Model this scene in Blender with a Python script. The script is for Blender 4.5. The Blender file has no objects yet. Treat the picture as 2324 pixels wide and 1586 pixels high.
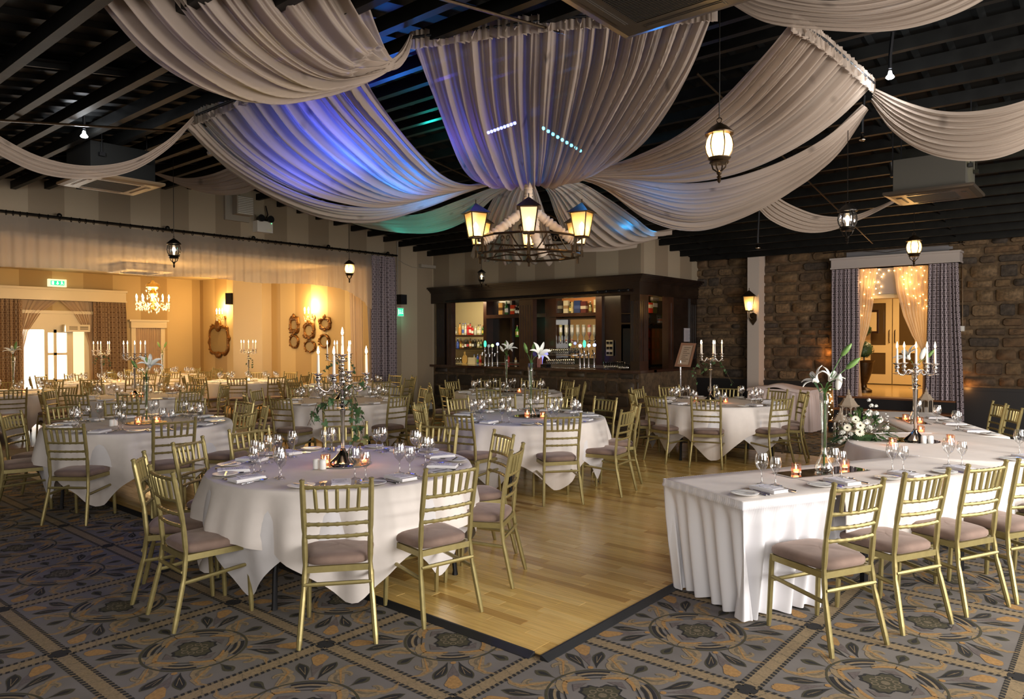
import bpy, math, random
import numpy as np
from math import sin, cos, pi, radians, atan2, hypot, sqrt
from mathutils import Vector, Matrix
random.seed(7)
scene = bpy.context.scene
COL = scene.collection
# ---------------------------------------------------------------- camera
H = 1.70
F = 1644.88
YAW, PITCH, ROLL = -.701057, -.0147182, -.00154457
_f = np.array([sin(YAW)*cos(PITCH), cos(YAW)*cos(PITCH), sin(PITCH)])
_r = np.array([cos(YAW), -sin(YAW), 0.])
_u = np.cross(_r, _f)
CR = _r*cos(ROLL)+_u*sin(ROLL); CU = -_r*sin(ROLL)+_u*cos(ROLL); CF = _f
C0 = np.array([0, 0, H])
cam_d = bpy.data.cameras.new('camera'); cam = bpy.data.objects.new('camera', cam_d); COL.objects.link(cam)
cam_d.sensor_width = 36; cam_d.lens = F*36/2324; cam_d.clip_end = 200
M = Matrix((CR, CU, -CF)).transposed().to_4x4(); M.translation = Vector(C0)
cam.matrix_world = M
scene.camera = cam
# ---------------------------------------------------------------- world, exposure
w = bpy.data.worlds.new('world'); scene.world = w; w.use_nodes = True
w.node_tree.nodes['Background'].inputs[0].default_value = (.55, .62, .75, 1)
w.node_tree.nodes['Background'].inputs[1].default_value = .02
scene.view_settings.view_transform = 'Standard'; scene.view_settings.look = 'None'
scene.view_settings.exposure = 0.15; scene.view_settings.gamma = 1
scene.view_settings.use_curve_mapping = False
cy = scene.cycles
cy.use_denoising = True
cy.max_bounces = 6; cy.diffuse_bounces = 3; cy.glossy_bounces = 3; cy.transmission_bounces = 4; cy.transparent_max_bounces = 16
cy.caustics_reflective = False; cy.caustics_refractive = False
cy.sample_clamp_indirect = 4; cy.use_adaptive_sampling = True; cy.adaptive_threshold = .02
def light(name, kind, loc, energy, color, size=.1, size_y=None, rot=None, target=None, spot=None, blend=.5, spread=None):
    d = bpy.data.lights.new(name, kind); d.energy = energy; d.color = color
    if kind == 'AREA':
        d.shape = 'RECTANGLE' if size_y else 'SQUARE'; d.size = size
        if size_y: d.size_y = size_y
        if spread: d.spread = spread
    elif kind in ('POINT', 'SPOT'):
        d.shadow_soft_size = size
        if kind == 'SPOT': d.spot_size = spot; d.spot_blend = blend
    o = bpy.data.objects.new(name, d); COL.objects.link(o); o.location = loc
    if target is not None:
        o.rotation_euler = (Vector(target)-Vector(loc)).to_track_quat('-Z', 'Y').to_euler()
    return o
# daylight from right-hand and near wall windows, then two added overhead fills
DAY = (1, .95, .90)
light('window_and_fill_light', 'AREA', (4.3, 4.2, 1.7), 560, DAY, 4.2, 2.2, target=(-4, 4.4, .6))
light('window_and_fill_light', 'AREA', (1.8, -3.3, 1.9), 210, DAY, 5.0, 2.0, target=(-3.5, 5, .9))
light('window_and_fill_light', 'AREA', (-8.0, -3.3, 2.0), 30, DAY, 3.0, 1.8, target=(-9.5, 5, .8))
light('window_and_fill_light', 'AREA', (3.5, 10.5, 1.9), 150, DAY, 3.0, 1.8, target=(-5, 9.5, .6))
light('window_and_fill_light', 'AREA', (1.0, -1.0, 3.0), 110, (1, .93, .85), 4.0, 1.6, target=(-5, 5.0, 0))  # added overhead fill to brighten the tabletops, not a window
light('window_and_fill_light', 'AREA', (1.5, 6.5, 3.1), 110, (1, .93, .85), 1.8, 3.5, target=(-4.5, 7.5, 0))  # second added fill from above, aimed at the dance floor, not a window
# the lit annex beyond the opening
AMB = (1, .70, .36)
# ---------------------------------------------------------------- placement helpers (a pixel of the photograph to a point of the hall)
def ray(px, py): return (px-1162)/F*CR-(py-793)/F*CU+CF
def at(px, py, axis, val):
    d = ray(px, py); return C0+d*((val-C0[axis])/d[axis])
def atX(px, py, x): return at(px, py, 0, x)
def atY(px, py, y): return at(px, py, 1, y)
def atZ(px, py, z=0): return at(px, py, 2, z)
def P(px, py, d): return C0+ray(px, py)*d
# ---------------------------------------------------------------- mesh helpers
class MB:
    def __init__(s): s.v = []; s.f = []; s.m = []; s.uv = {}
    def add(s, vs, fs, mi=0):
        o = len(s.v); s.v += [tuple(map(float, p)) for p in vs]
        s.f += [tuple(i+o for i in q) for q in fs]; s.m += [mi]*len(fs); return s
    def box(s, x0, x1, y0, y1, z0, z1, mi=0):
        return s.add([(x0,y0,z0),(x1,y0,z0),(x1,y1,z0),(x0,y1,z0),(x0,y0,z1),(x1,y0,z1),(x1,y1,z1),(x0,y1,z1)],
                     [(0,3,2,1),(4,5,6,7),(0,1,5,4),(1,2,6,5),(2,3,7,6),(3,0,4,7)], mi)
    def tube(s, pts, r, n=8, mi=0, cap=True):
        pts = [Vector(p) for p in pts]; k = len(pts)
        rs = r if isinstance(r, (list, tuple)) else [r]*k
        vs = []; fs = []; up = None
        for i, p in enumerate(pts):
            t = (pts[min(i+1, k-1)]-pts[max(i-1, 0)])
            t = t.normalized() if t.length > 1e-9 else Vector((0, 0, 1))
            if up is None:
                a = Vector((0, 0, 1)) if abs(t.z) < .9 else Vector((1, 0, 0)); up = t.cross(a).normalized()
            else:
                up = (up-t*up.dot(t)); up = up.normalized() if up.length > 1e-6 else t.orthogonal().normalized()
            b = t.cross(up)
            for j in range(n):
                a = 2*pi*j/n; vs.append(p+(up*cos(a)+b*sin(a))*rs[i])
        for i in range(k-1):
            for j in range(n):
                fs.append((i*n+j, i*n+(j+1) % n, (i+1)*n+(j+1) % n, (i+1)*n+j))
        if cap: fs.append(tuple(range(n-1, -1, -1))); fs.append(tuple((k-1)*n+j for j in range(n)))
        return s.add(vs, fs, mi)
    def lathe(s, prof, n=16, c=(0, 0, 0), mi=0, wob=None, cap=False):
        vs = []; fs = []; k = len(prof)
        for (r, z) in prof:
            for j in range(n):
                a = 2*pi*j/n; q = r*(wob(a, z) if wob else 1); vs.append((c[0]+q*cos(a), c[1]+q*sin(a), c[2]+z))
        for i in range(k-1):
            for j in range(n): fs.append((i*n+j, i*n+(j+1) % n, (i+1)*n+(j+1) % n, (i+1)*n+j))
        if cap: fs.append(tuple(range(n-1, -1, -1))); fs.append(tuple((k-1)*n+j for j in range(n)))
        return s.add(vs, fs, mi)
    def grid(s, g, mi=0, uv=None, close=False):
        r = len(g); c = len(g[0]); o = len(s.v)
        s.v += [tuple(map(float, p)) for row in g for p in row]
        for i in range(r-1):
            for j in range(c if close else c-1):
                s.f.append((o+i*c+j, o+i*c+(j+1) % c, o+(i+1)*c+(j+1) % c, o+(i+1)*c+j)); s.m.append(mi)
        if uv:
            for i in range(r):
                for j in range(c): s.uv[o+i*c+j] = uv(i, j)
        return s
    def poly(s, pts, z, mi=0):   # flat fan polygon
        o = len(s.v); s.v += [(float(x), float(y), z) for x, y in pts]; s.f.append(tuple(range(o, o+len(pts)))); s.m.append(mi); return s
    def ext(s, pts, z0, z1, mi=0):   # prism in z
        n = len(pts); vs = [(x, y, z0) for x, y in pts]+[(x, y, z1) for x, y in pts]
        fs = [tuple(range(n-1, -1, -1)), tuple(range(n, 2*n))]+[(i, (i+1) % n, n+(i+1) % n, n+i) for i in range(n)]
        return s.add(vs, fs, mi)
    def sphere(s, c, r, n=8, mi=0, sz=None):
        sz = sz or (1, 1, 1); rows = max(4, n//2+1)
        g = [[(c[0]+r*sz[0]*sin(pi*i/rows)*cos(2*pi*j/n), c[1]+r*sz[1]*sin(pi*i/rows)*sin(2*pi*j/n), c[2]-r*sz[2]*cos(pi*i/rows)) for j in range(n)] for i in range(rows+1)]
        return s.grid(g, mi, close=True)
    def xf(s, mat, start=0):
        s.v = s.v[:start]+[tuple(mat @ Vector(p)) for p in s.v[start:]]; return s
    def mesh(s, name, mats, smooth=True):
        me = bpy.data.meshes.new(name); me.from_pydata(s.v, [], s.f)
        for m_ in (mats if isinstance(mats, (list, tuple)) else [mats]): me.materials.append(m_)
        if any(s.m): me.polygons.foreach_set('material_index', s.m)
        if s.uv:
            ul = me.uv_layers.new(name='UVMap'); idx = np.zeros(len(me.loops), dtype=np.int32); me.loops.foreach_get('vertex_index', idx)
            tab = np.zeros((len(s.v), 2)); 
            for k_, q in s.uv.items(): tab[k_] = q
            ul.data.foreach_set('uv', tab[idx].ravel())
        if smooth:
            me.polygons.foreach_set('use_smooth', [True]*len(me.polygons))
            if smooth != 'all':
                try: me.set_sharp_from_angle(angle=radians(40))
                except Exception: pass
        me.update(); return me
def link(name, me, parent=None, loc=(0, 0, 0), rz=0, **kw):
    o = bpy.data.objects.new(name, me); COL.objects.link(o); o.location = loc
    if rz: o.rotation_euler = (0, 0, rz)
    if parent: o.parent = parent
    for k_, q in kw.items(): o[k_] = q
    return o
def thing(name, label, cat, loc=(0, 0, 0), rz=0, group=None, me=None):
    o = link(name, me, None, loc, rz, label=label, category=cat)
    if group: o['group'] = group
    return o
def struct(name, me, loc=(0, 0, 0), rz=0): return link(name, me, None, loc, rz, kind='structure')
def tree_copy(o, parent=None):
    c = o.copy(); COL.objects.link(c)
    if parent: c.parent = parent
    for ch in KIDS.get(o.name, []): tree_copy(ch, c)
    return c
KIDS = {}
def proto(root, kids):   # kids: list of (name, mesh, subkids, loc)
    KIDS[root.name] = []
    for it in kids:
        nm, me, sub = it[0], it[1], (it[2] if len(it) > 2 else [])
        c = link(nm, me, root); KIDS[root.name].append(c)
        if len(it) > 3: c.location = it[3]
        if sub: proto(c, sub)
    return root
def place(pr, label, loc, rz=0, group=None, first=set(), **kw):
    if pr.name in first: o = tree_copy(pr)
    else: first.add(pr.name); o = pr
    o.location = loc; o.rotation_euler = (kw.get('rx', 0), kw.get('ry', 0), rz); o['label'] = label
    if group: o['group'] = group
    return o
# ---------------------------------------------------------------- materials
def mat(name, col, rough=.5, metal=0, **kw):
    m = bpy.data.materials.new(name); m.use_nodes = True; nt = m.node_tree; b = nt.nodes['Principled BSDF']
    b.inputs['Base Color'].default_value = (*col, 1); b.inputs['Roughness'].default_value = rough; b.inputs['Metallic'].default_value = metal
    if 'spec' in kw: b.inputs['Specular IOR Level'].default_value = kw['spec']
    if 'sheen' in kw: b.inputs['Sheen Weight'].default_value = kw['sheen']; b.inputs['Sheen Roughness'].default_value = .4
    if 'sheentint' in kw: b.inputs['Sheen Tint'].default_value = (*kw['sheentint'], 1)
    if 'coat' in kw: b.inputs['Coat Weight'].default_value = kw['coat']; b.inputs['Coat Roughness'].default_value = .12
    nz = kw.get('noise')
    if nz:    # (scale, amount, bump)
        tc = nt.nodes.new('ShaderNodeTexCoord'); n = nt.nodes.new('ShaderNodeTexNoise'); n.inputs['Scale'].default_value = nz[0]; n.inputs['Detail'].default_value = 5
        nt.links.new(tc.outputs['Object'], n.inputs['Vector'])
        mx = nt.nodes.new('ShaderNodeMixRGB'); mx.blend_type = 'MULTIPLY'; mx.inputs[0].default_value = 1
        rp = nt.nodes.new('ShaderNodeValToRGB'); rp.color_ramp.elements[0].position = .3; rp.color_ramp.elements[1].position = .7
        a = 1-nz[1]; rp.color_ramp.elements[0].color = (a, a, a, 1); rp.color_ramp.elements[1].color = (1+nz[1]*.5,)*3+(1,)
        nt.links.new(n.outputs['Fac'], rp.inputs[0]); mx.inputs[1].default_value = (*col, 1); nt.links.new(rp.outputs[0], mx.inputs[2]); nt.links.new(mx.outputs[0], b.inputs['Base Color'])
        if len(nz) > 2:
            bp = nt.nodes.new('ShaderNodeBump'); bp.inputs['Strength'].default_value = nz[2]; bp.inputs['Distance'].default_value = .01
            nt.links.new(n.outputs['Fac'], bp.inputs['Height']); nt.links.new(bp.outputs[0], b.inputs['Normal'])
    return m
def emis(name, col, st, base=None):
    m = bpy.data.materials.new(name); m.use_nodes = True; nt = m.node_tree; b = nt.nodes['Principled BSDF']
    b.inputs['Base Color'].default_value = (*(base or col), 1); b.inputs['Emission Color'].default_value = (*col, 1); b.inputs['Emission Strength'].default_value = st
    return m
def shader(name):
    m = bpy.data.materials.new(name); m.use_nodes = True; nt = m.node_tree; nt.nodes.clear()
    out = nt.nodes.new('ShaderNodeOutputMaterial'); return m, nt, out
def N(nt, t, **kw):
    n = nt.nodes.new('ShaderNode'+t)
    for k_, q in kw.items():
        if k_ == 'op': n.operation = q
        elif isinstance(k_, str) and k_.startswith('i'): n.inputs[int(k_[1:])].default_value = q
    return n
def glassmat(name, tint=(1, 1, 1), refl=.10, rough=.02, edge=1.0):
    m, nt, out = shader(name)
    tr = N(nt, 'BsdfTransparent'); tr.inputs[0].default_value = (*tint, 1); gl = N(nt, 'BsdfGlossy'); gl.inputs['Roughness'].default_value = rough
    lw = N(nt, 'LayerWeight'); lw.inputs['Blend'].default_value = .35
    mm = N(nt, 'Math', op='MULTIPLY_ADD'); mm.inputs[1].default_value = .75*edge; mm.inputs[2].default_value = refl
    nt.links.new(lw.outputs['Facing'], mm.inputs[0])
    pw = N(nt, 'Math', op='POWER'); pw.inputs[1].default_value = 1.7; nt.links.new(mm.outputs[0], pw.inputs[0])
    ad = N(nt, 'Math', op='ADD'); ad.inputs[1].default_value = refl*.6; nt.links.new(pw.outputs[0], ad.inputs[0]); ad.use_clamp = True
    mx = N(nt, 'MixShader'); nt.links.new(ad.outputs[0], mx.inputs[0]); nt.links.new(tr.outputs[0], mx.inputs[1]); nt.links.new(gl.outputs[0], mx.inputs[2])
    nt.links.new(mx.outputs[0], out.inputs[0]); return m
def sheer(name, col, transp=.2, trans=.45, star=None, scale=1):
    m, nt, out = shader(name)
    d = N(nt, 'BsdfDiffuse'); t = N(nt, 'BsdfTranslucent'); tr = N(nt, 'BsdfTransparent')
    src = None
    if star:
        tc = N(nt, 'TexCoord'); v = N(nt, 'TexVoronoi'); v.inputs['Scale'].default_value = star; v.inputs['Randomness'].default_value = .45
        nt.links.new(tc.outputs['UV'], v.inputs['Vector'])
        rp = N(nt, 'ValToRGB'); rp.color_ramp.elements[0].position = .03; rp.color_ramp.elements[1].position = .16
        rp.color_ramp.elements[0].color = (*[c*.50 for c in col], 1); rp.color_ramp.elements[1].color = (*col, 1)
        nt.links.new(v.outputs['Distance'], rp.inputs[0]); src = rp.outputs[0]
    for n in (d, t):
        if src: nt.links.new(src, n.inputs[0])
        else: n.inputs[0].default_value = (*col, 1)
    a = N(nt, 'MixShader'); a.inputs[0].default_value = trans; nt.links.new(d.outputs[0], a.inputs[1]); nt.links.new(t.outputs[0], a.inputs[2])
    b = N(nt, 'MixShader'); b.inputs[0].default_value = transp; nt.links.new(a.outputs[0], b.inputs[1]); nt.links.new(tr.outputs[0], b.inputs[2])
    nt.links.new(b.outputs[0], out.inputs[0]); return m
def stripes(name, ca, cb, axis, origin, width, rough=.75):
    m = mat(name, ca, rough); nt = m.node_tree; b = nt.nodes['Principled BSDF']
    g = N(nt, 'NewGeometry'); sp = N(nt, 'SeparateXYZ'); nt.links.new(g.outputs['Position'], sp.inputs[0])
    s = N(nt, 'Math', op='SUBTRACT'); s.inputs[1].default_value = origin; nt.links.new(sp.outputs[axis], s.inputs[0])
    md = N(nt, 'Math', op='DIVIDE'); md.inputs[1].default_value = 2*width; nt.links.new(s.outputs[0], md.inputs[0])
    fr = N(nt, 'Math', op='FRACT'); nt.links.new(md.outputs[0], fr.inputs[0])
    gt = N(nt, 'Math', op='GREATER_THAN'); gt.inputs[1].default_value = .5; nt.links.new(fr.outputs[0], gt.inputs[0])
    mx = N(nt, 'MixRGB'); mx.inputs[1].default_value = (*ca, 1); mx.inputs[2].default_value = (*cb, 1); nt.links.new(gt.outputs[0], mx.inputs[0])
    nz = N(nt, 'TexNoise'); nz.inputs['Scale'].default_value = 60; bp = N(nt, 'Bump'); bp.inputs['Strength'].default_value = .15; bp.inputs['Distance'].default_value = .004
    nt.links.new(nz.outputs['Fac'], bp.inputs['Height']); nt.links.new(bp.outputs[0], b.inputs['Normal'])
    nt.links.new(mx.outputs[0], b.inputs['Base Color']); return m
def trellis(name, ca, cb, px, py, trans=0):
    # woven trellis of linked rings, from UVs measured in metres
    m = mat(name, ca, .8); nt = m.node_tree; b = nt.nodes['Principled BSDF']
    tc = N(nt, 'TexCoord'); sp = N(nt, 'SeparateXYZ'); nt.links.new(tc.outputs['UV'], sp.inputs[0])
    def cell(off):
        o = []
        for k_, p in ((0, px), (1, py)):
            a = N(nt, 'Math', op='DIVIDE'); a.inputs[1].default_value = p; nt.links.new(sp.outputs[k_], a.inputs[0])
            c = N(nt, 'Math', op='ADD'); c.inputs[1].default_value = off; nt.links.new(a.outputs[0], c.inputs[0])
            f = N(nt, 'Math', op='FRACT'); nt.links.new(c.outputs[0], f.inputs[0])
            q = N(nt, 'Math', op='SUBTRACT'); q.inputs[1].default_value = .5; nt.links.new(f.outputs[0], q.inputs[0]); o.append(q)
        cb_ = N(nt, 'CombineXYZ'); nt.links.new(o[0].outputs[0], cb_.inputs[0]); nt.links.new(o[1].outputs[0], cb_.inputs[1])
        ln = N(nt, 'VectorMath', op='LENGTH'); nt.links.new(cb_.outputs[0], ln.inputs[0]); return ln
    res = None
    for off, rad in ((0, .20), (0, .40), (.5, .20)):
        ln = cell(off); s = N(nt, 'Math', op='SUBTRACT'); s.inputs[1].default_value = rad; nt.links.new(ln.outputs['Value'], s.inputs[0])
        ab = N(nt, 'Math', op='ABSOLUTE'); nt.links.new(s.outputs[0], ab.inputs[0])
        lt = N(nt, 'Math', op='LESS_THAN'); lt.inputs[1].default_value = .055; nt.links.new(ab.outputs[0], lt.inputs[0])
        if res is None: res = lt
        else:
            mx_ = N(nt, 'Math', op='MAXIMUM'); nt.links.new(res.outputs[0], mx_.inputs[0]); nt.links.new(lt.outputs[0], mx_.inputs[1]); res = mx_
    mx = N(nt, 'MixRGB'); mx.inputs[1].default_value = (*ca, 1); mx.inputs[2].default_value = (*cb, 1); nt.links.new(res.outputs[0], mx.inputs[0])
    nt.links.new(mx.outputs[0], b.inputs['Base Color']); return m
MT = {}
MT['gold'] = mat('gold_paint', (.34, .28, .115), .36, .55, noise=(30, .12))
MT['velvet'] = mat('mauve_velvet', (.215, .145, .115), .9, sheen=.3, sheentint=(.9, .75, .68), noise=(7, .30, .1))
MT['cloth'] = mat('white_linen', (.76, .70, .655), .9, noise=(9, .05, .05))
MT['undercloth'] = mat('white_linen_under', (.72, .70, .71), .9, noise=(9, .05))
MT['skirt'] = mat('white_satin_skirt', (.84, .83, .86), .55, sheen=.2)
MT['black'] = mat('black_metal', (.012, .012, .014), .4, .5)
MT['iron'] = mat('black_iron', (.018, .015, .012), .35, .7, noise=(20, .3))
MT['bronze'] = mat('bronze_iron', (.06, .038, .02), .35, .8, noise=(25, .3))
MT['silver'] = mat('polished_nickel', (.62, .58, .55), .13, 1)
MT['steel'] = mat('cutlery_steel', (.66, .66, .70), .15, 1)
MT['china'] = mat('white_china', (.84, .83, .80), .34)
MT['wax'] = mat('candle_wax', (.86, .80, .74), .5, noise=(3, .02))
MT['napkin'] = mat('white_napkin', (.82, .80, .81), .9)
MT['glass'] = glassmat('clear_glass', (.93, .93, .93), .20)
MT['mirror'] = mat('mirror_glass', (.75, .77, .76), .03, 1)
MT['flame'] = emis('candle_flame', (1, .72, .38), 22)
MT['glow'] = emis('tealight_glow', (1, .36, .14), 5)
MT['bulbw'] = emis('warm_bulb', (1, .70, .34), 30)
MT['leaf'] = mat('ivy_green', (.035, .085, .028), .45, noise=(12, .4))
MT['leaf2'] = mat('light_leaf_green', (.16, .30, .07), .45, noise=(12, .3))
MT['petal'] = mat('white_petal', (.84, .84, .78), .6)
MT['twig'] = mat('brown_twig', (.09, .055, .03), .8)
MT['white'] = mat('white_gloss_paint', (.72, .69, .64), .35)
MT['darkwood'] = mat('dark_mahogany', (.030, .014, .009), .28, coat=.3, noise=(6, .5))
# ================================================================ SETTING
XL, YB, XR, YS = -12.85, 12.25, -7.10, 14.70
XB, YE, ZA = -21.6, 10.8, 3.5
def zroof(y): return 4.66-.155*abs(y-6.9)
MT['wallL'] = stripes('striped_wallpaper_gable', (.38, .30, .205), (.265, .20, .13), 1, 3.23, .5)
MT['wallB'] = stripes('striped_wallpaper_bar', (.24, .185, .125), (.33, .27, .19), 0, -7.60, .522)
MT['wallB2'] = stripes('striped_wallpaper_return', (.33, .27, .19), (.24, .185, .125), 1, 12.28, .528)
MT['wallA'] = stripes('striped_wallpaper_annex', (.56, .42, .20), (.42, .29, .12), 1, 5.3, .75)
MT['wallA2'] = stripes('striped_wallpaper_annex_end', (.58, .44, .22), (.44, .31, .14), 0, -17.2, .70)
MT['cream'] = mat('cream_paint', (.62, .50, .30), .6)
MT['plain'] = mat('taupe_paint', (.30, .26, .20), .8)
MT['roof'] = mat('black_roof_paint', (.003, .0035, .0035), .6, noise=(2, .4), spec=.15)
MT['purlin'] = mat('black_purlin_paint', (.006, .006, .0055), .5, noise=(6, .5, .2), spec=.22)
MT['mortar'] = mat('dark_mortar', (.105, .066, .034), .9, noise=(14, .5, .6))
def wall_with_hole(nm, x0, x1, y0, y1, hy0, hy1, hz, ztop, m):
    b = MB(); b.box(x0, x1, y0, hy0, 0, ztop(y0)); b.box(x0, x1, hy1, y1, 0, 3.4)
    n = 24
    for i in range(n):
        a = y0+(y1-y0)*i/n; c = y0+(y1-y0)*(i+1)/n
        lo = hz if (a+c)/2 > hy0 and (a+c)/2 < hy1 else 0
        b.add([(x0, a, lo), (x1, a, lo), (x1, c, lo), (x0, c, lo), (x0, a, ztop(a)), (x1, a, ztop(a)), (x1, c, ztop(c)), (x0, c, ztop(c))],
              [(0,3,2,1),(4,5,6,7),(0,1,5,4),(1,2,6,5),(2,3,7,6),(3,0,4,7)])
    return struct(nm, b.mesh(nm, m, False))
def wl():
    b = MB(); y0, y1 = -3.6, YB+.1; n = 32
    for i in range(n):
        a = y0+(y1-y0)*i/n; c = y0+(y1-y0)*(i+1)/n
        lo = 3.28 if 1.0 < (a+c)/2 < 10.8 else 0
        b.add([(XL-.22, a, lo), (XL, a, lo), (XL, c, lo), (XL-.22, c, lo), (XL-.22, a, zroof(a)), (XL, a, zroof(a)), (XL, c, zroof(c)), (XL-.22, c, zroof(c))],
              [(0,3,2,1),(4,5,6,7),(0,1,5,4),(1,2,6,5),(2,3,7,6),(3,0,4,7)])
    return struct('wall_left', b.mesh('wall_left', MT['wallL'], False))
wall_left = wl()
b = MB(); b.box(-15.4, -15.2, YB+.1, YS+.1, 0, 3.3); b.box(-15.3, XL-.01, YB-.1, YB+.1, 0, 3.3); struct('wall_bar_left', b.mesh('wall_bar_left', mat('bar_side_wall', (.50, .42, .25), .7), False))
b = MB(); b.box(XL-.005, XL+.02, 10.9, YB, 0, .16); b.box(XL-.005, XL+.028, 10.9, YB, .02, .12); struct('baseboard_left', b.mesh('baseboard_left', MT['white'], False))
# right-hand and near walls, behind the camera's view
b = MB(); b.box(4.6, 4.8, -3.6, YS+.2, 0, 4.6); struct('wall_window_side', b.mesh('wall_window_side', MT['plain'], False))
b = MB(); b.box(XL-.2, 4.8, -3.8, -3.6, 0, 3.4); struct('wall_near', b.mesh('wall_near', MT['plain'], False))
# ceiling: pitched deck with ribs
b = MB(); ys = [-3.8]+[6.9]+[YS+.3]
b.add([(XL-.3, y, zroof(y)) for y in ys]+[(4.8, y, zroof(y)) for y in ys], [(0, 1, 4, 3), (1, 2, 5, 4)])
for i in range(58):
    x = XL+.3*i+.1
    for (ya, yb) in ((-3.6, 6.9), (6.9, YS+.2)):
        w_ = .05; b.add([(x, ya, zroof(ya)-.002), (x+w_, ya, zroof(ya)-.03), (x+2*w_, ya, zroof(ya)-.002), (x, yb, zroof(yb)-.002), (x+w_, yb, zroof(yb)-.03), (x+2*w_, yb, zroof(yb)-.002)], [(0, 1, 4, 3), (1, 2, 5, 4)])
ceiling = struct('ceiling', b.mesh('ceiling', MT['roof'], False))
k = 0
for i in range(-23, 18):
    y = 6.9+.45*(i+.5)
    if y < -3.4 or y > YS-.1: continue
    z = zroof(y)-.05; b = MB(); b.box(XL-.1, 4.6, -.025, .025, -.10, 0); b.box(XL-.1, 4.6, -.025, .045, -.115, -.10)
    link('purlin', b.mesh('purlin', MT['purlin'], False), ceiling, (0, y, z), kind='structure')
for x in (-10.6, -6.4, -2.2, 2.0):
    for (ya, yb) in ((-3.6, 6.9), (6.9, YS+.1)):
        b = MB(); za, zb = zroof(ya)-.045, zroof(yb)-.045
        for (w_, t0, t1) in ((.07, -.01, 0.0), (.008, -.05, -.01)):
            b.add([(x-w_, ya, za+t0), (x+w_, ya, za+t0), (x+w_, yb, zb+t0), (x-w_, yb, zb+t0), (x-w_, ya, za+t1), (x+w_, ya, za+t1), (x+w_, yb, zb+t1), (x-w_, yb, zb+t1)],
                  [(0,3,2,1),(4,5,6,7),(0,1,5,4),(1,2,6,5),(2,3,7,6),(3,0,4,7)])
        link('rafter', b.mesh('rafter', MT['purlin'], False), ceiling, kind='structure')
# trunking runs along the slope
for x in (-7.9, -3.4):
    b = MB(); ya, yb = 1.0, 12.2
    for (p, q) in ((1.0, 6.8), (7.0, 13.9)):
        b.tube([(x, p, zroof(p)-.20), (x, q, zroof(q)-.20)], .012, 6)
    link('conduit', b.mesh('conduit', MT['bronze']), ceiling)
# ---------------------------------------------------------------- floor: carpet, with woven medallions
C_ = {}
MT['carpet'] = mat('grey_carpet', (.170, .152, .137), .95, noise=(3.2, .18, .1))
for n_, c in dict(tan=(.27, .195, .105), dark=(.012, .011, .011), olive=(.055, .048, .022), gold=(.36, .20, .065), plum=(.125, .10, .092), drab=(.16, .125, .075)).items():
    MT['cp_'+n_] = mat('carpet_'+n_, c, .95, noise=(60, .25))
    C_[n_] = len(C_)
CM = [MT['cp_'+n_] for n_ in C_]
FX0, FX1, FY0, FY1 = -12.2, -2.35, 3.03, 10.72
b = MB(); b.box(XL-.3, 4.7, -3.7, YS+.2, -.1, 0)
floor = struct('floor', b.mesh('floor', MT['carpet'], False))
b = MB(); b.box(XB-.1, XL-.3, 0, YE+.1, -.1, 0.004); 
MT['annexfloor'] = mat('annex_wood_floor', (.26, .15, .055), .35, noise=(8, .3)); annex_floor = struct('annex_floor', b.mesh('annex_floor', MT['annexfloor'], False))
def leafshape(c, ang, L, W, bend=0, n=9, notch=False):
    pts = []
    for sgn in (1, -1):
        rng = range(n) if sgn == 1 else range(n-1, -1, -1)
        for i in rng:
            t = i/(n-1); wd = W*sin(pi*min(1, t*.97+.03)**(1.5))*(.5+.5*t if not notch else .25+.9*t)
            x = L*t; y = bend*L*t*t+sgn*wd/2; pts.append((c[0]+x*cos(ang)-y*sin(ang), c[1]+x*sin(ang)+y*cos(ang)))
    return pts
def ring(b, c, r0, r1, a0, a1, z, mi, n=16):
    for i in range(n):
        p = a0+(a1-a0)*i/n; q = a0+(a1-a0)*(i+1)/n
        b.poly([(c[0]+r0*cos(p), c[1]+r0*sin(p)), (c[0]+r1*cos(p), c[1]+r1*sin(p)), (c[0]+r1*cos(q), c[1]+r1*sin(q)), (c[0]+r0*cos(q), c[1]+r0*sin(q))], z, mi)
def strip(b, pts, ws, z, mi):
    L = []
    for i in range(len(pts)):
        a = pts[max(0, i-1)]; c = pts[min(len(pts)-1, i+1)]; dx, dy = c[0]-a[0], c[1]-a[1]; l = hypot(dx, dy) or 1
        L.append(((pts[i][0]-dy/l*ws[i]/2, pts[i][1]+dx/l*ws[i]/2), (pts[i][0]+dy/l*ws[i]/2, pts[i][1]-dx/l*ws[i]/2)))
    for i in range(len(L)-1): b.poly([L[i][0], L[i][1], L[i+1][1], L[i+1][0]], z, mi)
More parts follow.
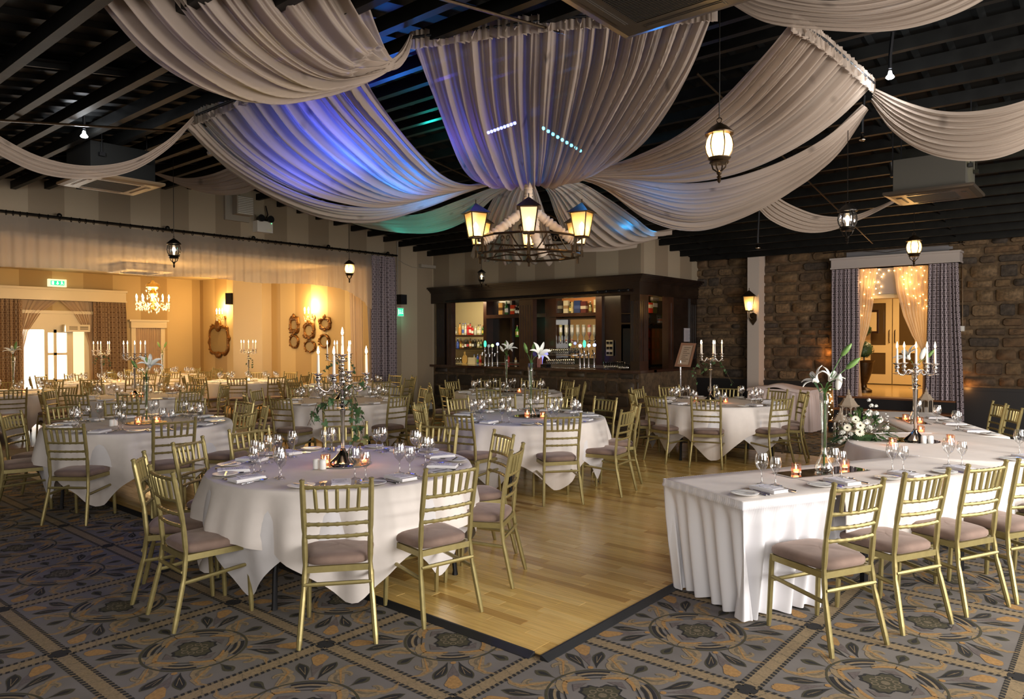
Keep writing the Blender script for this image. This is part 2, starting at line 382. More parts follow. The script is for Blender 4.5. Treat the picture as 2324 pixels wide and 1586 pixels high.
def medallion():
    b = MB(); c = (0, 0); e = .0004; T, D, O, G, U, Q = (C_[k_] for k_ in ('tan', 'dark', 'olive', 'gold', 'plum', 'drab'))
    ring(b, c, .262, .275, 0, 2*pi, 2*e, O, 48)
    for k_ in range(4):
        a = pi/4+k_*pi/2
        ring(b, c, .238, .256, a-.36, a+.36, 3*e, D, 12); ring(b, c, .222, .236, a-.38, a+.38, 3*e, T, 12); ring(b, c, .205, .217, a-.30, a+.30, 3*e, D, 12)
        # tan scrollwork inside the ring towards the sides of the square
        m_ = a+pi/4
        for s in (1, -1):
            pts = [(.235*cos(m_)+0, .235*sin(m_)+0)]+[((.235-.06*t)*cos(m_+s*.62*t), (.235-.06*t)*sin(m_+s*.62*t)) for t in (.3, .6, .85, 1)]
            strip(b, pts, [.055, .06, .045, .03, .008], 2.2*e, T); strip(b, [(x*.93, y*.93) for x, y in pts], [.02, .022, .02, .014, .004], 3.2*e, G)
        b.poly([(.14*cos(m_-.42), .14*sin(m_-.42)), (.175*cos(m_), .175*sin(m_)), (.14*cos(m_+.42), .14*sin(m_+.42))], 2.8*e, U)
        strip(b, [(.205*cos(a+pi/2*0+s_*.52+0), .205*sin(a+s_*.52)) for s_ in (-.4, 0, .4)], [.004]*3, 2.9*e, D)
        p0 = (.185*cos(a-.30), .185*sin(a-.30)); p1 = (.185*cos(a+.30), .185*sin(a+.30))
        strip(b, [p0, p1], [.006, .006], 3.5*e, D)
        # outward: gold fan on a plum stem, black petals, scrolls
        b.poly(leafshape((.29*cos(a), .29*sin(a)), a, .22, .07, notch=True), 1.2*e, U)
        fan = []
        for i in range(13):
            t = -1+2*i/12; rr = .52+.055*cos(t*1.3)+(.008 if i % 2 else 0); fan.append((rr*cos(a+t*.085), rr*sin(a+t*.085)))
        fan += [(.46*cos(a+.05), .46*sin(a+.05)), (.435*cos(a), .435*sin(a)), (.46*cos(a-.05), .46*sin(a-.05))]; b.poly(fan, 2*e, G)
        ring(b, (.295*cos(a), .295*sin(a)), 0, .016, 0, 2*pi, 3*e, G, 8)
        for s in (1, -1):
            st = (.285*cos(a+s*.10), .285*sin(a+s*.10))
            b.poly(leafshape(st, a+s*.20, .205, .082, bend=s*.14), 1.6*e, O); b.poly(leafshape(st, a+s*.20, .195, .064, bend=s*.14), 2.4*e, D)
            for q in (-.012, .012): strip(b, [(st[0]+.06*cos(a+s*.22), st[1]+.06*sin(a+s*.22)), (st[0]+.15*cos(a+s*.30)+q*.6, st[1]+.15*sin(a+s*.30)+q)], [.003, .003], 3.2*e, T)
            # scroll
            base = a+s*.40; cx, cy_ = .355*cos(a+s*.50), .355*sin(a+s*.50); pts = []; ws = []
            for i in range(16):
                t = i/15; r_ = .082*(1-.80*t); an = (a+pi)+s*(.2+t*4.4); pts.append((cx+r_*cos(an), cy_+r_*sin(an))); ws.append(.050*(1-t)+.016)
            strip(b, pts, ws, 1.5*e, T); strip(b, [(cx+(p[0]-cx)*.86, cy_+(p[1]-cy_)*.86) for p in pts], [w_*.30 for w_ in ws], 2.5*e, Q)
            tail = [(cx+.085*cos(a+pi+s*.2), cy_+.085*sin(a+pi+s*.2)), (.40*cos(a+s*.33), .40*sin(a+s*.33)), (.455*cos(a+s*.37), .455*sin(a+s*.37)), (.49*cos(a+s*.47), .49*sin(a+s*.47))]
            strip(b, tail, [.03, .052, .03, .008], 1.3*e, T); strip(b, tail, [.006, .014, .006, .002], 2.6*e, G)
        # fan leaf on the axes
        st = (.275*cos(m_), .275*sin(m_))
        b.poly(leafshape(st, m_, .135, .075, notch=True), 1.8*e, O); b.poly(leafshape((.30*cos(m_), .30*sin(m_)), m_, .09, .035), 2.6*e, D)
    # centre quatrefoil
    pts = []; pts2 = []
    for i in range(72):
        t = 2*pi*i/72; r_ = .075+.045*abs(cos(2*t))**.7+.006*cos(16*t); pts.append((r_*cos(t), r_*sin(t))); pts2.append((r_*.88*cos(t), r_*.88*sin(t)))
    b.poly(pts, 2*e, D); b.poly(pts2, 3*e, O)
    for i in range(8):
        t = pi/4*i; ring(b, (.055*cos(t), .055*sin(t)), .012, .02, 0, 2*pi, 3.8*e, Q, 8)
    ring(b, c, .0, .022, 0, 2*pi, 4*e, Q, 10)
    # grid bands: half of each band belongs to this cell
    for k_ in range(4):
        R_ = Matrix.Rotation(k_*pi/2, 4, 'Z'); st = len(b.v)
        b.poly([(-.5, -.5), (.5, -.5), (.5, -.465), (-.5, -.465)], 1*e, T)
        b.poly([(-.465, -.465), (.465, -.465), (.465, -.447), (-.465, -.447)], 1.1*e, Q)
        for i in range(28):
            x = -.46+.92*i/28; b.poly([(x, -.468), (x+.019, -.468), (x+.026, -.445), (x+.007, -.445)], 2*e, D)
        for i in range(9):
            x = -.42+.105*i; strip(b, [(x, -.497), (x+.01, -.485), (x, -.470)], [.004, .006, .003], 2*e, Q)
        b.xf(R_, st)
    for sx in (1, -1):
        for sy in (1, -1):
            b.poly([(sx*.5, sy*.5), (sx*.5, sy*.445), (sx*.47, sy*.45), (sx*.475, sy*.475), (sx*.45, sy*.47), (sx*.445, sy*.5)], 3*e, D)
    return b.mesh('carpet_medallion', CM, False)
cm = medallion(); GX, GY = -3.383, 2.396
for i in range(-9, 6):
    for j in range(-5, 13):
        cx, cy_ = GX+i+.5, GY+j+.5
        if FX0+.45 < cx < FX1-.5 and FY0+.5 < cy_ < FY1-.5: continue
        if cx > 2.5: continue
        pp = np.array([cx, cy_, 0])-C0; dd = pp@CF
        if dd < 1 or abs(pp@CR) > dd*.78+1: continue
        link('carpet_medallion', cm, floor, (cx, cy_, .0005))
# ---------------------------------------------------------------- dance floor: maple strips
woods = []
for i, c in enumerate([(.74, .48, .145), (.80, .53, .175), (.66, .41, .115), (.84, .58, .21), (.52, .30, .08), (.77, .50, .155)]):
    m = mat('maple_%d' % i, c, .26, coat=.25); nt = m.node_tree; bs = nt.nodes['Principled BSDF']
    tc = N(nt, 'NewGeometry'); mp = N(nt, 'Mapping'); mp.inputs['Scale'].default_value = (2.2, 34, 1); nt.links.new(tc.outputs['Position'], mp.inputs[0])
    nz = N(nt, 'TexNoise'); nz.inputs['Scale'].default_value = 1.5; nz.inputs['Detail'].default_value = 6; nt.links.new(mp.outputs[0], nz.inputs['Vector'])
    rp = N(nt, 'ValToRGB'); rp.color_ramp.elements[0].position = .3; rp.color_ramp.elements[1].position = .7
    rp.color_ramp.elements[0].color = (*[q*.80 for q in c], 1); rp.color_ramp.elements[1].color = (*[min(1, q*1.1) for q in c], 1); nt.links.new(nz.outputs['Fac'], rp.inputs[0]); nt.links.new(rp.outputs[0], bs.inputs['Base Color'])
    bs.inputs['Coat Roughness'].default_value = .18; woods.append(m)
b = MB(); b.box(FX0, FX1-.0, FY0, FY1, .0, .012); dance = struct('dance_floor', b.mesh('dance_floor', mat('floor_joint', (.06, .035, .015), .7), False))
rng = random.Random(3); planks = []
pw_ = .078; y = FY0+.004; row = 0
while y < FY1-.02:
    x = FX0+rng.random()*-.5
    while x < FX1:
        L = rng.choice([.3, .45, .6, .6, .75, .9]); x0 = max(x, FX0); x1 = min(x+L, FX1)
        if x1-x0 > .05: planks.append((x0, x1, y, min(y+pw_, FY1)))
        x += L
    y += pw_; row += 1
def pkey(p):
    v = np.array([(p[0]+p[1])/2, (p[2]+p[3])/2, 0])-C0; return v@CF+max(0, abs(v@CR)-(v@CF)*.72)*4
planks.sort(key=pkey)
def plankbox(b, p, mi, ox=0, oy=0):
    g = .0009; h = .019+rng.random()*.0008; x0, x1, y0, y1 = p[0]+g-ox, p[1]-g-ox, p[2]+g-oy, p[3]-g-oy; c = .0012
    b.add([(x0, y0, .012), (x1, y0, .012), (x1, y1, .012), (x0, y1, .012), (x0, y0, h-c), (x1, y0, h-c), (x1, y1, h-c), (x0, y1, h-c), (x0+c, y0+c, h), (x1-c, y0+c, h), (x1-c, y1-c, h), (x0+c, y1-c, h)],
          [(0,1,5,4),(1,2,6,5),(2,3,7,6),(3,0,4,7),(4,5,9,8),(5,6,10,9),(6,7,11,10),(7,4,8,11),(8,9,10,11)], mi)
wts = [0, 1, 3, 5, 0, 1, 5, 3, 2, 2, 4]
for p in planks[:290]:
    b = MB(); cx, cy_ = (p[0]+p[1])/2, (p[2]+p[3])/2; plankbox(b, p, 0, cx, cy_); link('plank', b.mesh('plank', woods[rng.choice(wts)], False), dance, (cx, cy_, 0))
b = MB()
for p in planks[290:]: plankbox(b, p, rng.choice(wts))
link('planks_beyond', b.mesh('planks_beyond', woods, False), dance, kind='stuff')
MT['rubber'] = mat('black_rubber_edging', (.015, .016, .017), .5)
def edging(ax, a, c, fixed, sgn):
    b = MB(); w_ = .055
    prof = [(0, .024), (.012*sgn, .024), (w_*sgn, .003), (w_*sgn, 0), (0, 0)]
    vs = []
    for t in (a, c):
        for (d, z) in prof: vs.append((t, fixed+d, z) if ax == 0 else (fixed+d, t, z))
    n = len(prof); b.add(vs, [(i, (i+1) % n, n+(i+1) % n, n+i) for i in range(n)]+[tuple(range(n)), tuple(range(2*n-1, n-1, -1))])
    link('edge_trim', b.mesh('edge_trim', MT['rubber'], False), dance)
edging(0, FX0, FX1-.05, FY0, -1); edging(1, FY0-.02, FY1, FX1, 1); edging(0, FX0, FX1, FY1, 1)
# ---------------------------------------------------------------- annex shell
b = MB(); b.box(XB-.1, XB, 0, YE+.1, 0, ZA); annex_back = struct('wall_annex_back', b.mesh('wall_annex_back', MT['wallA'], False))
b = MB(); b.box(XB-.1, XL-.2, YE, YE+.1, 0, ZA); struct('wall_annex_end', b.mesh('wall_annex_end', MT['wallA2'], False))
b = MB(); b.box(XB-.1, XL-.2, 0, .1, 0, ZA); struct('wall_annex_near', b.mesh('wall_annex_near', MT['cream'], False))
b = MB(); b.box(XB-.1, XL-.21, 0, YE+.1, ZA, ZA+.1); struct('annex_ceiling', b.mesh('annex_ceiling', mat('annex_ceiling_paint', (.60, .48, .28), .8), False))
px0 = atY(531, 700, YE-.25)[0]; px1 = atY(597, 700, YE-.25)[0]
b = MB(); b.box(px0, px1, YE-.28, YE+.02, 0, ZA); struct('trim_1', b.mesh('annex_pilaster', MT['cream'], False))
# ---------------------------------------------------------------- stone wall on the right
smats = [mat('stone_%d' % i, c, .85, noise=(9+i*2, .55, .9)) for i, c in enumerate([(.105, .060, .028), (.135, .082, .038), (.08, .050, .028), (.12, .068, .032), (.058, .042, .030), (.16, .10, .05)])]
def stones(x0, x1, z0, z1, Y, parent, hr, wr, seed, axis='y', depth=.04, name='stone', lim=999):
    rn = random.Random(seed); z = z0; out = []
    while z < z1-.04:
        h = min(rn.uniform(*hr), z1-z); 
        if z1-z-h < .06: h = z1-z
        x = x0-rn.random()*wr[0]*.5
        while x < x1-.02:
            w_ = rn.uniform(*wr); a = max(x, x0); c = min(x+w_, x1)
            if x1-c < .06: c = x1
            if c-a > .05: out.append((a, c, z, z+h))
            x = c if c < x1 else x1+1
            if c == x1: break
        z += h
    for (a, c, p, q) in out[:lim]:
        g = .012; w2, h2 = (c-a)/2-g, (q-p)/2-g; cx, cz = (a+c)/2, (p+q)/2; b = MB(); e = depth*rn.uniform(.6, 1.25)
        base = []; front = []; cr = min(w2, h2)*rn.uniform(.12, .45)
        octo = [(w2, -h2+cr), (w2, h2-cr), (w2-cr, h2), (-w2+cr, h2), (-w2, h2-cr), (-w2, -h2+cr), (-w2+cr, -h2), (w2-cr, -h2)]; n = 8
        for (ox_, oz_) in octo:
            bx_, bz = ox_*(1-rn.uniform(0, .07)), oz_*(1-rn.uniform(0, .10)); ins = .016
            base.append((bx_, .02, bz)); front.append((bx_-ins*(1 if bx_ > 0 else -1), -e+rn.uniform(-.009, .009), bz-ins*(1 if bz > 0 else -1)))
        ctr = [(0, -e-.006, 0)]; b.add(base+front+ctr, [(i, (i+1) % n, n+(i+1) % n, n+i) for i in range(n)]+[(n+i, n+(i+1) % n, 2*n) for i in range(n)])
        o = link(name, b.mesh(name, rn.choice(smats), 'all' if rn.random() < .3 else False), parent)
        if axis == 'y': o.location = (cx, Y, cz)
        else: o.location = (Y, cx, cz); o.rotation_euler = (0, 0, pi/2)
    return len(out)
DX0, DX1, DZ0, DZ1 = -4.05, -2.30, .62, 2.52     # door recess in the stone wall
b = MB(); T_ = zroof(YS)-.02
b.box(XR-.1, DX0, YS, YS+.25, 0, T_); b.box(DX1, 4.7, YS, YS+.25, 0, T_); b.box(DX0, DX1, YS, YS+.25, DZ1, T_); b.box(DX0, DX1, YS, YS+.25, 0, DZ0-.02)
wall_right = struct('wall_right', b.mesh('wall_right', MT['mortar'], False))
sx_ = [atY(px, 700, YS)[0] for px in (1586, 1886, 2172, 2324)]
n1 = stones(sx_[0]-.3, sx_[1]+.25, .86, T_-.02, YS, wall_right, (.13, .26), (.22, .52), 5)
n2 = stones(sx_[2]-.15, sx_[3]+.25, .86, T_-.02, YS, wall_right, (.14, .26), (.25, .55), 9)
print('stones', n1, n2)
b = MB(); b.box(XR, DX0-.1, YS-.05, YS, 0, .84); b.box(XR, DX0-.1, YS-.07, YS, .80, .85); b.box(DX1+.05, 4.6, YS-.05, YS, 0, .84); b.box(DX1+.05, 4.6, YS-.07, YS, .80, .85)
struct('trim_2', b.mesh('dado_panel', mat('dark_dado', (.014, .012, .012), .45), False))
# pillar against the stone wall
p0 = atY(1697, 700, YS-.30)[0]; p1 = atY(1722, 700, YS-.30)[0]
b = MB(); b.box(p0, p0+.24, YS-.32, YS, 0, T_); struct('trim_3', b.mesh('pillar', mat('pillar_paint', (.50, .42, .36), .7), False))
# door recess: lobby beyond, raised
lm_ = mat('lobby_wall', (.55, .38, .16), .7); lf = mat('lobby_floor', (.50, .33, .13), .18)
LY = 18.6
b = MB(); b.box(-6.0, -5.9, YS+.25, LY, DZ0, 3.2); b.box(-1.2, -1.1, YS+.25, LY, DZ0, 3.2); b.box(-6, -1.1, LY, LY+.1, DZ0, 3.2); b.box(-6, -1.1, YS+.25, LY, 3.2, 3.3)
struct('wall_lobby', b.mesh('wall_lobby', lm_, False))
b = MB(); b.box(-6, -1.1, YS-.02, LY, DZ0-.08, DZ0); struct('lobby_floor', b.mesh('lobby_floor', lf, False))
b = MB(); b.box(DX0, DX0+.07, YS+.02, YS+.30, DZ0, DZ1); b.box(DX1-.07, DX1, YS+.02, YS+.30, DZ0, DZ1); b.box(DX0, DX1, YS+.02, YS+.30, DZ1-.08, DZ1)
struct('trim_4', b.mesh('door_frame', MT['cream'], False))
b = MB(); b.box(DX0, DX1, YS-.02, YS+.26, DZ1, T_-.1); struct('trim_5', b.mesh('bulkhead', mat('grey_bulkhead', (.22, .21, .22), .8), False))
dk = mat('dark_step_carpet', (.012, .010, .010), .9); nos = mat('wood_nosing', (.16, .06, .02), .4)
steps = struct('door_steps', None)
for i, (z, d) in enumerate(((DZ0, .30), (DZ0*.66, .60), (DZ0*.33, .90))):
    b = MB(); b.box(DX0-.05, DX1+.1, YS-d, YS-d+.31, 0, z-.03, 0); b.box(DX0-.05, DX1+.1, YS-d-.02, YS-d+.31, z-.03, z, 1); link('step', b.mesh('step', [dk, nos], False), steps)
light('lobby_lamp', 'AREA', (-3.3, 16.6, 3.1), 95, (1, .66, .30), 1.2, target=(-3.3, 16.6, 0))
# double glazed doors in the lobby
dY = LY-.12
def gdoor(xa, xb, nm):
    z0, z1 = DZ0+.02, DZ0+2.02; b = MB(); f = .13
    b.box(xa, xa+f, dY, dY+.05, z0, z1); b.box(xb-f, xb, dY, dY+.05, z0, z1); b.box(xa+f, xb-f, dY, dY+.05, z1-.12, z1); b.box(xa+f, xb-f, dY, dY+.05, z0, z0+.22); b.box(xa+f, xb-f, dY, dY+.05, z0+.72, z0+.90)
    o = struct(nm, b.mesh(nm, MT['creamdoor'], False))
    g = MB(); g.box(xa+f, xb-f, dY+.02, dY+.03, z0+.22, z0+.72); link('glass_pane', g.mesh('glass_pane', MT['dglass'], False), o)
    g = MB(); g.box(xa+f, xb-f, dY+.02, dY+.03, z0+.90, z1-.12); link('glass_pane', g.mesh('glass_pane', MT['dglass'], False), o)
    return o
MT['creamdoor'] = mat('cream_gloss', (.72, .58, .34), .35); MT['dglass'] = mat('dark_reflecting_glass', (.10, .065, .03), .08, spec=.8)
dxa = atY(1962, 780, dY)[0]; dxm = atY(2025, 780, dY)[0]; dxb = dxm+(dxm-dxa)
d1 = gdoor(dxa, dxm-.01, 'door_1'); d2 = gdoor(dxm+.01, dxb, 'door_2')
for o, x in ((d1, dxm-.06), (d2, dxm+.06)):
    b = MB(); b.tube([(x, dY, DZ0+.98), (x, dY-.05, DZ0+1.0), (x, dY-.05, DZ0+1.25), (x, dY, DZ0+1.27)], .01, 6); link('door_handle', b.mesh('door_handle', MT['bronze']), o)
b = MB(); b.box(dxa-.12, dxb+.12, dY-.02, dY+.06, DZ0+2.04, DZ0+2.16); b.box(dxa-.12, dxb+.12, dY-.05, dY+.06, DZ0+2.42, DZ0+2.50); b.box(dxa-.12, dxa, dY-.02, dY+.06, DZ0, DZ0+2.1); b.box(dxb, dxb+.12, dY-.02, dY+.06, DZ0, DZ0+2.1)
struct('trim_6', b.mesh('door_casing', MT['creamdoor'], False))
# ================================================================ CHIAVARI CHAIR (faces +Y, origin on the floor under the seat)
def bamboo(a, c, r, n=8, nodes=6, bump=.0035, r1=None):
    """straight run with bamboo rings"""
    a, c = Vector(a), Vector(c); r1 = r1 or r; pts = []; rs = []
    ts = [0]
    for i in range(nodes):
        t = (i+.5)/nodes; ts += [t-.012, t-.006, t+.006, t+.012]
    ts.append(1)
    for t in ts:
        pts.append(a.lerp(c, t)); rr = r+(r1-r)*t; k_ = (t*nodes-.5) % 1
        rs.append(rr+(bump if (abs((t*nodes-.5)-round(t*nodes-.5)) < .05 and 0 < t < 1) else 0))
    return pts, rs
def chair_parts():
    P_ = []
    # rear posts run from the floor to the top of the back
    for s in (-1, 1):
        b = MB(); key = [(s*.208, -.275, 0), (s*.186, -.205, .30), (s*.178, -.190, .44), (s*.180, -.205, .62), (s*.186, -.262, .915)]
        pts = []; rs = []
        for i in range(len(key)-1):
            p, r_ = bamboo(key[i], key[i+1], .0125, nodes=(3, 1, 2, 4)[i])
            if i: p = p[1:]; r_ = r_[1:]
            pts += p; rs += r_
        pts += [Vector(key[-1])+Vector((0, -.001, .006)), Vector(key[-1])+Vector((0, -.002, .013)), Vector(key[-1])+Vector((0, -.003, .018))]; rs += [.016, .016, .008]
        b.tube(pts, rs, 8); P_.append(('leg', b.mesh('rear_leg', MT['gold'])))
    for s in (-1, 1):
        b = MB(); p, r_ = bamboo((s*.192, .205, 0), (s*.186, .185, .43), .0118, nodes=4); b.tube(p, r_, 8); P_.append(('leg', b.mesh('front_leg', MT['gold'])))
    def rail(z, y, bow=.022, r=.0105, nodes=7, nm='back_rail'):
        b = MB(); pts = []; rs = []; n = nodes*4+1
        w_ = .181
        for i in range(n):
            t = i/(n-1); x = -w_+2*w_*t; pts.append((x, y-bow*sin(pi*t), z+.0)); rs.append(r+(.003 if i % 4 == 2 else 0))
        b.tube(pts, rs, 6); P_.append((nm, b.mesh(nm, MT['gold'])))
    def yb(z): return -.205-(z-.62)/.295*.057 if z > .62 else -.19-(z-.44)/.18*.015
    for z in (.885, .752, .672, .60): rail(z, yb(z))
    for i in range(5):
        t = (i+1)/6; x = -.181+.362*t; o = -.022*sin(pi*t); b = MB()
        p, r_ = bamboo((x*.93, yb(.752)+o, .752), (x, yb(.885)+o, .885), .0085, nodes=3); b.tube(p, r_, 6); P_.append(('spindle', b.mesh('spindle', MT['gold'])))
    # seat frame
    b = MB()
    for (a, c) in (((-.178, -.19), (.178, -.19)), ((-.186, .185), (.186, .185)), ((-.178, -.19), (-.186, .185)), ((.178, -.19), (.186, .185))):
        d = Vector((c[0]-a[0], c[1]-a[1], 0)).normalized(); nn = Vector((-d.y, d.x, 0))*.010
        vs = [(a[0]+s*nn.x, a[1]+s*nn.y, z) for z in (.395, .430) for s in (-1, 1)]+[(c[0]+s*nn.x, c[1]+s*nn.y, z) for z in (.395, .430) for s in (-1, 1)]
        b.add(vs, [(0, 1, 3, 2), (4, 6, 7, 5), (0, 4, 5, 1), (2, 3, 7, 6), (0, 2, 6, 4), (1, 5, 7, 3)])
    P_.append(('seat_frame', b.mesh('seat_frame', MT['gold'], False)))
    # cushion: rounded trapezoid pad
    g = []; rows = [(.93, .430), (1.0, .437), (1.03, .452), (1.02, .470), (.95, .482), (.75, .489), (.4, .494), (.0, .496)]
    n = 32
    for (q, z) in rows:
        r_ = []
        for j in range(n):
            a = 2*pi*j/n; ex = abs(cos(a))**.42*(1 if cos(a) > 0 else -1); ey = abs(sin(a))**.42*(1 if sin(a) > 0 else -1)
            yy = .012+ey*.208*q; xx = ex*(.190+.016*ey)*q; r_.append((xx, yy, z-.004*max(0, ex*ex+ey*ey-1.2)))
        g.append(r_)
    b = MB(); b.grid(g, close=True); P_.append(('seat_cushion', b.mesh('seat_cushion', MT['velvet'], 'all')))
    for (a, c, nd) in (((-.186, -.215, .335), (.186, -.215, .335), 4), ((-.186, .192, .275), (.186, .192, .275), 4), ((-.189, -.222, .27), (-.189, .196, .30), 4), ((.189, -.222, .27), (.189, .196, .30), 4)):
        b = MB(); p, r_ = bamboo(a, c, .0085, nodes=nd); b.tube(p, r_, 6); P_.append(('stretcher', b.mesh('stretcher', MT['gold'])))
    return P_
CP = chair_parts()
chair_root = thing('chiavari_chair', '', 'chair'); proto(chair_root, CP)
def joined(parts, name):
    """the same shapes as one mesh, for copies too small to show parts"""
    b = MB(); mats = []
    for nm, me in parts:
        m0 = me.materials[0]
        if m0 not in mats: mats.append(m0)
        b.add([tuple(v.co) for v in me.vertices], [tuple(p.vertices) for p in me.polygons], mats.index(m0))
    return b.mesh(name, mats)
far_chair = thing('chiavari_chair', '', 'chair', me=joined(CP, 'chiavari_chair'))
def chair(label, x, y, rz, group, far=False):
    z = .02 if (FX0 < x < FX1 and FY0 < y < FY1) else .001
    return place(far_chair if far else chair_root, label, (x, y, z), rz, group)
# ================================================================ ROUND TABLES
def cloth_mesh(R, s, z0, zmin, seed, rot, p=10, off=0, fold=.055, name='tablecloth', m='cloth'):
    rn = random.Random(seed); n = 160; ph = [rn.random()*6.28 for _ in range(6)]; g = []; uvs = []
    def lim(a):
        c_, s_ = abs(cos(a-rot)), abs(sin(a-rot)); return s/((c_**p+s_**p)**(1/p))
    def rip(a): return 1.25*(sin(11*a+ph[0])+.7*sin(17*a+ph[1])+.5*sin(7*a+ph[2])+.35*sin(29*a+ph[3])+.5*abs(sin(9*a+ph[5])))/2.2
    top = [0, .3, .6, .85, .97]; dr = [0, .015, .04, .09, .18, .32, .5, .7, .86, 1]
    for q in top: g.append([((R-.012)*q*cos(2*pi*j/n), (R-.012)*q*sin(2*pi*j/n), z0+off) for j in range(n)])
    for k_, t in enumerate(dr):
        row = []
        for j in range(n):
            a = 2*pi*j/n; drop = max(.05, lim(a)-R); drop = min(drop, z0-zmin)*(1+.03*sin(5*a+ph[4])); d = drop*t
            corner = max(0, drop-.30)/.45
            ra = R+.004+off*2+min(d, .02)*.35+(fold*min(1, d/.25)*(rip(a)+.35))+.03*min(1, d/.3)-.10*corner*t*t
            ra = max(ra, R-.10 if d > .1 else R-.004)
            row.append((ra*cos(a), ra*sin(a), max(zmin, z0+off-max(0, d-.004)-.002*(k_ > 0))))
        g.append(row)
    b = MB(); b.grid(g, close=True); return b.mesh(name, MT[m], 'all')
def round_table_proto():
    r = thing('round_table', '', 'table'); b = MB(); b.lathe([(0, .725), (.895, .725), (.90, .730), (.90, .748), (.895, .752), (0, .752)], 48)
    top = b.mesh('tabletop', mat('plywood', (.30, .2, .11), .6)); kids = [('tabletop', top)]
    for s in (-1, 1):
        for q in (-1, 1):
            b = MB(); b.tube([(s*.42, q*.52, .72), (s*.44, q*.54, .60), (s*.52, q*.60, .40), (s*.53, q*.62, .22), (s*.55, q*.63, .03), (s*.55, q*.63, 0)], [.017, .017, .017, .017, .017, .022], 8)
            kids.append(('leg', b.mesh('table_leg', MT['black'])))
        b = MB(); b.tube([(s*.42, -.52, .70), (s*.42, .52, .70)], .012, 6); b.tube([(s*.47, -.57, .52), (s*.47, .57, .52)], .010, 6); kids.append(('crossbar', b.mesh('crossbar', MT['black'])))
    return proto(r, kids)
rt = round_table_proto()
RTAB = .915
# name, centre, chair angles (world degrees), chair ring radius, far flag
TABLES = [
 ('front candelabra table', (-4.35, 3.24), [-38, -7, 31, 66, 104, 142, 178, -154, -119, -91], 1.31, 0),
 ('left lily table', (-8.20, 3.42), [-51, -9, 27, 62, 97, 132, 166, -165, -131, -103], 1.32, 0),
 ('centre lily table', (-5.38, 6.62), [-33, 7, 41, 77, 108, 143, 172, -150, -117, -83], 1.30, 0),
 ('lily table before the bar', (-8.12, 9.50), [-128, -96, -63, -30, 4, 40, 75, 110, 145, 180], 1.34, 0),
 ('candelabra table by the stone wall', (-4.52, 9.95), [-71, -24, 12, 37, 67, 107, 150, -175, -140, -106], 1.24, 0),
 ('middle candelabra table', (-8.9, 6.6), [-39, -1, 35, 70, 105, 140, 175, -150, -112, -72], 1.34, 0),
 ('round table by the patterned curtain', (-11.75, 8.9), [24, 60, 96, 132, 168, -156, -120, -84, -48, -12], 1.33, 1),
 ('candelabra table under the valance', (-12.05, 5.02), [-26, 8, 44, 80, 116, 152, -172, -134, -98, -60], 1.35, 0),
 ('far left lily table', (-14.85, 3.95), [-12, 24, 60, 96, 132, 168, -156, -120, -84, -48], 1.35, 1),
 ('annex table below the oval mirrors', (-14.9, 8.55), [-40, -4, 32, 68, 104, 140, 176, -148, -112, -76], 1.33, 1),
 ('annex table before the glass doors', (-16.95, 6.3), [-30, 6, 42, 78, 114, 150, -174, -138, -102, -66], 1.33, 1),
 ('annex corner table', (-18.9, 8.55), [-20, 16, 52, 88, 124, 160, -164, -128, -92, -56], 1.33, 1),
]
SEATN = ['nearest', 'near-right', 'right-hand', 'far-right', 'back-right', 'farthest', 'back-left', 'far-left', 'left-hand', 'near-left']
SEATS = {}
for ti, (tn, c, angs, rr, far) in enumerate(TABLES):
    az = .02 if (FX0 < c[0] < FX1 and FY0 < c[1] < FY1) else .004
    rot = radians(angs[0])+.35
    place(rt, 'round folding table with black legs, the %s' % tn, (*c, az), rot, 'round tables under white cloths')
    cl = thing('tablecloth', 'white square linen cloth draped over the %s' % tn, 'tablecloth', (*c, az), group='white tablecloths', me=cloth_mesh(RTAB, 1.24, .757, .04, 20+ti, rot+.5, off=.004))
    thing('under_cloth', 'lower white cloth showing under the draped one, %s' % tn, 'tablecloth', (*c, az), group='lower white tablecloths', me=cloth_mesh(RTAB-.012, 1.20, .755, .05, 60+ti, rot+.5+pi/4, off=.001, fold=.02, name='under_cloth', m='undercloth'))
    toc = atan2(-c[1], -c[0]); ph = sorted([(((radians(a)-toc+pi) % (2*pi))-pi, a) for a in angs])
    i0 = min(range(10), key=lambda i: abs(ph[i][0])); names = {}
    # increasing angle goes counter-clockwise seen from above: to the right-hand side seen from the camera
    for k_ in range(10): names[ph[(i0+k_) % 10][1]] = SEATN[k_]
    SEATS[tn] = []
    for a in angs:
        t = radians(a); rn = random.Random(ti*100+a); r0 = rr-.262+rn.uniform(-.02, .03)
        x, y = c[0]+r0*cos(t), c[1]+r0*sin(t); yaw = t+pi/2+radians(rn.uniform(-5, 5))
        wx = 'gold chair with mauve seat, %s place of the %s' % (names[a], tn)
        if x < XL+.0 and x > XL-.3 and False: continue
        chair(wx, x, y, yaw, 'gold chairs around the round tables', bool(far))
        SEATS[tn].append((t, names[a]))
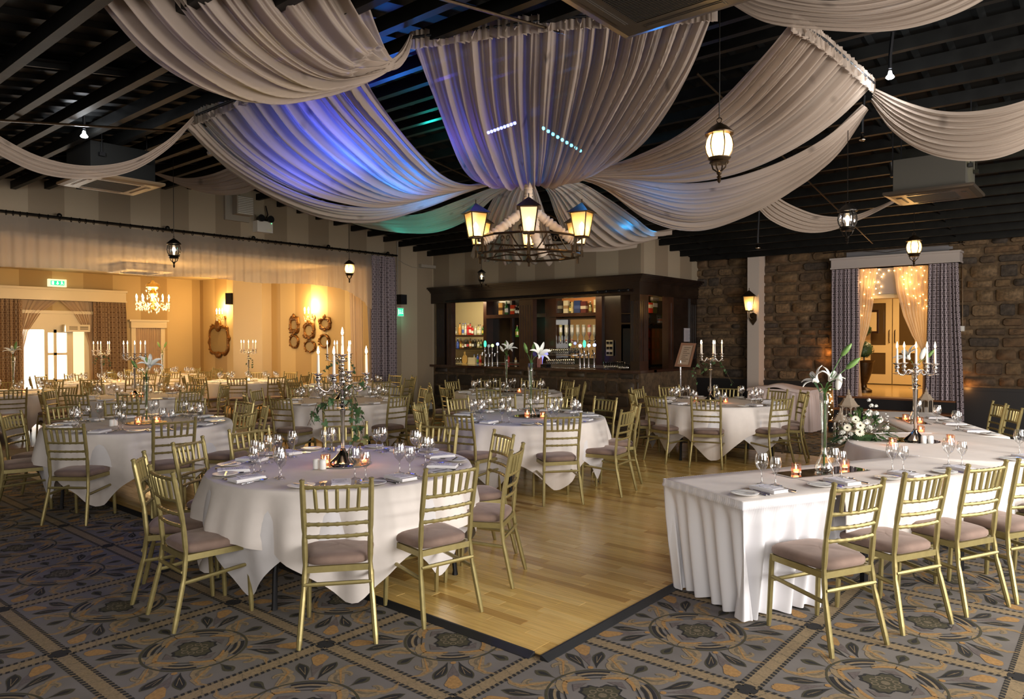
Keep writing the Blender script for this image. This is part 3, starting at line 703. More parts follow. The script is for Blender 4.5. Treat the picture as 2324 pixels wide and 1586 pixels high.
# ================================================================ TABLEWARE
def wineglass(R, Hh, name):
    s = Hh/.20; prof = [(.034*s, 0), (.034*s, .0015), (.012*s, .006), (.0042, .014), (.0038, .05*s), (.0045, .078*s), (.012*s, .088*s), (R*.72, .105*s), (R*.97, .130*s), (R, .145*s), (R*.93, .175*s), (R*.80, .20*s)]
    b = MB(); b.lathe(prof, 20); return b.mesh(name, MT['glass'], 'all')
g_big = thing('wine_glass', '', 'glass', me=wineglass(.043, .205, 'wine_glass'))
g_small = thing('wine_glass', '', 'glass', me=wineglass(.036, .180, 'small_wine_glass'))
b = MB(); b.lathe([(0, .004), (.045, .004), (.052, .006), (.082, .014), (.084, .016), (.082, .017), (.05, .009), (0, .008)], 32); side_plate = thing('side_plate', '', 'plate', me=b.mesh('side_plate', MT['china'], 'all'))
def slab(b, outl, z0, th, mi=0): return b.ext(outl, z0, z0+th, mi)
def knife_mesh(L, nm):
    b = MB(); hw = .0065; h = [(-hw*.8, -L/2), (hw*.8, -L/2), (hw, -L*.1), (hw*.55, 0), (hw*1.1, L*.12), (hw*1.3, L*.34), (hw*.9, L*.46), (-hw*.2, L/2), (-hw*.8, L*.45), (-hw*.7, 0), (-hw, -L*.1)]
    b.ext(h, .001, .004); return b.mesh(nm, MT['steel'], False)
def spoon_mesh(L):
    b = MB(); b.tube([(0, -L/2, .003), (0, -L*.1, .004), (0, L*.2, .005)], [.006, .0035, .003], 6)
    g = []; 
    for i in range(7):
        t = i/6; y = L*.18+t*.062; w_ = .019*sin(pi*(t*.94+.04))**.7+.001; g.append([(w_*q, y, .011-.009*(1-q*q)*sin(pi*t)) for q in (-1, -.5, 0, .5, 1)])
    b.grid(g); return b.mesh('spoon', MT['steel'], 'all')
def fork_mesh(L):
    b = MB(); b.tube([(0, -L/2, .003), (0, -L*.1, .004), (0, L*.24, .006)], [.006, .0035, .003], 6); y = L*.24
    b.ext([(-.004, y), (.004, y), (.012, y+.02), (.012, y+.03), (-.012, y+.03), (-.012, y+.02)], .004, .007)
    for q in (-.0105, -.0035, .0035, .0105): b.ext([(q-.0017, y+.03), (q+.0017, y+.03), (q+.001, y+.072), (q-.001, y+.072)], .004, .006)
    return b.mesh('fork', MT['steel'], False)
forkP = thing('fork', '', 'fork', me=fork_mesh(.20)); knifeP = thing('knife', '', 'knife', me=knife_mesh(.23, 'knife')); bknifeP = thing('butter_knife', '', 'knife', me=knife_mesh(.17, 'butter_knife')); spoonP = thing('spoon', '', 'spoon', me=spoon_mesh(.19))
b = MB(); n_ = thing('napkin', '', 'napkin')
g = [[(x, y, z) for x, y, z in r_] for r_ in ([(-.058, -.10, .001), (.058, -.10, .001), (.058, .10, .001), (-.058, .10, .001)],)]
b.box(-.060, .060, -.105, .105, .001, .006); b.box(-.058, .058, -.102, .104, .0065, .013); b.box(-.059, .057, -.105, .1, .0135, .019)
n_.data if False else None
bpy.data.objects.remove(n_)
napkinP = thing('napkin', '', 'napkin', me=b.mesh('napkin', MT['napkin'], False))
mcard = mat('menu_paper', (.80, .79, .84), .8); mink = mat('menu_ink', (.25, .24, .30), .8)
menuP = thing('menu_card', '', 'menu card'); b = MB(); b.box(-.052, .052, -.074, .074, 0, .0012)
bi = MB(); rn = random.Random(5)
for i in range(9):
    y = .05-.013*i; wd = rn.uniform(.012, .034); bi.box(-wd, wd, y, y+.003, .0013, .0016)
for s in (-1, 1): bi.tube([(s*.045, .066, .0016), (s*.03, .05, .0016), (s*.043, .03, .0016), (s*.035, .01, .0016)], .0011, 4)
proto(menuP, [('card', b.mesh('card', mcard, False)), ('print', bi.mesh('print', mink, False))])
ZT = .757+.0085
def setting(c, az, t, R, seat, tn, full=True, glasses=True, rn=None):
    """place setting: t is the outward direction of the seat, R the distance of the table edge from c"""
    rn = rn or random.Random(hash((tn, seat)) & 0xffff); u = Vector((cos(t), sin(t), 0)); v = Vector((-sin(t), cos(t), 0))   # v: to the diner's left is -v
    rz = t+pi/2
    def pt(lr, inn, z=0): # lr: to the diner's right; inn: distance in from the edge
        q = Vector((*c, az+ZT+z))+u*(R-inn)-v*(lr)*-1; return (q.x, q.y, q.z)
    j = lambda s=.008: rn.uniform(-s, s)
    L = 'at the %s place of the %s' % (seat, tn)
    G_ = lambda q: '%s laid on the round tables' % q
    place(napkinP, 'folded white napkin '+L, pt(j(), .165+j()), rz+j(.06), G_('napkins'))
    if full:
        place(menuP, 'printed menu card, %s place of the %s' % (seat, tn), pt(.0+j(), .175+j(), .020), rz+j(.2), G_('menu cards'))
        place(side_plate, 'white side plate '+L, pt(-.235, .13+j()), 0, G_('side plates'))
        place(bknifeP, 'butter knife on plate, %s place of the %s' % (seat, tn), pt(-.225, .13+j(), .013), rz+.9+j(.2), G_('butter knives'))
        place(forkP, 'outer fork '+L, pt(-.125, .15+j()), rz+j(.08), G_('forks')); place(forkP, 'inner fork '+L, pt(-.095, .155+j()), rz+j(.08), G_('forks'))
        place(knifeP, 'dinner knife '+L, pt(.092, .155+j()), rz+j(.06), G_('knives')); place(spoonP, 'soup spoon '+L, pt(.125, .15+j()), rz+j(.1), G_('spoons'))
    else:
        place(side_plate, 'white side plate '+L, pt(-.20, .13+j()), 0, G_('side plates'))
        if full is None: place(spoonP, 'soup spoon '+L, pt(.10, .15+j()), rz+j(.1), G_('spoons'))
    if glasses:
        place(g_big, 'larger wine glass '+L, pt(.085+j(.02), .325+j(.02)), 0, G_('wine glasses')); place(g_small, 'smaller wine glass '+L, pt(.165+j(.02), .30+j(.02)), 0, G_('wine glasses'))
FULL = {'front candelabra table', 'left lily table', 'centre lily table', 'candelabra table by the stone wall'}
for ti, (tn, c, angs, rr, far) in enumerate(TABLES):
    az = .02 if (FX0 < c[0] < FX1 and FY0 < c[1] < FY1) else .004
    for (t, nm) in SEATS[tn]: setting(c, az, t, RTAB, nm, tn, tn in FULL, True, random.Random(ti*50+int(t*10)))
# ================================================================ CENTREPIECES
def circle_mirror():
    b = MB(); b.lathe([(0, .001), (.20, .001), (.205, .003), (.205, .006), (.20, .007), (0, .007)], 40); return b.mesh('round_mirror', MT['mirror'], False)
roundmirror = thing('round_mirror', '', 'mirror', me=circle_mirror())
teaP = thing('tealight_holder', '', 'candle holder')
MT['cutglass'] = glassmat('cut_glass_peach', (1, .80, .68), .12, .08)
b = MB(); n = 16; pr_ = [(.030, 0), (.031, .004)]+[(.033+(.002 if i % 2 else 0), .004+.009*i) for i in range(1, 8)]+[(.034, .072), (.031, .072), (.029, .012), (0, .012)]
b.lathe(pr_, n, wob=lambda a, z: 1+.05*cos(8*a)); b2 = MB(); b2.lathe([(0, .013), (.019, .013), (.019, .030), (0, .030)], 12)
b3 = MB(); b3.lathe([(.0005, .031), (.005, .038), (.006, .044), (.003, .056), (.0005, .062)], 8)
proto(teaP, [('glass_cup', b.mesh('glass_cup', MT['cutglass'])), ('tealight', b2.mesh('tealight', MT['glow'])), ('flame', b3.mesh('flame', MT['flame']))])
shakP = thing('salt_shaker', '', 'shaker'); b = MB(); b.lathe([(0, 0), (.022, 0), (.0235, .004), (.0235, .058), (.021, .066), (.012, .071), (0, .072)], 20); b2 = MB()
for i in range(5): b2.lathe([(0, .0722), (.0012, .0722), (.0012, .0726), (0, .0726)], 6, (.006*cos(i*1.256), .006*sin(i*1.256), -.0009))
proto(shakP, [('body', b.mesh('body', MT['china'], 'all')), ('holes', b2.mesh('holes', MT['black']))])
# candles
def candle_proto(Lc):
    r = thing('candle', '', 'candle'); b = MB(); b.lathe([(0, 0), (.011, 0), (.0115, .004), (.0085, Lc-.004), (.006, Lc), (0, Lc-.002)], 12)
    w_ = MB(); w_.tube([(0, 0, Lc-.003), (0, 0, Lc+.008)], .0009, 4)
    f = MB(); f.lathe([(.0005, Lc+.003), (.007, Lc+.010), (.0095, Lc+.020), (.0068, Lc+.038), (.002, Lc+.058), (.0003, Lc+.064)], 8)
    return proto(r, [('wax', b.mesh('wax', MT['wax'])), ('wick', w_.mesh('wick', MT['black'])), ('flame', f.mesh('flame', MT['flame'], 'all'))])
candleP = candle_proto(.172)
CUP = [(.006, 0), (.012, .004), (.020, .010), (.012, .018), (.010, .026), (.019, .036), (.023, .047), (.017, .058), (.013, .066), (.021, .074), (.040, .084), (.041, .087), (.018, .085), (.012, .083), (.012, .070)]
def candelabra_proto(name, Hs, arms, centre, R=.155):
    """Hs: height of the arm joint; arms: list of (angle, end height over joint)"""
    r = thing(name, '', 'candelabra'); ks = []; tips = []
    b = MB(); b.lathe([(0, 0), (.098, 0), (.100, .006), (.092, .012), (.082, .022), (.052, .048), (.030, .075), (.020, .092), (.022, .100), (.012, .108), (.014, .12)], 32); ks.append(('base', b.mesh('base', MT['silver'])))
    b = MB(); pr = [(.0125, .105), (.014, .14), (.013, .30), (.021, Hs-.16), (.022, Hs-.155), (.012, Hs-.15), (.012, Hs-.14), (.022, Hs-.125), (.024, Hs-.11), (.014, Hs-.098), (.012, Hs-.09), (.019, Hs-.075), (.020, Hs-.06), (.012, Hs-.045), (.016, Hs-.03), (.024, Hs-.015), (.026, Hs), (.016, Hs+.015), (.010, Hs+.022)]
    b.lathe(pr, 24); b.lathe([(.018, Hs-.148), (.052, Hs-.144), (.05, Hs-.142), (.018, Hs-.14)], 24, wob=lambda a, z: 1+.1*cos(6*a)); ks.append(('stem', b.mesh('stem', MT['silver'])))
    for (a, dz) in arms:
        b = MB(); c_, s_ = cos(a), sin(a); pts = []
        key = [(.015, -.01), (.03, .012), (.055, .028), (.075, .022), (.088, -.004), (.105, -.022), (.13, -.02), (R-.005, .01), (R, .04), (R, dz-.085)]
        # smooth
        for i in range(len(key)-1):
            for q in range(3):
                t = q/3; pts.append((key[i][0]*(1-t)+key[i+1][0]*t, key[i][1]*(1-t)+key[i+1][1]*t))
        pts.append(key[-1])
        b.tube([(x*c_, x*s_, Hs+z) for x, z in pts], [.0065 if 4 < i < 20 else .0055 for i in range(len(pts))], 8)
        b.tube([((.052+.012*cos(q))*c_, (.052+.012*cos(q))*s_, Hs+.006+.012*sin(q)) for q in np.linspace(1.2, 5.6, 9)], .0035, 6)
        b.lathe([(.008, Hs+dz-.105), (.034, Hs+dz-.100), (.036, Hs+dz-.098), (.008, Hs+dz-.097)], 16, (R*c_, R*s_, 0), wob=lambda q, z: 1+.12*cos(6*q))
        sub = MB(); sub.lathe(CUP, 20, (R*c_, R*s_, Hs+dz-.088)); ks.append(('arm', b.mesh('arm', MT['silver'], 'all'), [('candle_cup', sub.mesh('candle_cup', MT['silver'], 'all'))])); tips.append((R*c_, R*s_, Hs+dz-.018))
    if centre:
        b = MB(); b.lathe([(.010, Hs+.02), (.018, Hs+.035), (.026, Hs+.05), (.014, Hs+.065), (.011, Hs+.085), (.022, Hs+.105), (.024, Hs+.12), (.013, Hs+.135), (.012, Hs+.16)], 20); b.lathe([(c_[0], c_[1]+Hs+.165) for c_ in CUP], 20)
        ks.append(('centre_stem', b.mesh('centre_stem', MT['silver'], 'all'))); tips.append((0, 0, Hs+.165+.07))
    return proto(r, ks), tips
# ivy: twigs with lobed leaves
def ivyleaf(b, p, d, nrm, s, mi=1):
    d = Vector(d).normalized(); nrm = Vector(nrm).normalized(); sd = d.cross(nrm).normalized(); nrm = sd.cross(d)
    ol = [(0, 0), (.38, -.12), (.55, .10), (.32, .32), (.42, .62), (.14, .66), (0, 1.05), (-.14, .66), (-.42, .62), (-.32, .32), (-.55, .10), (-.38, -.12)]
    o = Vector(p); vs = [o+d*(y*s)+sd*(x*s)+nrm*(-.25*s*(x*x*1.2)+.06*s*y) for x, y in ol]; vs.append(o+d*.35*s+nrm*.05*s)
    b.add(vs, [(i, (i+1) % 12, 12) for i in range(12)], mi)
def ivy_mesh(runs, seed, size=.045, dens=.028):
    rn = random.Random(seed); b = MB()
    for run in runs:
        pts = [Vector(p) for p in run]; dense = []
        for i in range(len(pts)-1):
            k_ = 6
            for q in range(k_): dense.append(pts[i].lerp(pts[i+1], q/k_)+Vector((rn.uniform(-1, 1), rn.uniform(-1, 1), rn.uniform(-1, 1)))*.005)
        dense.append(pts[-1]); b.tube(dense, .0022, 5, 0)
        acc = 0
        for i in range(1, len(dense)):
            acc += (dense[i]-dense[i-1]).length
            if acc > dens:
                acc = 0; s = size*rn.uniform(.55, 1.25); sd = Vector((rn.uniform(-1, 1), rn.uniform(-1, 1), rn.uniform(-.9, .2))); q = dense[i]+sd.normalized()*.02
                b.tube([dense[i], q], .001, 4, 0); ivyleaf(b, q, (sd.x*.7, sd.y*.7, -.8), (rn.uniform(-1, 1), rn.uniform(-1, 1), .6), s)
    return b.mesh('ivy', [MT['twig'], MT['leaf']], 'all')
def at_rel(c, z0, right, up, away=0):   # offset seen from the camera: right, up, away
    a = atan2(c[1], c[0]); fx = Vector((cos(a), sin(a), 0)); rt_ = Vector((sin(a), -cos(a), 0)); return rt_*right+fx*away+Vector((0, 0, up))
def centre_candelabra(tn, c, az, Hs, arms, centre, rz, ivy=None, R=.155, scale=1, n_c='candles burning in the candelabras'):
    cd, tips = candelabra_proto('candelabra', Hs, arms, centre, R); z = az+ZT+.007
    cd.location = (*c, z); cd.rotation_euler = (0, 0, rz); cd['label'] = 'tall polished %s-light candelabra standing on the %s' % (['', '', '', '', 'four', 'five', 'six'][len(tips)], tn); cd['group'] = 'silver candelabras'
    wpos = []
    for (x, y, dz) in tips:
        X_, Y_ = c[0]+x*cos(rz)-y*sin(rz), c[1]+x*sin(rz)+y*cos(rz); wpos.append((X_, Y_, z+dz))
    order = sorted(range(len(wpos)), key=lambda i: (np.array(wpos[i])-C0)@CR/((np.array(wpos[i])-C0)@CF))
    rank = {i: ['leftmost', 'second', 'third', 'fourth', 'fifth', 'sixth'][k_] for k_, i in enumerate(order)}
    for i, q in enumerate(wpos): place(candleP, 'lit white taper, %s from the left, candelabra of the %s' % (rank[i], tn), (q[0], q[1], q[2]-.02), 0, n_c)
    place(roundmirror, 'round mirror under the candelabra of the %s' % tn, (*c, az+ZT), 0, 'round mirrors under centrepieces')
    if ivy:
        me = ivy_mesh([[at_rel(c, 0, *p) for p in run] for run in ivy], int(abs(c[0]*100)), .05); thing('ivy_garland', 'ivy trailing down the candelabra of the %s' % tn, 'ivy', (*c, z), me=me, group='ivy on the candelabras')
    light('candle_light', 'POINT', (c[0], c[1], z+Hs+.32), 4.0, (1, .62, .3), .12)
def lily(b, p, d, s, open_=1, mi=0):
    """six recurved petals"""
    d = Vector(d).normalized(); a1 = d.orthogonal().normalized(); a2 = d.cross(a1)
    for i in range(6):
        t = i*pi/3+(.0); e = a1*cos(t)+a2*sin(t); sd = d.cross(e); g = []
        for k_ in range(7):
            q = k_/6; out = s*(.08+.92*open_*q**1.5)*(.9 if i % 2 else 1); up = s*(1.0*q-.48*open_*q**3); w_ = s*.19*sin(pi*min(1, .12+q*.86))**.8*(1 if i % 2 else .75)
            ctr = Vector(p)+d*up+e*out; g.append([ctr-sd*w_+d*.05*s, ctr-sd*w_*.5, ctr, ctr+sd*w_*.5, ctr+sd*w_+d*.05*s])
        b.grid(g, mi)
def bud(b, p, d, L, r, mi):
    d = Vector(d).normalized(); pts = [Vector(p)+d*L*t for t in (0, .15, .4, .7, .9, 1)]; b.tube(pts, [r*.4, r*.8, r, r*.85, r*.4, r*.05], 8, mi)
def bladeleaf(b, p, d, L, w_, mi, droop=.3):
    d = Vector(d).normalized(); sd = d.cross(Vector((0, 0, 1))); sd = sd.normalized() if sd.length > .05 else Vector((1, 0, 0)); g = []
    for i in range(7):
        t = i/6; c_ = Vector(p)+d*L*t+Vector((0, 0, -droop*L*t*t)); q = w_*sin(pi*(.08+.9*t)); g.append([c_-sd*q+Vector((0, 0, .15*q)), c_, c_+sd*q+Vector((0, 0, .15*q))])
    b.grid(g, mi)
def vase_mesh(Hv, r0, rn_, rt_):
    b = MB(); b.lathe([(0, .004), (r0*.9, .004), (r0, .012), (r0*1.02, .03), (r0*.7, .075), (rn_*1.3, .12), (rn_, .17), (rn_*1.05, Hv*.5), (rt_*.9, Hv*.85), (rt_, Hv), (rt_-.003, Hv), (rn_*.85, Hv*.5), (rn_*.8, .17), (rn_*.9, .13), (0, .11)], 24); return b.mesh('glass_vase', MT['vaseglass'], 'all')
MT['vaseglass'] = glassmat('vase_glass', (.97, .99, .97), .14)
def lily_vase(tn, c, az, Hv, spec, label2='', mirror=True, zoff=.007):
    z = az+ZT+zoff; v = thing('glass_vase', 'tall slim clear glass vase on the %s' % tn, 'vase', (*c, z), group='slim glass vases', me=vase_mesh(Hv, .062, .017, .034))
    b = MB(); b.tube([(0, 0, .02), (.003, .002, Hv*.5), (0, 0, Hv+.03)], .006, 6, 2); b.tube([(.008, .0, .3*Hv), (.01, .004, Hv+.04)], .0045, 6, 2)
    for kind, off, dr, s in spec:
        p = at_rel(c, 0, *off)+Vector((0, 0, Hv)); d = at_rel(c, 0, *dr)
        base = Vector((0, 0, Hv+.0)); mid = base.lerp(p, .5)+Vector((0, 0, .02)); b.tube([base, mid, p], .0035, 6, 2)
        if kind == 'open': lily(b, p, d, s, 1, 0); [b.tube([p, p+d.normalized()*s*.75+Vector((cos(q), sin(q), 0))*s*.14], .0012, 4, 3) for q in (0, 1.2, 2.4, 3.6, 4.8)]
        elif kind == 'bud': bud(b, p, d, s, s*.17, 1)
        elif kind == 'wbud': bud(b, p, d, s, s*.2, 0)
        elif kind == 'leaf': bladeleaf(b, p, d, s, s*.13, 3)
    thing('lily_stem', 'white lily with green buds in the vase, %s' % tn, 'flower', (*c, z), group='lilies in slim vases', me=b.mesh('lily_stem', [MT['petal'], MT['leaf2'], MT['leafstem'], MT['leaf']], 'all'))
    if mirror: place(roundmirror, 'round mirror under the vase of the %s' % tn, (*c, az+ZT), 0, 'round mirrors under centrepieces')
MT['leafstem'] = mat('stem_green', (.07, .16, .035), .5)
A5 = [(0, .09), (2*pi/5, .09), (4*pi/5, .09), (6*pi/5, .09), (8*pi/5, .09)]
TB = {t[0]: t for t in TABLES}
def azof(c): return .02 if (FX0 < c[0] < FX1 and FY0 < c[1] < FY1) else .004
# front table
tn = 'front candelabra table'; c = TB[tn][1]; cc = (c[0]-.03, c[1]+.02)
va = atan2(c[1], c[0])
centre_candelabra(tn, cc, .02, .545, [(va+pi/2*1.0+.0-pi/2-1.52, .115), (va-.35+pi, .115), (va+1.55, .115), (va-.28, .125)], True, 0, R=.172,
  ivy=[[(0, .55), (.08, .50), (.10, .40), (.09, .28), (.12, .20), (.06, .12), (.03, .08)], [(0, .56), (.10, .58), (.14, .62), (.16, .56)], [(0, .52), (-.08, .47), (-.15, .40), (-.22, .36), (-.13, .30)], [(-.02, .54), (-.10, .46), (-.18, .44), (-.25, .28)],
       [(0, .5), (.07, .42), (.13, .36), (.15, .28), (.13, .16)], [(.02, .56), (.05, .48), (.07, .40), (.08, .32)]])
def rel(c, right, away):
    q = at_rel(c, 0, right, 0, away); return (c[0]+q.x, c[1]+q.y)
def tea(tn, c, az, right, away, word, zz=0, lamp=True):
    q = rel(c, right, away); place(teaP, 'glowing cut-glass tealight holder, %s, on the %s' % (word, tn), (*q, az+ZT+zz), random.random()*3, 'tealights on the tables')
    if lamp: light('tealight', 'POINT', (*q, az+ZT+.10), .22, (1, .45, .2), .03)
def shaker(tn, c, az, right, away, word, kind):
    q = rel(c, right, away); o = place(shakP, 'small white %s shaker, %s, on the %s' % (kind, word, tn), (*q, az+ZT), 0, 'salt and pepper shakers')
    o.name = kind+'_shaker'
tea(tn, c, .02, -.125, -.02, 'left of the candelabra', .007); tea(tn, c, .02, .15, -.05, 'right of the candelabra', .007); shaker(tn, c, .02, -.185, -.14, 'leftmost', 'salt'); shaker(tn, c, .02, -.14, -.17, 'right of its pair', 'pepper')
# left table: low vase with a big open lily
tn = 'left lily table'; c = TB[tn][1]
lily_vase(tn, rel(c, .06, 0), .02, .50, [('open', (.03, .10), (.15, .8, -.5), .15), ('bud', (-.09, .10), (-.5, .8, 0), .10), ('bud', (.0, .13), (.05, 1, 0), .09), ('leaf', (0, .02), (-.9, .3, .1), .12), ('leaf', (0, .03), (.9, .1, .3), .13)])
tea(tn, c, .02, -.02, -.10, 'left of the vase', .007); tea(tn, c, .02, .16, -.12, 'right of the vase', .007); shaker(tn, c, .02, -.27, -.16, 'leftmost', 'salt')
shaker(tn, c, .02, -.235, -.13, 'right of its pair', 'pepper')
# centre table
tn = 'centre lily table'; c = TB[tn][1]
lily_vase(tn, rel(c, .06, 0), .02, .62, [('open', (.09, .10), (.35, .5, -.6), .15), ('bud', (-.04, .12), (-.3, 1, 0), .13), ('bud', (.02, .13), (.25, 1, 0), .12), ('leaf', (0, .0), (-.3, .7, 0), .15), ('leaf', (.03, .0), (1, -.2, .1), .17)])
tea(tn, c, .02, .20, -.16, 'right of the vase'); tea(tn, c, .02, .02, .12, 'behind the vase', 0, False)
tn = 'lily table before the bar'; c = TB[tn][1]
lily_vase(tn, rel(c, -.02, 0), .02, .62, [('open', (.03, .10), (.2, .6, -.5), .15), ('wbud', (-.05, .07), (-.5, .8, 0), .12), ('bud', (-.02, .14), (0, 1, 0), .10), ('leaf', (0, .0), (-1, .3, 0), .15), ('leaf', (.03, .0), (1, -.1, .1), .14)])
tea(tn, c, .02, .20, -.10, 'right of the vase', 0, False)
# candelabra tables
spiv = [[(0, .56), (-.12, .55), (-.22, .48), (-.24, .38), (-.20, .28)], [(0, .56), (.12, .58), (.20, .48), (.25, .36), (.30, .26)], [(0, .6), (-.05, .5), (-.1, .42)]]
tn = 'candelabra table by the stone wall'; c = TB[tn][1]; centre_candelabra(tn, rel(c, -.08, 0), .02, .60, A5, False, .5, ivy=spiv, R=.16)
tea(tn, c, .02, .13, -.20, 'right of the candelabra'); tea(tn, c, .02, -.28, -.10, 'left of the candelabra', 0, False)
tn = 'middle candelabra table'; c = TB[tn][1]; centre_candelabra(tn, rel(c, -.02, 0), .02, .60, A5, False, .2, ivy=[[(0, .6), (.12, .62), (.2, .5), (.18, .38)], [(0, .6), (-.15, .5), (-.3, .42)], [(.02, .55), (.1, .4), (.08, .3)]], R=.18)
tea(tn, c, .02, .05, -.2, 'near the candelabra foot', 0, False)
tn = 'candelabra table under the valance'; c = TB[tn][1]; centre_candelabra(tn, rel(c, -.07, 0), azof(c), .60, A5, False, .9, R=.16)
tea(tn, c, azof(c), .02, -.15, 'near the candelabra foot', 0, False); tea(tn, c, azof(c), -.1, -.12, 'left of the candelabra foot', 0, False); shaker(tn, c, azof(c), -.32, -.14, 'leftmost', 'pepper')
tn = 'annex table before the glass doors'; c = TB[tn][1]; centre_candelabra(tn, rel(c, -.02, 0), .004, .60, A5, False, .4, ivy=[[(0, .6), (-.15, .5), (-.15, .4)], [(0, .6), (.15, .5), (.15, .36)], [(0, .62), (0, .5), (.05, .4)]], R=.16); tea(tn, c, .004, .3, -.1, 'right of the candelabra', 0, False)
tn = 'annex table below the oval mirrors'; c = TB[tn][1]; centre_candelabra(tn, rel(c, .0, 0), .004, .62, A5, False, .1, ivy=[[(0, .6), (.02, .5), (-.03, .4), (.0, .2)], [(0, .55), (.10, .45), (.08, .3)]], R=.16); tea(tn, c, .004, -.35, -.1, 'left of the candelabra', 0, False)
tn = 'far left lily table'; c = TB[tn][1]; lily_vase(tn, rel(c, .1, 0), .004, .62, [('open', (.0, .06), (-.1, .8, -.3), .16), ('bud', (.03, .14), (.2, 1, 0), .14), ('leaf', (0, 0), (1, .1, 0), .18), ('leaf', (0, 0), (-1, .1, 0), .18)]); tea(tn, c, .004, .25, -.1, 'right of the vase', 0, False)
tn = 'annex corner table'; c = TB[tn][1]; lily_vase(tn, rel(c, -.1, 0), .004, .60, [('bud', (-.05, .12), (-.4, 1, 0), .16), ('bud', (.05, .12), (.4, 1, 0), .16), ('leaf', (0, 0), (.8, .6, 0), .2), ('leaf', (0, 0), (-.8, .5, 0), .2)]); tea(tn, c, .004, .1, -.1, 'right of the vase', 0, False)
# ================================================================ HEAD TABLE (three tables in a horseshoe) on the carpet at the right
def skirt_ruffle(path, z0, zb, name, seed, amp=.022, flare=.05, per=.085, closed=False, band=.045, m='skirt'):
    """gathered cloth hanging along a plan path"""
    rn = random.Random(seed); pts = []; L = 0; out = []
    for i in range(len(path)-1):
        a, c = Vector(path[i]), Vector(path[i+1]); n = max(1, int((c-a).length/.008))
        for k_ in range(n):
            out.append((a.lerp(c, k_/n), (c-a).normalized(), L+(c-a).length*k_/n))
        L += (c-a).length
    out.append((Vector(path[-1]), (Vector(path[-1])-Vector(path[-2])).normalized(), L))
    # smooth the tangents so corners turn softly
    tg = [o[1] for o in out]; k_ = 7
    if closed: tg = [sum((tg[(i+j) % len(tg)] for j in range(-k_, k_+1)), Vector((0, 0))).normalized() for i in range(len(tg))]
    else: tg = [sum((tg[min(len(tg)-1, max(0, i+j))] for j in range(-k_, k_+1)), Vector((0, 0))).normalized() for i in range(len(tg))]
    ph = [rn.random()*6.28 for _ in range(5)]; rows = []; zs = [0, .006, band*.5, band, band+.006, .12, .22, .35, .5, .66, .8, 1]
    Ht = z0-zb
    for zi in zs:
        d = zi if zi < .1 else zi*Ht; t = d/Ht; row = []
        for (p, _, s), tt in zip(out, tg):
            nrm = Vector((tt.y, -tt.x))
            fine = sin(2*pi*s/.018+ph[4])*.0042*(1 if d <= band+.01 else max(0, 1-(d-band)/.08))
            w1 = (sin(2*pi*s/per+ph[0]+1.2*sin(s*3+ph[1]))+.6*sin(2*pi*s/(per*1.9)+ph[2]+sin(s*2)))*.6
            a = amp*min(1, max(0, (d-band)/.18))*(1+.9*t)
            pinch = -.010 if abs(d-band) < .004 else 0
            o = fine+a*(w1+.5)+flare*t**1.2+pinch+.004; q = p+nrm*o; row.append((q.x, q.y, z0-d+(.006*w1*t if t == 1 else 0)))
        rows.append(row)
    b = MB(); b.grid(rows); return b.mesh(name, MT[m], 'all')
def folding_table(nm, label, o, d, L, W, z=.74):
    """o: corner on the floor plane, d: direction of the length, W to the left of d"""
    r = thing(nm, label, 'table', (o[0], o[1], .002), d); b = MB(); b.box(0, L, 0, W, z-.025, z)
    ks = [('tabletop', b.mesh('tabletop', mat('plywood_2', (.3, .2, .11), .6), False))]
    for x in (.25, L*.5, L-.25):
        for y in (.20, W-.16):
            if x == L*.5 and W < .1: continue
            b = MB(); b.box(x-.018, x+.018, y-.018, y+.018, 0, z-.025); ks.append(('leg', b.mesh('leg', MT['black'], False)))
    return proto(r, ks)
def flat_cloth(L, W, z, over, zdrop, seed, name='tablecloth'):
    """cloth with hanging sides; over: (front, back, left end, right end) drops"""
    rn = random.Random(seed); b = MB(); n = 70; ny = 20; g = []
    fr, bk, lf, rg = over
    us = [-lf*(1-i/6) for i in range(6)]+list(np.linspace(0, L, n))+[L+rg*(i+1)/6 for i in range(6)]
    vs = [-fr*(1-i/7) for i in range(7)]+list(np.linspace(0, W, 8))+[W+bk*(i+1)/6 for i in range(6)]
    ph = [rn.random()*6 for _ in range(4)]
    for v in vs:
        row = []
        for u in us:
            du = max(0, -u)+max(0, u-L); dv = max(0, -v)+max(0, v-W); d = max(du, dv); x = min(max(u, 0), L); y = min(max(v, 0), W)
            rip = .016*min(1, d/.15)*(sin(u*13+ph[0])+.6*sin(u*23+ph[1]))*(1 if dv >= du else 0)
            x += (-1 if u < 0 else 1 if u > L else 0)*.004; y += (-1 if v < 0 else 1 if v > W else 0)*(.004+.01*min(1, d/.1)+abs(rip))
            row.append((x, y, z-min(d, zdrop)*1.0+(.002 if d == 0 else 0)))
        g.append(row)
    b.grid(g); return b.mesh(name, MT['cloth'], 'all')
HZ = .74
A0 = Vector((-1.70, 4.10)); dA = radians(63.5); LA, WA = 2.44, .76
uA = Vector((cos(dA), sin(dA))); vA = Vector((-sin(dA), cos(dA)))
folding_table('folding_table', 'trestle table nearest the camera in the skirted head table', A0, dA, LA, WA)
thing('tablecloth', 'white cloth on the nearest head table, front side hanging short', 'tablecloth', (*A0, .002), dA, me=flat_cloth(LA, WA, HZ+.003, (.004, .01, .004, .01), .30, 3), group='head table cloths')
q_ = A0+uA*.80
thing('tablecloth', 'shorter overlay cloth hanging over the front of the nearest head table', 'tablecloth', (*q_, .002), dA, me=flat_cloth(LA-.80, WA*.5, HZ+.006, (.34, .0, .02, .01), .34, 5), group='head table cloths')
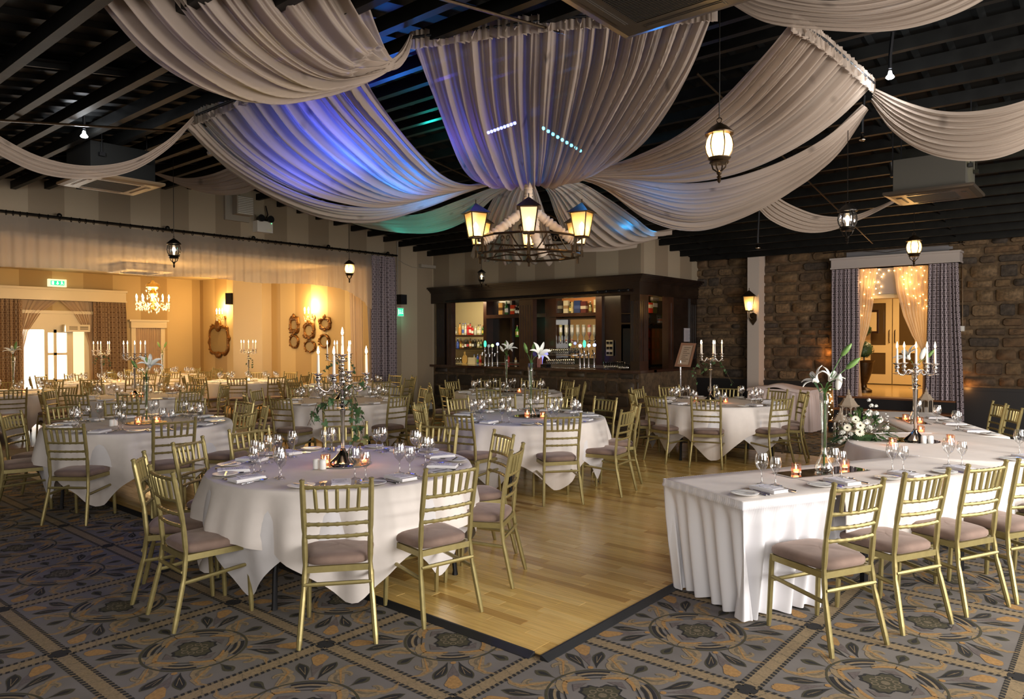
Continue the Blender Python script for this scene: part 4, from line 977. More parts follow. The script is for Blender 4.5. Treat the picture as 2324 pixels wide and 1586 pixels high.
# gathered skirt on the near end and the first part of the front
q = [A0+uA*.72, A0, A0+vA*WA, A0+vA*WA+uA*LA]
thing('table_skirt', 'gathered white skirt around the near end of the head table', 'table skirt', (0, 0, 0), me=skirt_ruffle([q[0]-vA*.022, q[1]-vA*.022-uA*.014, q[2]-uA*.014+vA*.01, q[3]+vA*.01], HZ+.006, .012, 'table_skirt', 4, flare=.085, amp=.030, per=.13))
Bc = (-1.13, 7.42); RB = .86
Bt = thing('round_table', 'round table in the corner of the head table horseshoe', 'table', (*Bc, .002), 0); b = MB(); b.lathe([(0, .715), (RB-.02, .715), (RB-.02, .738), (0, .738)], 40); ks = [('tabletop', b.mesh('tabletop', mat('plywood_3', (.3, .2, .11), .6)))]
for a in range(4): b = MB(); b.tube([(.45*cos(a*pi/2+.4), .45*sin(a*pi/2+.4), 0), (.45*cos(a*pi/2+.4), .45*sin(a*pi/2+.4), .715)], .02, 8); ks.append(('leg', b.mesh('leg', MT['black'])))
proto(Bt, ks)
thing('tablecloth', 'white cloth on the round corner of the head table', 'tablecloth', (*Bc, .002), 0, me=cloth_mesh(RB, 1.14, HZ+.006, .35, 91, 1.0, off=.002), group='head table cloths')
ap = [Vector((Bc[0]+RB*cos(a), Bc[1]+RB*sin(a))) for a in np.linspace(radians(262), radians(112), 26)]
thing('table_skirt', 'gathered white skirt on the curved corner of the head table', 'table skirt', (0, 0, 0), me=skirt_ruffle([p+(p-Vector(Bc)).normalized()*-.0 for p in reversed(ap)][::-1], HZ+.012, .012, 'table_skirt', 5, amp=.02, per=.10, flare=-.05) if False else skirt_ruffle(list(reversed(ap)), HZ+.014, .012, 'table_skirt', 5, amp=-.018, per=.10, flare=-.045))
dC = radians(116); Cc = Vector((-1.55, 8.06)); uC = Vector((cos(dC), sin(dC))); vC = Vector((sin(dC), -cos(dC)))
LC, WC = 2.40, .80; Co = Cc+vC*WC
folding_table('folding_table', 'trestle table farthest from the camera in the head table', Co, dC, LC, WC)
thing('tablecloth', 'white cloth on the far wing of the head table', 'tablecloth', (*Co, .002), dC, me=flat_cloth(LC, WC, HZ+.004, (.25, .012, .22, .01), .25, 8), group='head table cloths')
thing('table_skirt', 'gathered white skirt facing the room on the far wing of head table', 'table skirt', (0, 0, 0), me=skirt_ruffle([Cc+uC*LC+vC*.5, Cc+uC*LC, Cc][::-1], HZ+.008, .012, 'table_skirt', 6, amp=-.018, per=.10, flare=-.05))
# chairs of the head table
for (x, y, a, w_) in ((-1.09, 4.21, 154, 'nearest'), (-.87, 4.78, 154, 'second'), (-.64, 5.33, 155, 'third'), (-.42, 5.78, 152, 'fourth'), (-.10, 6.35, 150, 'fifth')):
    t = radians(a); chair('gold chair with mauve seat, %s in the row at the head table' % w_, x+.262*cos(t), y+.262*sin(t), t-pi/2, 'gold chairs along the head table')
for (x, y, a, w_) in ((-1.14, 10.45, 206, 'farthest'), (-.93, 9.88, 206, 'second farthest'), (-.60, 9.42, 208, 'third farthest'), (-.28, 8.9, 208, 'nearer')):
    t = radians(a); chair('gold chair behind the far wing of the head table, %s one' % w_, x+.262*cos(t), y+.262*sin(t), t-pi/2, 'gold chairs along the head table')
# place settings
ZT_old = ZT
def hset(base, u, v, s, word, gl=True):
    p = base+u*s; t = atan2(-v.y, -v.x); rn = random.Random(int(s*100)); ZZ = HZ+.007+.002
    c = p+v*RTAB; setting((c.x, c.y), ZZ-ZT, t, RTAB, word, 'head table', True, gl, rn)
for s, w_ in ((.36, 'first'), (.98, 'second'), (1.58, 'third'), (2.14, 'fourth')): hset(A0, uA, vA, s, w_)
for s, w_ in ((.35, 'far wing nearest'), (.98, 'far wing middle'), (1.6, 'far wing farthest')): hset(Co, uC, -vC, s, w_)
for a, w_ in ((-35, 'corner front'), (5, 'corner back')): setting(Bc, HZ+.009-ZT, radians(a), RB, w_, 'head table', True, True, random.Random(a+90))
# mirrors, vases, candelabra on it
zz = HZ+.009
def rectmirror(c, d, label):
    b = MB(); b.box(-.36, .36, -.10, .10, .0, .006); thing('mirror_tile', label, 'mirror', (c[0], c[1], zz), d, me=b.mesh('mirror_tile', MT['mirror'], False), group='rectangular mirror tiles')
mc = A0+uA*1.15+vA*.50; rectmirror(mc, dA, 'rectangular mirror under the tall vase on the near head table')
TB['head table'] = None
vp = mc+uA*.02
lily_vase('near head table', (vp.x, vp.y), zz-ZT, .56, [('open', (-.04, .07), (-.75, .75, -.3), .11), ('open', (.03, .08), (.45, .8, -.3), .10), ('wbud', (.085, .02), (.15, 1, 0), .12), ('bud', (.14, .17), (.8, .7, 0), .12), ('bud', (.11, .26), (.55, .75, 0), .11), ('leaf', (.05, .05), (.8, .8, 0), .16), ('leaf', (.0, .0), (.5, .9, 0), .16), ('leaf', (-.03, 0), (-.4, 1, .2), .14)], mirror=False)
for k_, (s, w_) in enumerate(((-.24, 'left of the vase'), (.22, 'right of the vase'))):
    p = mc+uA*s; place(teaP, 'glowing cut-glass tealight holder %s on the near head table' % w_, (p.x, p.y, zz+.006), 0, 'tealights on the tables'); light('tealight', 'POINT', (p.x, p.y, zz+.11), .25, (1, .45, .2), .03)
cB = atZ(2077, 1003, HZ)[:2]
ZT_ = ZT; ZT = 0
centre_candelabra('head table', (cB[0], cB[1]), zz, .625, A5, False, 1.15, R=.16)
ZT = ZT_
for px, py, w_ in ((2026, 1008, 'left of the candelabra'), (2090, 978, 'behind the candelabra'), (2157, 1000, 'right of the candelabra'), (2055, 951, 'left on the far mirror tile'), (2088, 958, 'right on the far mirror tile')):
    p = atZ(px, py+6, HZ); place(teaP, 'glowing tealight holder %s on the head table' % w_, (p[0], p[1], zz+(.006 if py < 960 else 0)), 0, 'tealights on the tables'); light('tealight', 'POINT', (p[0], p[1], zz+.11), .25, (1, .45, .2), .03)
for px, w_, k_ in ((2096, 'left', 'salt'), (2112, 'right', 'pepper')):
    p = atZ(px, 1008, HZ); o = place(shakP, 'white %s shaker, %s of the pair by the head table candelabra' % (k_, w_), (p[0], p[1], zz), 0, 'salt and pepper shakers'); o.name = k_+'_shaker'
m2 = Cc+uC*1.25+vC*.28; rectmirror(m2, dC, 'rectangular mirror under the far vase on the head table')
lily_vase('far wing of the head table', (m2.x+.02, m2.y), zz-ZT, .60, [('open', (-.05, .10), (-.5, .7, -.3), .16), ('wbud', (.06, .10), (.3, 1, 0), .15), ('bud', (.12, .12), (.6, .8, 0), .12), ('leaf', (.05, .0), (.9, .5, 0), .18), ('leaf', (0, 0), (-.8, .2, 0), .16)], mirror=False)
# ---------------------------------------------------------------- flower arrangement on the corner of the head table
fc = Vector((*atZ(1958, 1000, HZ)[:2], zz)); b = MB(); rn = random.Random(11)
def fr(right, up, away=0): q = at_rel(fc, 0, right, up, away); return fc+q
for i in range(230):   # foliage
    a = rn.uniform(-1, 1); e = rn.random(); X_ = a*.29; Z_ = (.02+.30*e*(1-abs(a)**1.6)); 
    if a < -.3: Z_ -= .16*rn.random()*abs(a)
    p = fr(X_, Z_, rn.uniform(-.14, .10)); d = p-fr(0, .05); d = d.normalized() if d.length > .01 else Vector((0, 0, 1))
    bladeleaf(b, p-d*.03, d+Vector((rn.uniform(-.4, .4), rn.uniform(-.4, .4), rn.uniform(-.2, .3))), rn.uniform(.05, .11), rn.uniform(.010, .020), rn.choice((0, 0, 1)), .3)
ob = thing('flower_arrangement', 'low arrangement of white flowers and green leaves at the head table', 'flower arrangement')
fol = b.mesh('foliage', [MT['leaf'], MT['leafstem']], 'all')
KIDS[ob.name] = []
link('foliage', fol, ob)
b = MB(); b.lathe([(0, 0), (.09, 0), (.11, .05), (.10, .06), (0, .06)], 20, tuple(fc)); link('bowl', b.mesh('bowl', MT['leaf']), ob)
MT['gerb'] = mat('cream_gerbera', (.80, .76, .60), .7); MT['gcent'] = mat('dark_flower_centre', (.03, .022, .02), .8)
def gerbera(p, d, s):
    b = MB(); d = Vector(d).normalized(); a1 = d.orthogonal().normalized(); a2 = d.cross(a1)
    for ring_, n in ((1, 16), (.72, 12)):
        for i in range(n):
            t = 2*pi*(i+.5*(ring_ < 1))/n; e = a1*cos(t)+a2*sin(t); sd = d.cross(e); w_ = s*.15
            b.grid([[p+e*s*.12-sd*w_*.4, p+e*s*.12+sd*w_*.4], [p+e*s*.6*ring_-sd*w_+d*s*.12, p+e*s*.6*ring_+sd*w_+d*s*.12], [p+e*s*ring_-sd*w_*.5+d*s*.10, p+e*s*ring_+sd*w_*.5+d*s*.10]], 0)
    b.sphere(tuple(p+d*s*.08), s*.22, 8, 1); return b.mesh('gerbera', [MT['gerb'], MT['gcent']], 'all')
def ruff(p, s, seed):
    b = MB(); r2 = random.Random(seed)
    for i in range(22):
        d = Vector((r2.uniform(-1, 1), r2.uniform(-1, 1), r2.uniform(-.3, 1))).normalized(); a1 = d.orthogonal().normalized(); a2 = d.cross(a1); q = p+d*s*.4; w_ = s*.42
        b.grid([[q-a1*w_-a2*w_*.6+d*s*.2*r2.random(), q-a2*w_*.8, q+a1*w_-a2*w_*.6+d*s*.25], [q-a1*w_*.9+d*s*.1, q-d*s*.1, q+a1*w_*.9+d*s*.1], [q-a1*w_*.8+a2*w_*.7+d*s*.2, q+a2*w_*.8+d*s*.05, q+a1*w_*.7+a2*w_*.7+d*s*.25]], 0)
    return b.mesh('bloom', MT['petal'], 'all')
def tocam(p): return (Vector((0, 0, 1.5))-p).normalized()
for (r_, u_, s) in ((-.02, .145, .042), (-.025, .085, .042), (-.13, .12, .036), (-.06, .20, .036)): p = fr(r_, u_, -.12); link('gerbera', gerbera(p, tocam(p)+Vector((rn.uniform(-.2, .2), 0, .2)), s), ob)
for i, (r_, u_, s) in enumerate(((.05, .26, .05), (.03, .17, .05), (.05, .12, .045), (.14, .20, .042), (.11, .26, .035), (-.17, .07, .035), (-.15, .02, .03), (-.19, -.02, .03), (-.10, .06, .03), (.20, .13, .03), (.07, .33, .028), (.05, .38, .024), (.11, .33, .022))):
    link('bloom', ruff(fr(r_, u_, -.10), s, i), ob)
b = MB()
for i in range(150):
    p = fr(rn.uniform(-.27, .22), rn.uniform(-.05, .26), rn.uniform(-.13, 0)); b.sphere(tuple(p), rn.uniform(.003, .006), 5)
link('small_white_buds', b.mesh('small_white_buds', MT['petal']), ob, kind='stuff')
# ================================================================ SIDE TABLE BY THE PILLAR
sp = [atZ(x, y, .75) for x, y in ((1712, 884), (1866, 887))]
sx0, sx1 = -5.42, -4.30; sy0, sy1 = 13.35, 14.25
sidec = ((sx0+sx1)/2, (sy0+sy1)/2)
b = MB(); b.box(sx0+.03, sx1-.03, sy0+.03, sy1-.03, .70, .74); ks = [('tabletop', b.mesh('tabletop', mat('plywood_4', (.3, .2, .11), .6), False))]
so = thing('side_table', 'side table hidden under a pinkish skirted cloth by the pillar', 'table')
for x in (sx0+.1, sx1-.1):
    for y in (sy0+.1, sy1-.1): bb = MB(); bb.box(x-.02, x+.02, y-.02, y+.02, 0, .70); ks.append(('leg', bb.mesh('leg', MT['black'], False)))
proto(so, ks)
g = []
for i in range(13):
    for_ = []; v = i/12
    for j in range(25):
        u = j/24; x = sx0-.02+(sx1-sx0+.04)*u; y = sy0-.02+(sy1-sy0)*v; hump = .10*math.exp(-((u-.46)/.22)**2)+.03*math.exp(-((u-.15)/.1)**2)
        for_.append((x, y, .765+hump*sin(pi*min(1, .35+v*.6))-(.02 if v == 0 else 0)))
    g.append(for_)
MT['pinkcloth'] = mat('pale_pink_cloth', (.74, .60, .56), .85)
b = MB(); b.grid([[(p[0], p[1]-.012, p[2]-.035) for p in g[0]]]+g); thing('folded_cloth', 'pink-white cloth heaped over the side table by the pillar', 'tablecloth', me=b.mesh('folded_cloth', MT['pinkcloth'], 'all'))
pth = [Vector(p) for p in ((sx1, sy1), (sx1, sy0), (sx0, sy0), (sx0, sy1))]
thing('table_skirt', 'pleated pinkish skirt of the side table by the pillar', 'table skirt', me=skirt_ruffle(pth[::-1], .765, .02, 'table_skirt', 9, amp=.022, per=.11, flare=.03, m='pinkcloth'))
# ================================================================ CURTAINED DOORWAY
MT['trel'] = trellis('trellis_curtain', (.060, .045, .052), (.38, .31, .33), .085, .11)
MT['trel2'] = trellis('trellis_curtain_annex', (.16, .09, .045), (.42, .29, .16), .15, .14)
MT['sheerc'] = sheer('cream_sheer', (.80, .64, .46), .16, .5)
MT['sheerw'] = sheer('white_sheer', (.62, .58, .55), .20, .5)
def curtain(name, rows, seed, folds, amp, m, axis=1, pxm=1.6, n=None, uvs=True):
    """rows: list of (z, a0, a1, off) ; axis 1: hangs in a y=const plane (a = x, off = y)"""
    rn = random.Random(seed); n = n or int(folds*10); ph = [rn.random()*6.28 for _ in range(4)]; zz_ = []
    full = []
    for i in range(len(rows)-1):
        k_ = 5
        for q in range(k_): full.append(tuple(rows[i][j]*(1-q/k_)+rows[i+1][j]*q/k_ for j in range(4)))
    full.append(rows[-1]); g = []; zmax = full[0][0]; wd = abs(full[0][2]-full[0][1])*pxm
    for (z, a0, a1, off) in full:
        t = (zmax-z); row = []
        for j in range(n+1):
            u = j/n; s = 2*pi*folds*(u+.012*sin(7*u*pi+ph[1])+.004*t*sin(5*u+ph[2])); o = amp*(sin(s+ph[0])+.35*sin(2.3*s+ph[3]))*min(1, .35+t*2)
            a = a0+(a1-a0)*u+amp*.35*cos(s+ph[0]); row.append((a, off+o, z) if axis == 1 else (off+o, a, z))
        g.append(row)
    b = MB(); b.grid(g, uv=(lambda i, j: (j/n*wd, full[i][0])) if uvs else None); return b.mesh(name, MT[m], 'all')
CY = YS-.22
def cx_(px, y=CY): return atY(px, 760, y)[0]
def cz_(py, px, y=CY): return atY(px, py, y)[2]
zt = cz_(607, 1915)
thing('curtain', 'patterned trellis curtain hanging left of the fairy-lit doorway', 'curtain', me=curtain('curtain', [(zt, cx_(1884), cx_(1948), CY), (2.0, cx_(1884), cx_(1950), CY), (.9, cx_(1886), cx_(1948), CY), (.25, cx_(1892), cx_(1946), CY-.03), (.04, cx_(1880), cx_(1940), CY-.06)], 1, 7, .035, 'trel'), group='trellis pattern curtains')
thing('curtain', 'patterned trellis curtain hanging right of the fairy-lit doorway', 'curtain', me=curtain('curtain', [(cz_(600, 2140)+.05, cx_(2104), cx_(2172), CY), (2.2, cx_(2103), cx_(2176), CY), (1.2, cx_(2100), cx_(2184), CY), (.5, cx_(2097), cx_(2188), CY-.02), (.05, cx_(2097), cx_(2190), CY-.04)], 2, 8, .035, 'trel'), group='trellis pattern curtains')
C2 = YS-.10
thing('sheer_curtain', 'cream sheer curtain tied back left of the doorway', 'curtain', me=curtain('sheer_curtain', [(zt, cx_(1944, C2), cx_(1990, C2), C2), (2.35, cx_(1944, C2), cx_(1981, C2), C2), (1.9, cx_(1944, C2), cx_(1972, C2), C2), (1.55, cx_(1944, C2), cx_(1958, C2), C2), (1.3, cx_(1944, C2), cx_(1951, C2), C2), (.9, cx_(1944, C2), cx_(1953, C2), C2), (.05, cx_(1944, C2), cx_(1966, C2), C2-.05)], 3, 6, .016, 'sheerc', uvs=False), group='sheer curtains at the doorway')
thing('sheer_curtain', 'cream sheer curtain swept back to the right of the doorway', 'curtain', me=curtain('sheer_curtain', [(zt+.03, cx_(2026, C2), cx_(2106, C2), C2), (2.55, cx_(2034, C2), cx_(2105, C2), C2), (2.1, cx_(2050, C2), cx_(2104, C2), C2), (1.75, cx_(2070, C2), cx_(2103, C2), C2), (1.5, cx_(2090, C2), cx_(2103, C2), C2), (1.2, cx_(2096, C2), cx_(2104, C2), C2), (.6, cx_(2094, C2), cx_(2104, C2), C2)], 4, 8, .018, 'sheerc', uvs=False), group='sheer curtains at the doorway')
# pelmet
px0, px1 = cx_(1886, CY-.1), cx_(2177, CY-.1); zt0 = cz_(588, 1886, CY-.1)
b = MB(); b.box(px0, px1, CY-.12, YS, zt0-.20, zt0, 0); b.box(px0-.02, px1+.02, CY-.15, YS, zt0-.03, zt0+.005, 0); b.box(px0-.01, px1+.01, CY-.135, YS, zt0-.20, zt0-.17, 0)
thing('pelmet', 'long pale pelmet box above the fairy-lit doorway curtains', 'pelmet', me=b.mesh('pelmet', mat('pale_pelmet', (.42, .36, .33), .7), False))
b = MB(); b.tube([(px0-.1, YS-.5, zt0+.10), (px1+.1, YS-.5, zt0+.10)], .012, 6); b.tube([(px0+.5, YS-.5, zt0+.1), (px0+1.0, YS-.52, zt0+.03), (px1-.4, YS-.5, zt0+.10)], .006, 6); link('conduit', b.mesh('conduit', MT['steel']), ceiling)
# fairy lights
MT['fairy'] = emis('fairy_bulb', (1, .55, .18), 40); MT['wire'] = mat('fairy_wire', (.05, .07, .03), .6)
fl = thing('fairy_lights', 'string of small warm fairy lights behind the doorway sheers', 'string lights'); rn = random.Random(21); pts = []
Fp = [(1960, 614), (1953, 640), (1975, 618), (1972, 652), (1985, 640), (1962, 668), (1978, 676), (1961, 694), (1956, 716), (1995, 612), (2001, 628), (1993, 640), (1988, 655), (1996, 665), (1983, 668), (2017, 614), (2005, 622), (2030, 614), (2043, 611), (2058, 620), (2069, 624), (2051, 645), (2066, 640), (2080, 614), (2090, 607), (2094, 625), (2056, 655), (2060, 668), (2075, 655), (2085, 645), (2100, 640), (2073, 671), (2078, 676), (2095, 668), (2101, 681), (2063, 690), (2085, 688), (2096, 700), (2104, 695), (2069, 612), (2048, 628), (1966, 628), (2088, 672), (2052, 634), (2098, 614), (2064, 604), (2108, 655), (1990, 620), (2000, 650)]
for (x, y) in Fp: pts.append(tuple(atY(x, y, YS-.04 if 1990 < x < 2025 else YS-.06)))
bm_ = MB(); bm_.sphere((0, 0, 0), .011, 6); bme = bm_.mesh('bulb', MT['fairy'])
for p in pts: link('bulb', bme, fl, p)
b = MB(); sp_ = sorted(pts, key=lambda p: (round(p[0]/.12), p[2]))
for grp in range(0, len(sp_)-1): 
    a, c = Vector(sp_[grp]), Vector(sp_[grp+1])
    if (a-c).length < .5: b.tube([a, a.lerp(c, .5)+Vector((0, .005, -.03)), c], .002, 4)
link('wire', b.mesh('wire', MT['wire']), fl, kind='stuff')
fl2 = thing('fairy_lights', 'fairy lights heaped on the floor beside the left doorway curtain', 'string lights'); 
for (x, y) in ((1884, 884), (1880, 892), (1886, 900), (1879, 906), (1885, 914), (1882, 922), (1888, 930), (1884, 940), (1890, 948), (1884, 896), (1888, 910), (1881, 935)): link('bulb', bme, fl2, tuple(atY(x, y, YS-.28)))
b = MB(); b.tube([tuple(atY(x, y, YS-.28)) for x, y in ((1884, 880), (1880, 905), (1886, 925), (1884, 950))], .002, 4); link('wire', b.mesh('wire', MT['wire']), fl2)
light('fairy_glow', 'POINT', tuple(atY(2060, 640, YS-.16)), 9, (1, .55, .2), .2); light('fairy_glow', 'POINT', tuple(atY(1970, 640, YS-.16)), 5, (1, .55, .2), .15)
light('fairy_glow', 'POINT', tuple(atY(1881, 905, YS-.15)), 6, (1, .42, .1), .1); light('fairy_glow', 'POINT', tuple(atY(2194, 880, YS-.1)), 5, (1, .42, .1), .1); light('fairy_glow', 'POINT', tuple(atY(1876, 800, YS-.1)), 4, (1, .42, .1), .1)
# lobby furnishings seen through the doorway
def urn_topiary():
    p = atZ(1961, 893, DZ0); p = atY(1961, 800, 15.6); x, y = p[0], 15.6
    o = thing('topiary', 'double-ball topiary in a tall dark urn beyond the doorway', 'plant', (x, y, DZ0)); b = MB(); b.lathe([(0, 0), (.15, 0), (.15, .05), (.06, .10), (.05, .16), (.09, .24), (.15, .42), (.17, .62), (.20, .64), (.18, .60), (0, .58)], 20)
    ks = [('urn', b.mesh('urn', MT['bronze']))]; b = MB(); b.tube([(0, 0, .6), (0, 0, 1.35)], .015, 6); ks.append(('stem', b.mesh('stem', MT['twig']))); rn = random.Random(4)
    for cz, r_ in ((.85, .17), (1.25, .13)):
        b = MB()
        for i in range(240):
            d = Vector((rn.gauss(0, 1), rn.gauss(0, 1), rn.gauss(0, 1))).normalized(); q = Vector((0, 0, cz))+d*r_*rn.uniform(.85, 1.05); e = d.orthogonal().normalized()*.022; f_ = d.cross(e).normalized()*.016; b.add([q-e, q-f_, q+e+d*.01, q+f_], [(0, 1, 2, 3)])
        b.sphere((0, 0, cz), r_*.9, 12); ks.append(('foliage_ball', b.mesh('foliage_ball', MT['leaf'])))
    proto(o, ks)
urn_topiary()
def lantern_box(name, label, c, h, w_):
    o = thing(name, label, 'lantern', c); b = MB(); n = 6; ks = []
    hexp = lambda r_, z, k_=6: [(r_*cos(2*pi*i/k_), r_*sin(2*pi*i/k_), z) for i in range(k_)]
    def prism(b, r0, z0, r1, z1): b.add(hexp(r0, z0)+hexp(r1, z1), [(i, (i+1) % 6, 6+(i+1) % 6, 6+i) for i in range(6)]+[tuple(range(5, -1, -1)), tuple(range(6, 12))])
    prism(b, w_*.55, 0, w_*.55, h*.05); prism(b, w_*.48, h*.05, w_*.48, h*.08); m = mat('cream_lantern_paint', (.52, .42, .32), .6); ks.append(('base', b.mesh('base', m, False)))
    b = MB()
    for p in hexp(w_*.44, 0): b.tube([(p[0], p[1], h*.08), (p[0], p[1], h*.60)], w_*.035, 6)
    for i in range(6):
        a, c_ = Vector(hexp(w_*.44, h*.60)[i]), Vector(hexp(w_*.44, h*.60)[(i+1) % 6]); b.tube([a-Vector((0, 0, h*.06)), a.lerp(c_, .2)-Vector((0, 0, h*.015)), a.lerp(c_, .5), a.lerp(c_, .8)-Vector((0, 0, h*.015)), c_-Vector((0, 0, h*.06))], w_*.022, 5)
    ks.append(('frame', b.mesh('frame', m))); b = MB(); prism(b, w_*.55, h*.60, w_*.58, h*.63); prism(b, w_*.5, h*.63, w_*.28, h*.76); prism(b, w_*.30, h*.76, w_*.30, h*.78); prism(b, w_*.2, h*.78, w_*.12, h*.86)
    b.lathe([(w_*.05, h*.86), (w_*.10, h*.89), (w_*.05, h*.92), (w_*.07, h*.95), (.001, h)], 10); ks.append(('roof', b.mesh('roof', m, False)))
    b = MB(); prism(b, w_*.42, h*.08, w_*.42, h*.60); ks.append(('glass', b.mesh('glass', MT['glass'], False)))
    b = MB(); b.lathe([(0, h*.08), (w_*.17, h*.08), (w_*.17, h*.34), (0, h*.345)], 12); ks.append(('candle', b.mesh('candle', MT['wax'])))
    proto(o, ks)
lp = atZ(1924, 985, 0); lantern_box('lantern', 'tall cream hexagonal lantern standing by the left doorway curtain', (lp[0]+.0, 13.0, .0), .74, .30)
q = atY(1926, 900, 12.9); bpy.data.objects[[o.name for o in bpy.data.objects if o.get('label', '').startswith('tall cream hex')][0]].location = (q[0], 12.9, .12)
b = MB(); b.box(-.16, .16, -.16, .16, 0, .12); thing('plinth', 'small black plinth under the tall cream lantern', 'plinth', (q[0], 12.9, .0), me=b.mesh('plinth', MT['black'], False))
q = atY(1907, 960, 12.6); lantern_box('lantern', 'shorter cream hexagonal lantern in front of the taller one', (q[0], 12.6, 0.0), .56, .24)
q = atY(2110, 905, 14.2); lantern_box('lantern', 'cream lantern half hidden behind the far head table glasses', (q[0], 13.9, 0.36), .50, .22)
b = MB(); b.box(-.15, .15, -.15, .15, 0, .36); thing('plinth', 'small black plinth under the half hidden lantern', 'plinth', (q[0], 13.9, .0), me=b.mesh('plinth', MT['black'], False))
# lobby picture and console
q = atY(1983, 715, LY-.25); 
b = MB(); 
fx = atX(1978, 730, -5.9) if False else None
pp = thing('picture_frame', 'small framed picture on the lobby wall past the doors', 'picture', tuple(atY(1980, 730, LY-.35))); b.box(-.13, .13, 0, .02, -.27, .27); bb = MB(); bb.box(-.09, .09, -.004, .0, -.22, .22)
proto(pp, [('frame', b.mesh('frame', MT['darkwood'], False)), ('print', bb.mesh('print', MT['cream'], False))])
# stone-wall fittings
b = MB(); q = atY(2184, 600, YS-.08); q2 = atY(2184, 745, YS-.08); b.tube([tuple(q), tuple(q2)], .012, 6); c1 = b.mesh('conduit', MT['bronze']); b = MB(); b.box(q2[0]-.06, q2[0]+.03, YS-.11, YS-.02, q2[2]-.05, q2[2]+.04); b.box(q2[0]-.04, q2[0]+.01, YS-.12, YS-.10, q2[2]-.03, q2[2]+.02)
sw = thing('wall_switch', 'small pale switch box on conduit, stone wall right of the curtains', 'switch'); proto(sw, [('conduit', c1), ('box', b.mesh('box', MT['white'], False))])
# ================================================================ THE BAR
MT['dw2'] = mat('red_mahogany', (.042, .016, .009), .3, coat=.3, noise=(5, .4))
MT['dw0'] = mat('near_black_mahogany', (.014, .007, .005), .26, coat=.3, noise=(6, .5))
b = MB(); b.box(XL-.2, XR, YB, YB+.12, 2.85, zroof(YB)); struct('wall_bar', b.mesh('wall_bar', MT['wallB'], False))
b = MB(); y0, y1 = YB+.12, YS
b.add([(XR-.12, y0, 2.85), (XR, y0, 2.85), (XR, y1, 2.85), (XR-.12, y1, 2.85), (XR-.12, y0, zroof(y0)), (XR, y0, zroof(y0)), (XR, y1, zroof(y1)-.1), (XR-.12, y1, zroof(y1)-.1)], [(0,3,2,1),(4,5,6,7),(0,1,5,4),(1,2,6,5),(2,3,7,6),(3,0,4,7)])
struct('wall_bar_side', b.mesh('wall_bar_side', MT['wallB2'], False))
b = MB(); b.box(-15.3, XR-.1, YS-.05, YS, 0, 3.2); struct('wall_behind_bar', b.mesh('wall_behind_bar', mat('bar_back_wall', (.50, .42, .25), .7), False))
b = MB(); b.box(-15.3, XR-.1, YB+.1, YS, 2.86, 2.9); struct('bar_ceiling', b.mesh('bar_ceiling', MT['dw0'], False))
bar = thing('bar_counter', 'dark bar counter with rough stone front and polished wooden top', 'bar')
b = MB(); b.box(XL+.02, XR-.0, YB, YB+.45, 0, 1.04); b.box(XR-.45, XR, YB+.45, YS-.05, 0, 1.04); link('body', b.mesh('body', MT['mortar'], False), bar)
b = MB(); b.box(XL+.01, XR+.07, YB-.13, YB+.50, 1.035, 1.085); b.box(XR-.5, XR+.07, YB+.4, YS-.08, 1.0355, 1.0845); link('worktop', b.mesh('worktop', mat('bar_top', (.045, .018, .010), .14, coat=.6), False), bar)
smats_old = smats; smats = [mat('bar_stone_%d' % i, c, .6, noise=(6+i, .5, .5)) for i, c in enumerate([(.050, .034, .022), (.068, .047, .03), (.036, .027, .02), (.058, .042, .022)])]
stones(XL+.05, XR-.02, .06, 1.03, YB+.01, bar, (.26, .40), (.28, .60), 31, depth=.03)
stones(YB+.05, YS-.1, .06, 1.03, XR-.01, bar, (.26, .40), (.28, .60), 33, axis='x', depth=-.03)
smats = smats_old
# surround: header, cornice, fluted pilasters
sur = thing('bar_surround', 'dark mahogany surround of the bar with cornice and fluted pilasters', 'bar surround')
b = MB(); b.box(XL+.01, XR+.02, YB-.08, YB+.10, 2.55, 2.86); b.box(XR-.10, XR+.02, YB+.10, YS-.03, 2.55, 2.86); link('fascia', b.mesh('fascia', MT['dw0'], False), sur)
b = MB()
for (o, z0, z1) in ((.03, 2.80, 2.83), (.06, 2.83, 2.86), (.10, 2.86, 2.89), (.14, 2.89, 2.93)): b.box(XL+.01, XR+.02+o, YB-.08-o, YB+.05, z0, z1); b.box(XR-.05, XR+.02+o, YB+.05, YS-.03, z0, z1)
link('cornice', b.mesh('cornice', MT['dw0'], False), sur)
def pilaster(a0, a1, face, fixed, z0=1.085, z1=2.55, fl=6, nm='pilaster', depth=.14, m='dw0'):
    b = MB(); w_ = a1-a0; top = z1-.12; bot = z0+.18
    def bx(p, q, d0, d1, zz0, zz1):
        if face == 'y': b.box(p, q, fixed+d0, fixed+d1, zz0, zz1)
        else: b.box(fixed-d1, fixed-d0, p, q, zz0, zz1)
    bx(a0, a1, .012, depth, z0, z1); bx(a0, a1, 0, .012, z0, bot); bx(a0, a1, 0, .012, top, z1)
    k_ = 2*fl+1
    for i in range(0, k_, 2): bx(a0+w_*i/k_, a0+w_*(i+1)/k_, 0, .012, bot, top)
    link(nm, b.mesh(nm, MT[m], False), sur)
fy = YB-.03
def xa(px, y=fy): return atY(px, 740, y)[0]
pilaster(xa(990), xa(1009), 'y', fy); pilaster(xa(1012), xa(1023), 'y', fy+.02, fl=1, m='dw2'); pilaster(xa(1178), xa(1209), 'y', fy, fl=5, m='dw2')
pilaster(xa(1431), XR-.005, 'y', fy-.01, fl=6)
pilaster(YB-.035, YB+.30, 'x', XR+.0, fl=4, m='dw2'); ym = atX(1517, 740, XR)[1]; pilaster(ym, ym+.22, 'x', XR, fl=1, m='dw2'); pilaster(YS-.35, YS-.05, 'x', XR, fl=3)
